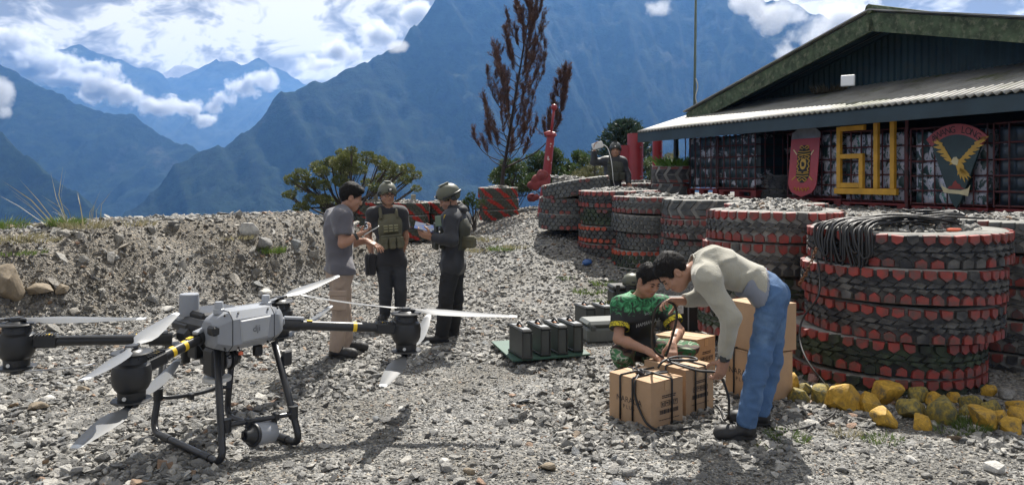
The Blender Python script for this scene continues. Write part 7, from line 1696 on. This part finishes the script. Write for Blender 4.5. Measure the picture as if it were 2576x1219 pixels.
for i, (x, y, n, h_, r, m) in enumerate([(165, 566, 260, .15, .22, GRS), (60, 572, 120, .10, .3, STRAW), (10, 575, 160, .22, .25, GRS), (60, 610, 200, .07, .40, STRAW), (30, 640, 220, .06, .35, GRS), (680, 636, 320, .12, .22, GRS), (20, 600, 260, .09, .4, STRAW), (215, 572, 200, .12, .3, STRAW), (330, 566, 120, .10, .3, STRAW), (590, 600, 160, .07, .3, STRAW), (1265, 628, 240, .09, .28, GRS), (1300, 622, 160, .08, .25, STRAW), (1235, 605, 200, .10, .3, STRAW), (1480, 735, 220, .07, .25, GRS), (1520, 715, 180, .08, .2, GRS), (1530, 760, 200, .06, .2, GRS), (1978, 1102, 420, .055, .13, GRS), (1935, 1128, 140, .04, .07, GRS), (2440, 1078, 420, .10, .13, GRS), (2130, 1092, 120, .05, .1, STRAW), (2220, 1110, 200, .05, .12, GRS), (2390, 1090, 100, .06, .1, GRS), (1425, 700, 60, .06, .15, GRS), (1210, 630, 200, .08, .3, STRAW)]):
    tuft('grass_tuft', 'short grass tuft growing out of the gravel', on_bank(x, y), n, h_, r, m, 40+i, w=.003 if y > 900 else .005)
g0 = on_bank(150, 570)
tuft('tall_grass', 'tall straw coloured grass stalks leaning on the crest of the bank', g0, 9, .85, .12, STRAW, 90, (-.75, 0, .1), w=.006)
tuft('tall_grass', 'pale upright grass stalks beside the leaning ones on the bank', g0+np.array([.25, .1, 0]), 14, .5, .25, STRAW, 91, (-.2, 0, .2), w=.005)
pt = P(1690, 418, 15.0); tuft('planter_plants', 'fresh green leaves growing from the tall lugged planter tyre', np.array([pt[0], pt[1]-.1, 1.86]), 240, .28, .30, GR4, 92, w=.022, kind='thing', cat='plant')
pt = P(2035, 238, 11.6)
tuft('roof_weeds', 'dry weeds growing on the lean-to roof', BP(4.3, 1.62, 3.10), 300, .16, .32, leaf_mat('dry_weed', [(.3, (.05, .04, .03)), (.7, (.13, .11, .06))], 6), 93, w=.008, cat='weeds')
# small things: red cloth bundle, stakes, blue plastic
RC = pm('crumpled_red_cloth', (.20, .035, .035), .7, var=.35, scale=6, bump=.3)
for i, (x, y, s_, lb) in enumerate([(1352, 462, 34, 'crumpled dull red cloth bundle at the foot of the red pillar'), (1338, 492, 22, 'lower red cloth scrap by the shrub below the pillar')]):
    c = P(x, y, 17.0-.3*i); r_ = s_/F_PX*17/1.7; v = Vox(c-r_*2.2, c+r_*2.2, r_/9); g = np.random.RandomState(i)
    for _ in range(7): v.ell(c+g.normal(size=3)*r_*.45, frame(g.normal(size=3)), r_*g.uniform(.3, .75, 3), r_*.1)
    v.wrinkle(i, r_*.14, 2.2/r_*2); v.mesh('cloth_tmp', RC, None); o = COL.objects[-1] if False else bpy.data.objects['cloth_tmp']; o.name = 'red_cloth'; tag(o, lb, 'cloth', 'red cloth by the pillar')
for x, y, d_, lb in ((945, 497, 17.6, 'pale wooden stake on the tyres behind the grey shirt man'), (1040, 498, 18.2, 'pale wooden stake on the tyres behind the man with glasses')):
    c = P(x, y, d_); b = MB(); b.box(c, (.10, .09, .17), rotz(.3), bev=.01); tag(b.build('wooden_stake', pm('weathered_wood', (.36, .34, .28), .9, var=.3)), lb, 'stake')
c = on_bank(1476, 668); v = Vox(c-.2, c+.25, .012); v.ell(c+ZZ*.05, frame((1, .3, .2)), (.07, .05, .04), .0); v.ell(c+np.array([.03, 0, .05]), frame((1, -.5, .6)), (.05, .03, .025), .03); v.wrinkle(4, .02, 30)
o = v.mesh('plastic_bag', pm('blue_plastic', (.03, .09, .26), .35, var=.2), None); tag(o, 'crumpled blue plastic scrap at the foot of the tyre wall', 'bag')
# ------------------------------------------------------------------ clouds lying in the valley and on the slopes
def cloud_mat():
    m = bpy.data.materials.new('cloud_vapour'); m.use_nodes = True; nt = m.node_tree; nt.nodes.clear(); o = N(nt, 'ShaderNodeOutputMaterial'); v = N(nt, 'ShaderNodeVolumePrincipled')
    tc = N(nt, 'ShaderNodeTexCoord'); ge = N(nt, 'ShaderNodeNewGeometry')
    ln = N(nt, 'ShaderNodeVectorMath', operation='LENGTH'); L(nt, tc.outputs['Object'], ln.inputs[0])
    n1 = N(nt, 'ShaderNodeTexNoise', i_Scale=.014, i_Detail=5.0, i_Roughness=.62); L(nt, ge.outputs['Position'], n1.inputs['Vector'])
    a = N(nt, 'ShaderNodeMath', operation='MULTIPLY_ADD', n1=2.3, n2=-.62); L(nt, n1.outputs['Fac'], a.inputs[0])
    s_ = N(nt, 'ShaderNodeMath', operation='SUBTRACT'); L(nt, a.outputs[0], s_.inputs[0]); L(nt, ln.outputs['Value'], s_.inputs[1])
    mr = N(nt, 'ShaderNodeMapRange', n1=-.18, n2=.30, n3=0.0, n4=.045); L(nt, s_.outputs[0], mr.inputs[0])
    L(nt, mr.outputs[0], v.inputs['Density']); v.inputs['Color'].default_value = (1, 1, 1, 1); v.inputs['Anisotropy'].default_value = .2; L(nt, v.outputs[0], o.inputs['Volume']); return m
CM = cloud_mat()
bm = bmesh.new(); bmesh.ops.create_icosphere(bm, subdivisions=3, radius=1.0); CME = bpy.data.meshes.new('cloud'); bm.to_mesh(CME); bm.free(); CME.materials.append(CM)
def cloud(x, y, rx, ry, d, label):
    o = link_mesh('cloud', CME); o.location = tuple(P(x, y, d)); o.scale = (rx/F_PX*d, rx/F_PX*d*.8, ry/F_PX*d); return tag(o, label, 'cloud', 'clouds in the valley and on the slopes', kind='stuff')
for a in [(250, 222, 75, 52, 3300), (320, 240, 75, 45, 3300), (400, 268, 75, 38, 3300), (470, 272, 60, 38, 3250), (515, 300, 45, 28, 3250), (285, 190, 45, 40, 3350), (560, 245, 48, 36, 3500), (610, 222, 55, 36, 3500), (665, 200, 65, 34, 3500), (535, 275, 28, 30, 3500),
          (0, 240, 40, 60, 1900), (10, 285, 30, 25, 1900), (90, 165, 150, 60, 3900), (230, 175, 80, 34, 3900), (180, 200, 90, 30, 3800), (20, 120, 140, 60, 3900)]:
    cloud(*a, 'white cloud bank lying in the valley below the far range')
for a in [(1645, 24, 62, 36, 1500), (1000, 118, 42, 22, 1700), (1960, 40, 80, 60, 1600), (2030, 95, 90, 60, 1600), (1985, 130, 60, 40, 1600), (2120, 60, 120, 80, 1650), (1890, 5, 60, 40, 1600), (1040, 40, 70, 50, 2700), (950, 90, 70, 50, 2800), (860, 130, 70, 40, 2900), (790, 160, 60, 30, 3000)]:
    cloud(*a, 'white cloud clinging to the great mountainside')
scatter(60000, on_ground(3.7, 9.5, test=lambda x, y: open_yard(x, y) & loose_part(x, y), p=1.15), .008, .040, sink=.12, power=1.8)
scatter(80000, on_ground(3.7, 8.5, test=open_yard, p=1.2), .004, .013, sink=.1, power=1.2)
scatter(7000, on_ground(3.7, 9.0, test=lambda x, y: open_yard(x, y) & loose_part(x, y), p=1.2), .022, .062, sink=.12, power=2.4)
scatter(85000, on_ground(8.5, 23, xl=(-4.0, 3.2), test=open_yard, p=.8), .014, .046, sink=.12, power=1.6)
scatter(90000, on_ground(6, 17, test=lambda x, y: (bank_q(x, y) > -2.2) & (bank_q(x, y) < 2.3) & (y > 6), p=.8), .007, .038, 0, 1, sink=.15, power=1.9)
scatter(4200, on_ground(6, 16, test=lambda x, y: (bank_q(x, y) > -1.5) & (bank_q(x, y) < 1.6), p=.8), .028, .11, .15, 1, sink=.2, power=2.4)
scatter(9000, on_ground(6.2, 15, test=lambda x, y: ((x-3.2)*.958+(y-6.45)*.285 > .1)), .02, .055)
scatter(26000, on_ground(12.5, 24, xl=(-4.5, 4), test=lambda x, y: ~open_yard(x, y)), .018, .05, sink=.12, power=1.6)
def finish_gravel():
    A = np.concatenate(GPTS); n = len(A); me = bpy.data.meshes.new('gravel')
    me.vertices.add(n); me.vertices.foreach_set('co', A[:, :3].astype(np.float32).ravel())
    at = me.attributes.new('tint', 'FLOAT', 'POINT'); at.data.foreach_set('value', A[:, 4].astype(np.float32))
    at = me.attributes.new('warm', 'FLOAT', 'POINT'); at.data.foreach_set('value', A[:, 7].astype(np.float32))
    sc = (A[:, 3:4]*np.random.uniform(.75, 1.25, (n, 3))).astype(np.float32)
    at = me.attributes.new('scl', 'FLOAT_VECTOR', 'POINT'); at.data.foreach_set('vector', sc.ravel())
    ro = np.stack([A[:, 5], A[:, 6], np.random.rand(n)*6.283], 1).astype(np.float32)
    at = me.attributes.new('rot', 'FLOAT_VECTOR', 'POINT'); at.data.foreach_set('vector', ro.ravel())
    at = me.attributes.new('pidx', 'INT', 'POINT'); at.data.foreach_set('value', np.random.randint(0, 14, n).astype(np.int32))
    o = link_mesh('gravel', me); tag(o, 'loose grey crushed stone covering yard, bank and tyre tops', 'gravel', kind='stuff')
    g = bpy.data.node_groups.new('scatter_gravel', 'GeometryNodeTree')
    g.interface.new_socket('Geometry', in_out='INPUT', socket_type='NodeSocketGeometry'); g.interface.new_socket('Geometry', in_out='OUTPUT', socket_type='NodeSocketGeometry')
    gi = g.nodes.new('NodeGroupInput'); go = g.nodes.new('NodeGroupOutput'); ip = g.nodes.new('GeometryNodeInstanceOnPoints')
    ci = g.nodes.new('GeometryNodeCollectionInfo'); ci.inputs['Collection'].default_value = rock_col; ci.inputs['Separate Children'].default_value = True; ci.inputs['Reset Children'].default_value = True
    def na(nm, ty):
        k = g.nodes.new('GeometryNodeInputNamedAttribute'); k.data_type = ty; k.inputs['Name'].default_value = nm; return k.outputs['Attribute']
    e2r = g.nodes.new('FunctionNodeEulerToRotation'); g.links.new(na('rot', 'FLOAT_VECTOR'), e2r.inputs[0])
    g.links.new(gi.outputs[0], ip.inputs['Points']); g.links.new(ci.outputs[0], ip.inputs['Instance']); ip.inputs['Pick Instance'].default_value = True
    g.links.new(na('pidx', 'INT'), ip.inputs['Instance Index']); g.links.new(e2r.outputs[0], ip.inputs['Rotation']); g.links.new(na('scl', 'FLOAT_VECTOR'), ip.inputs['Scale'])
    g.links.new(ip.outputs[0], go.inputs[0])
    md = o.modifiers.new('scatter', 'NODES'); md.node_group = g
finish_gravel()
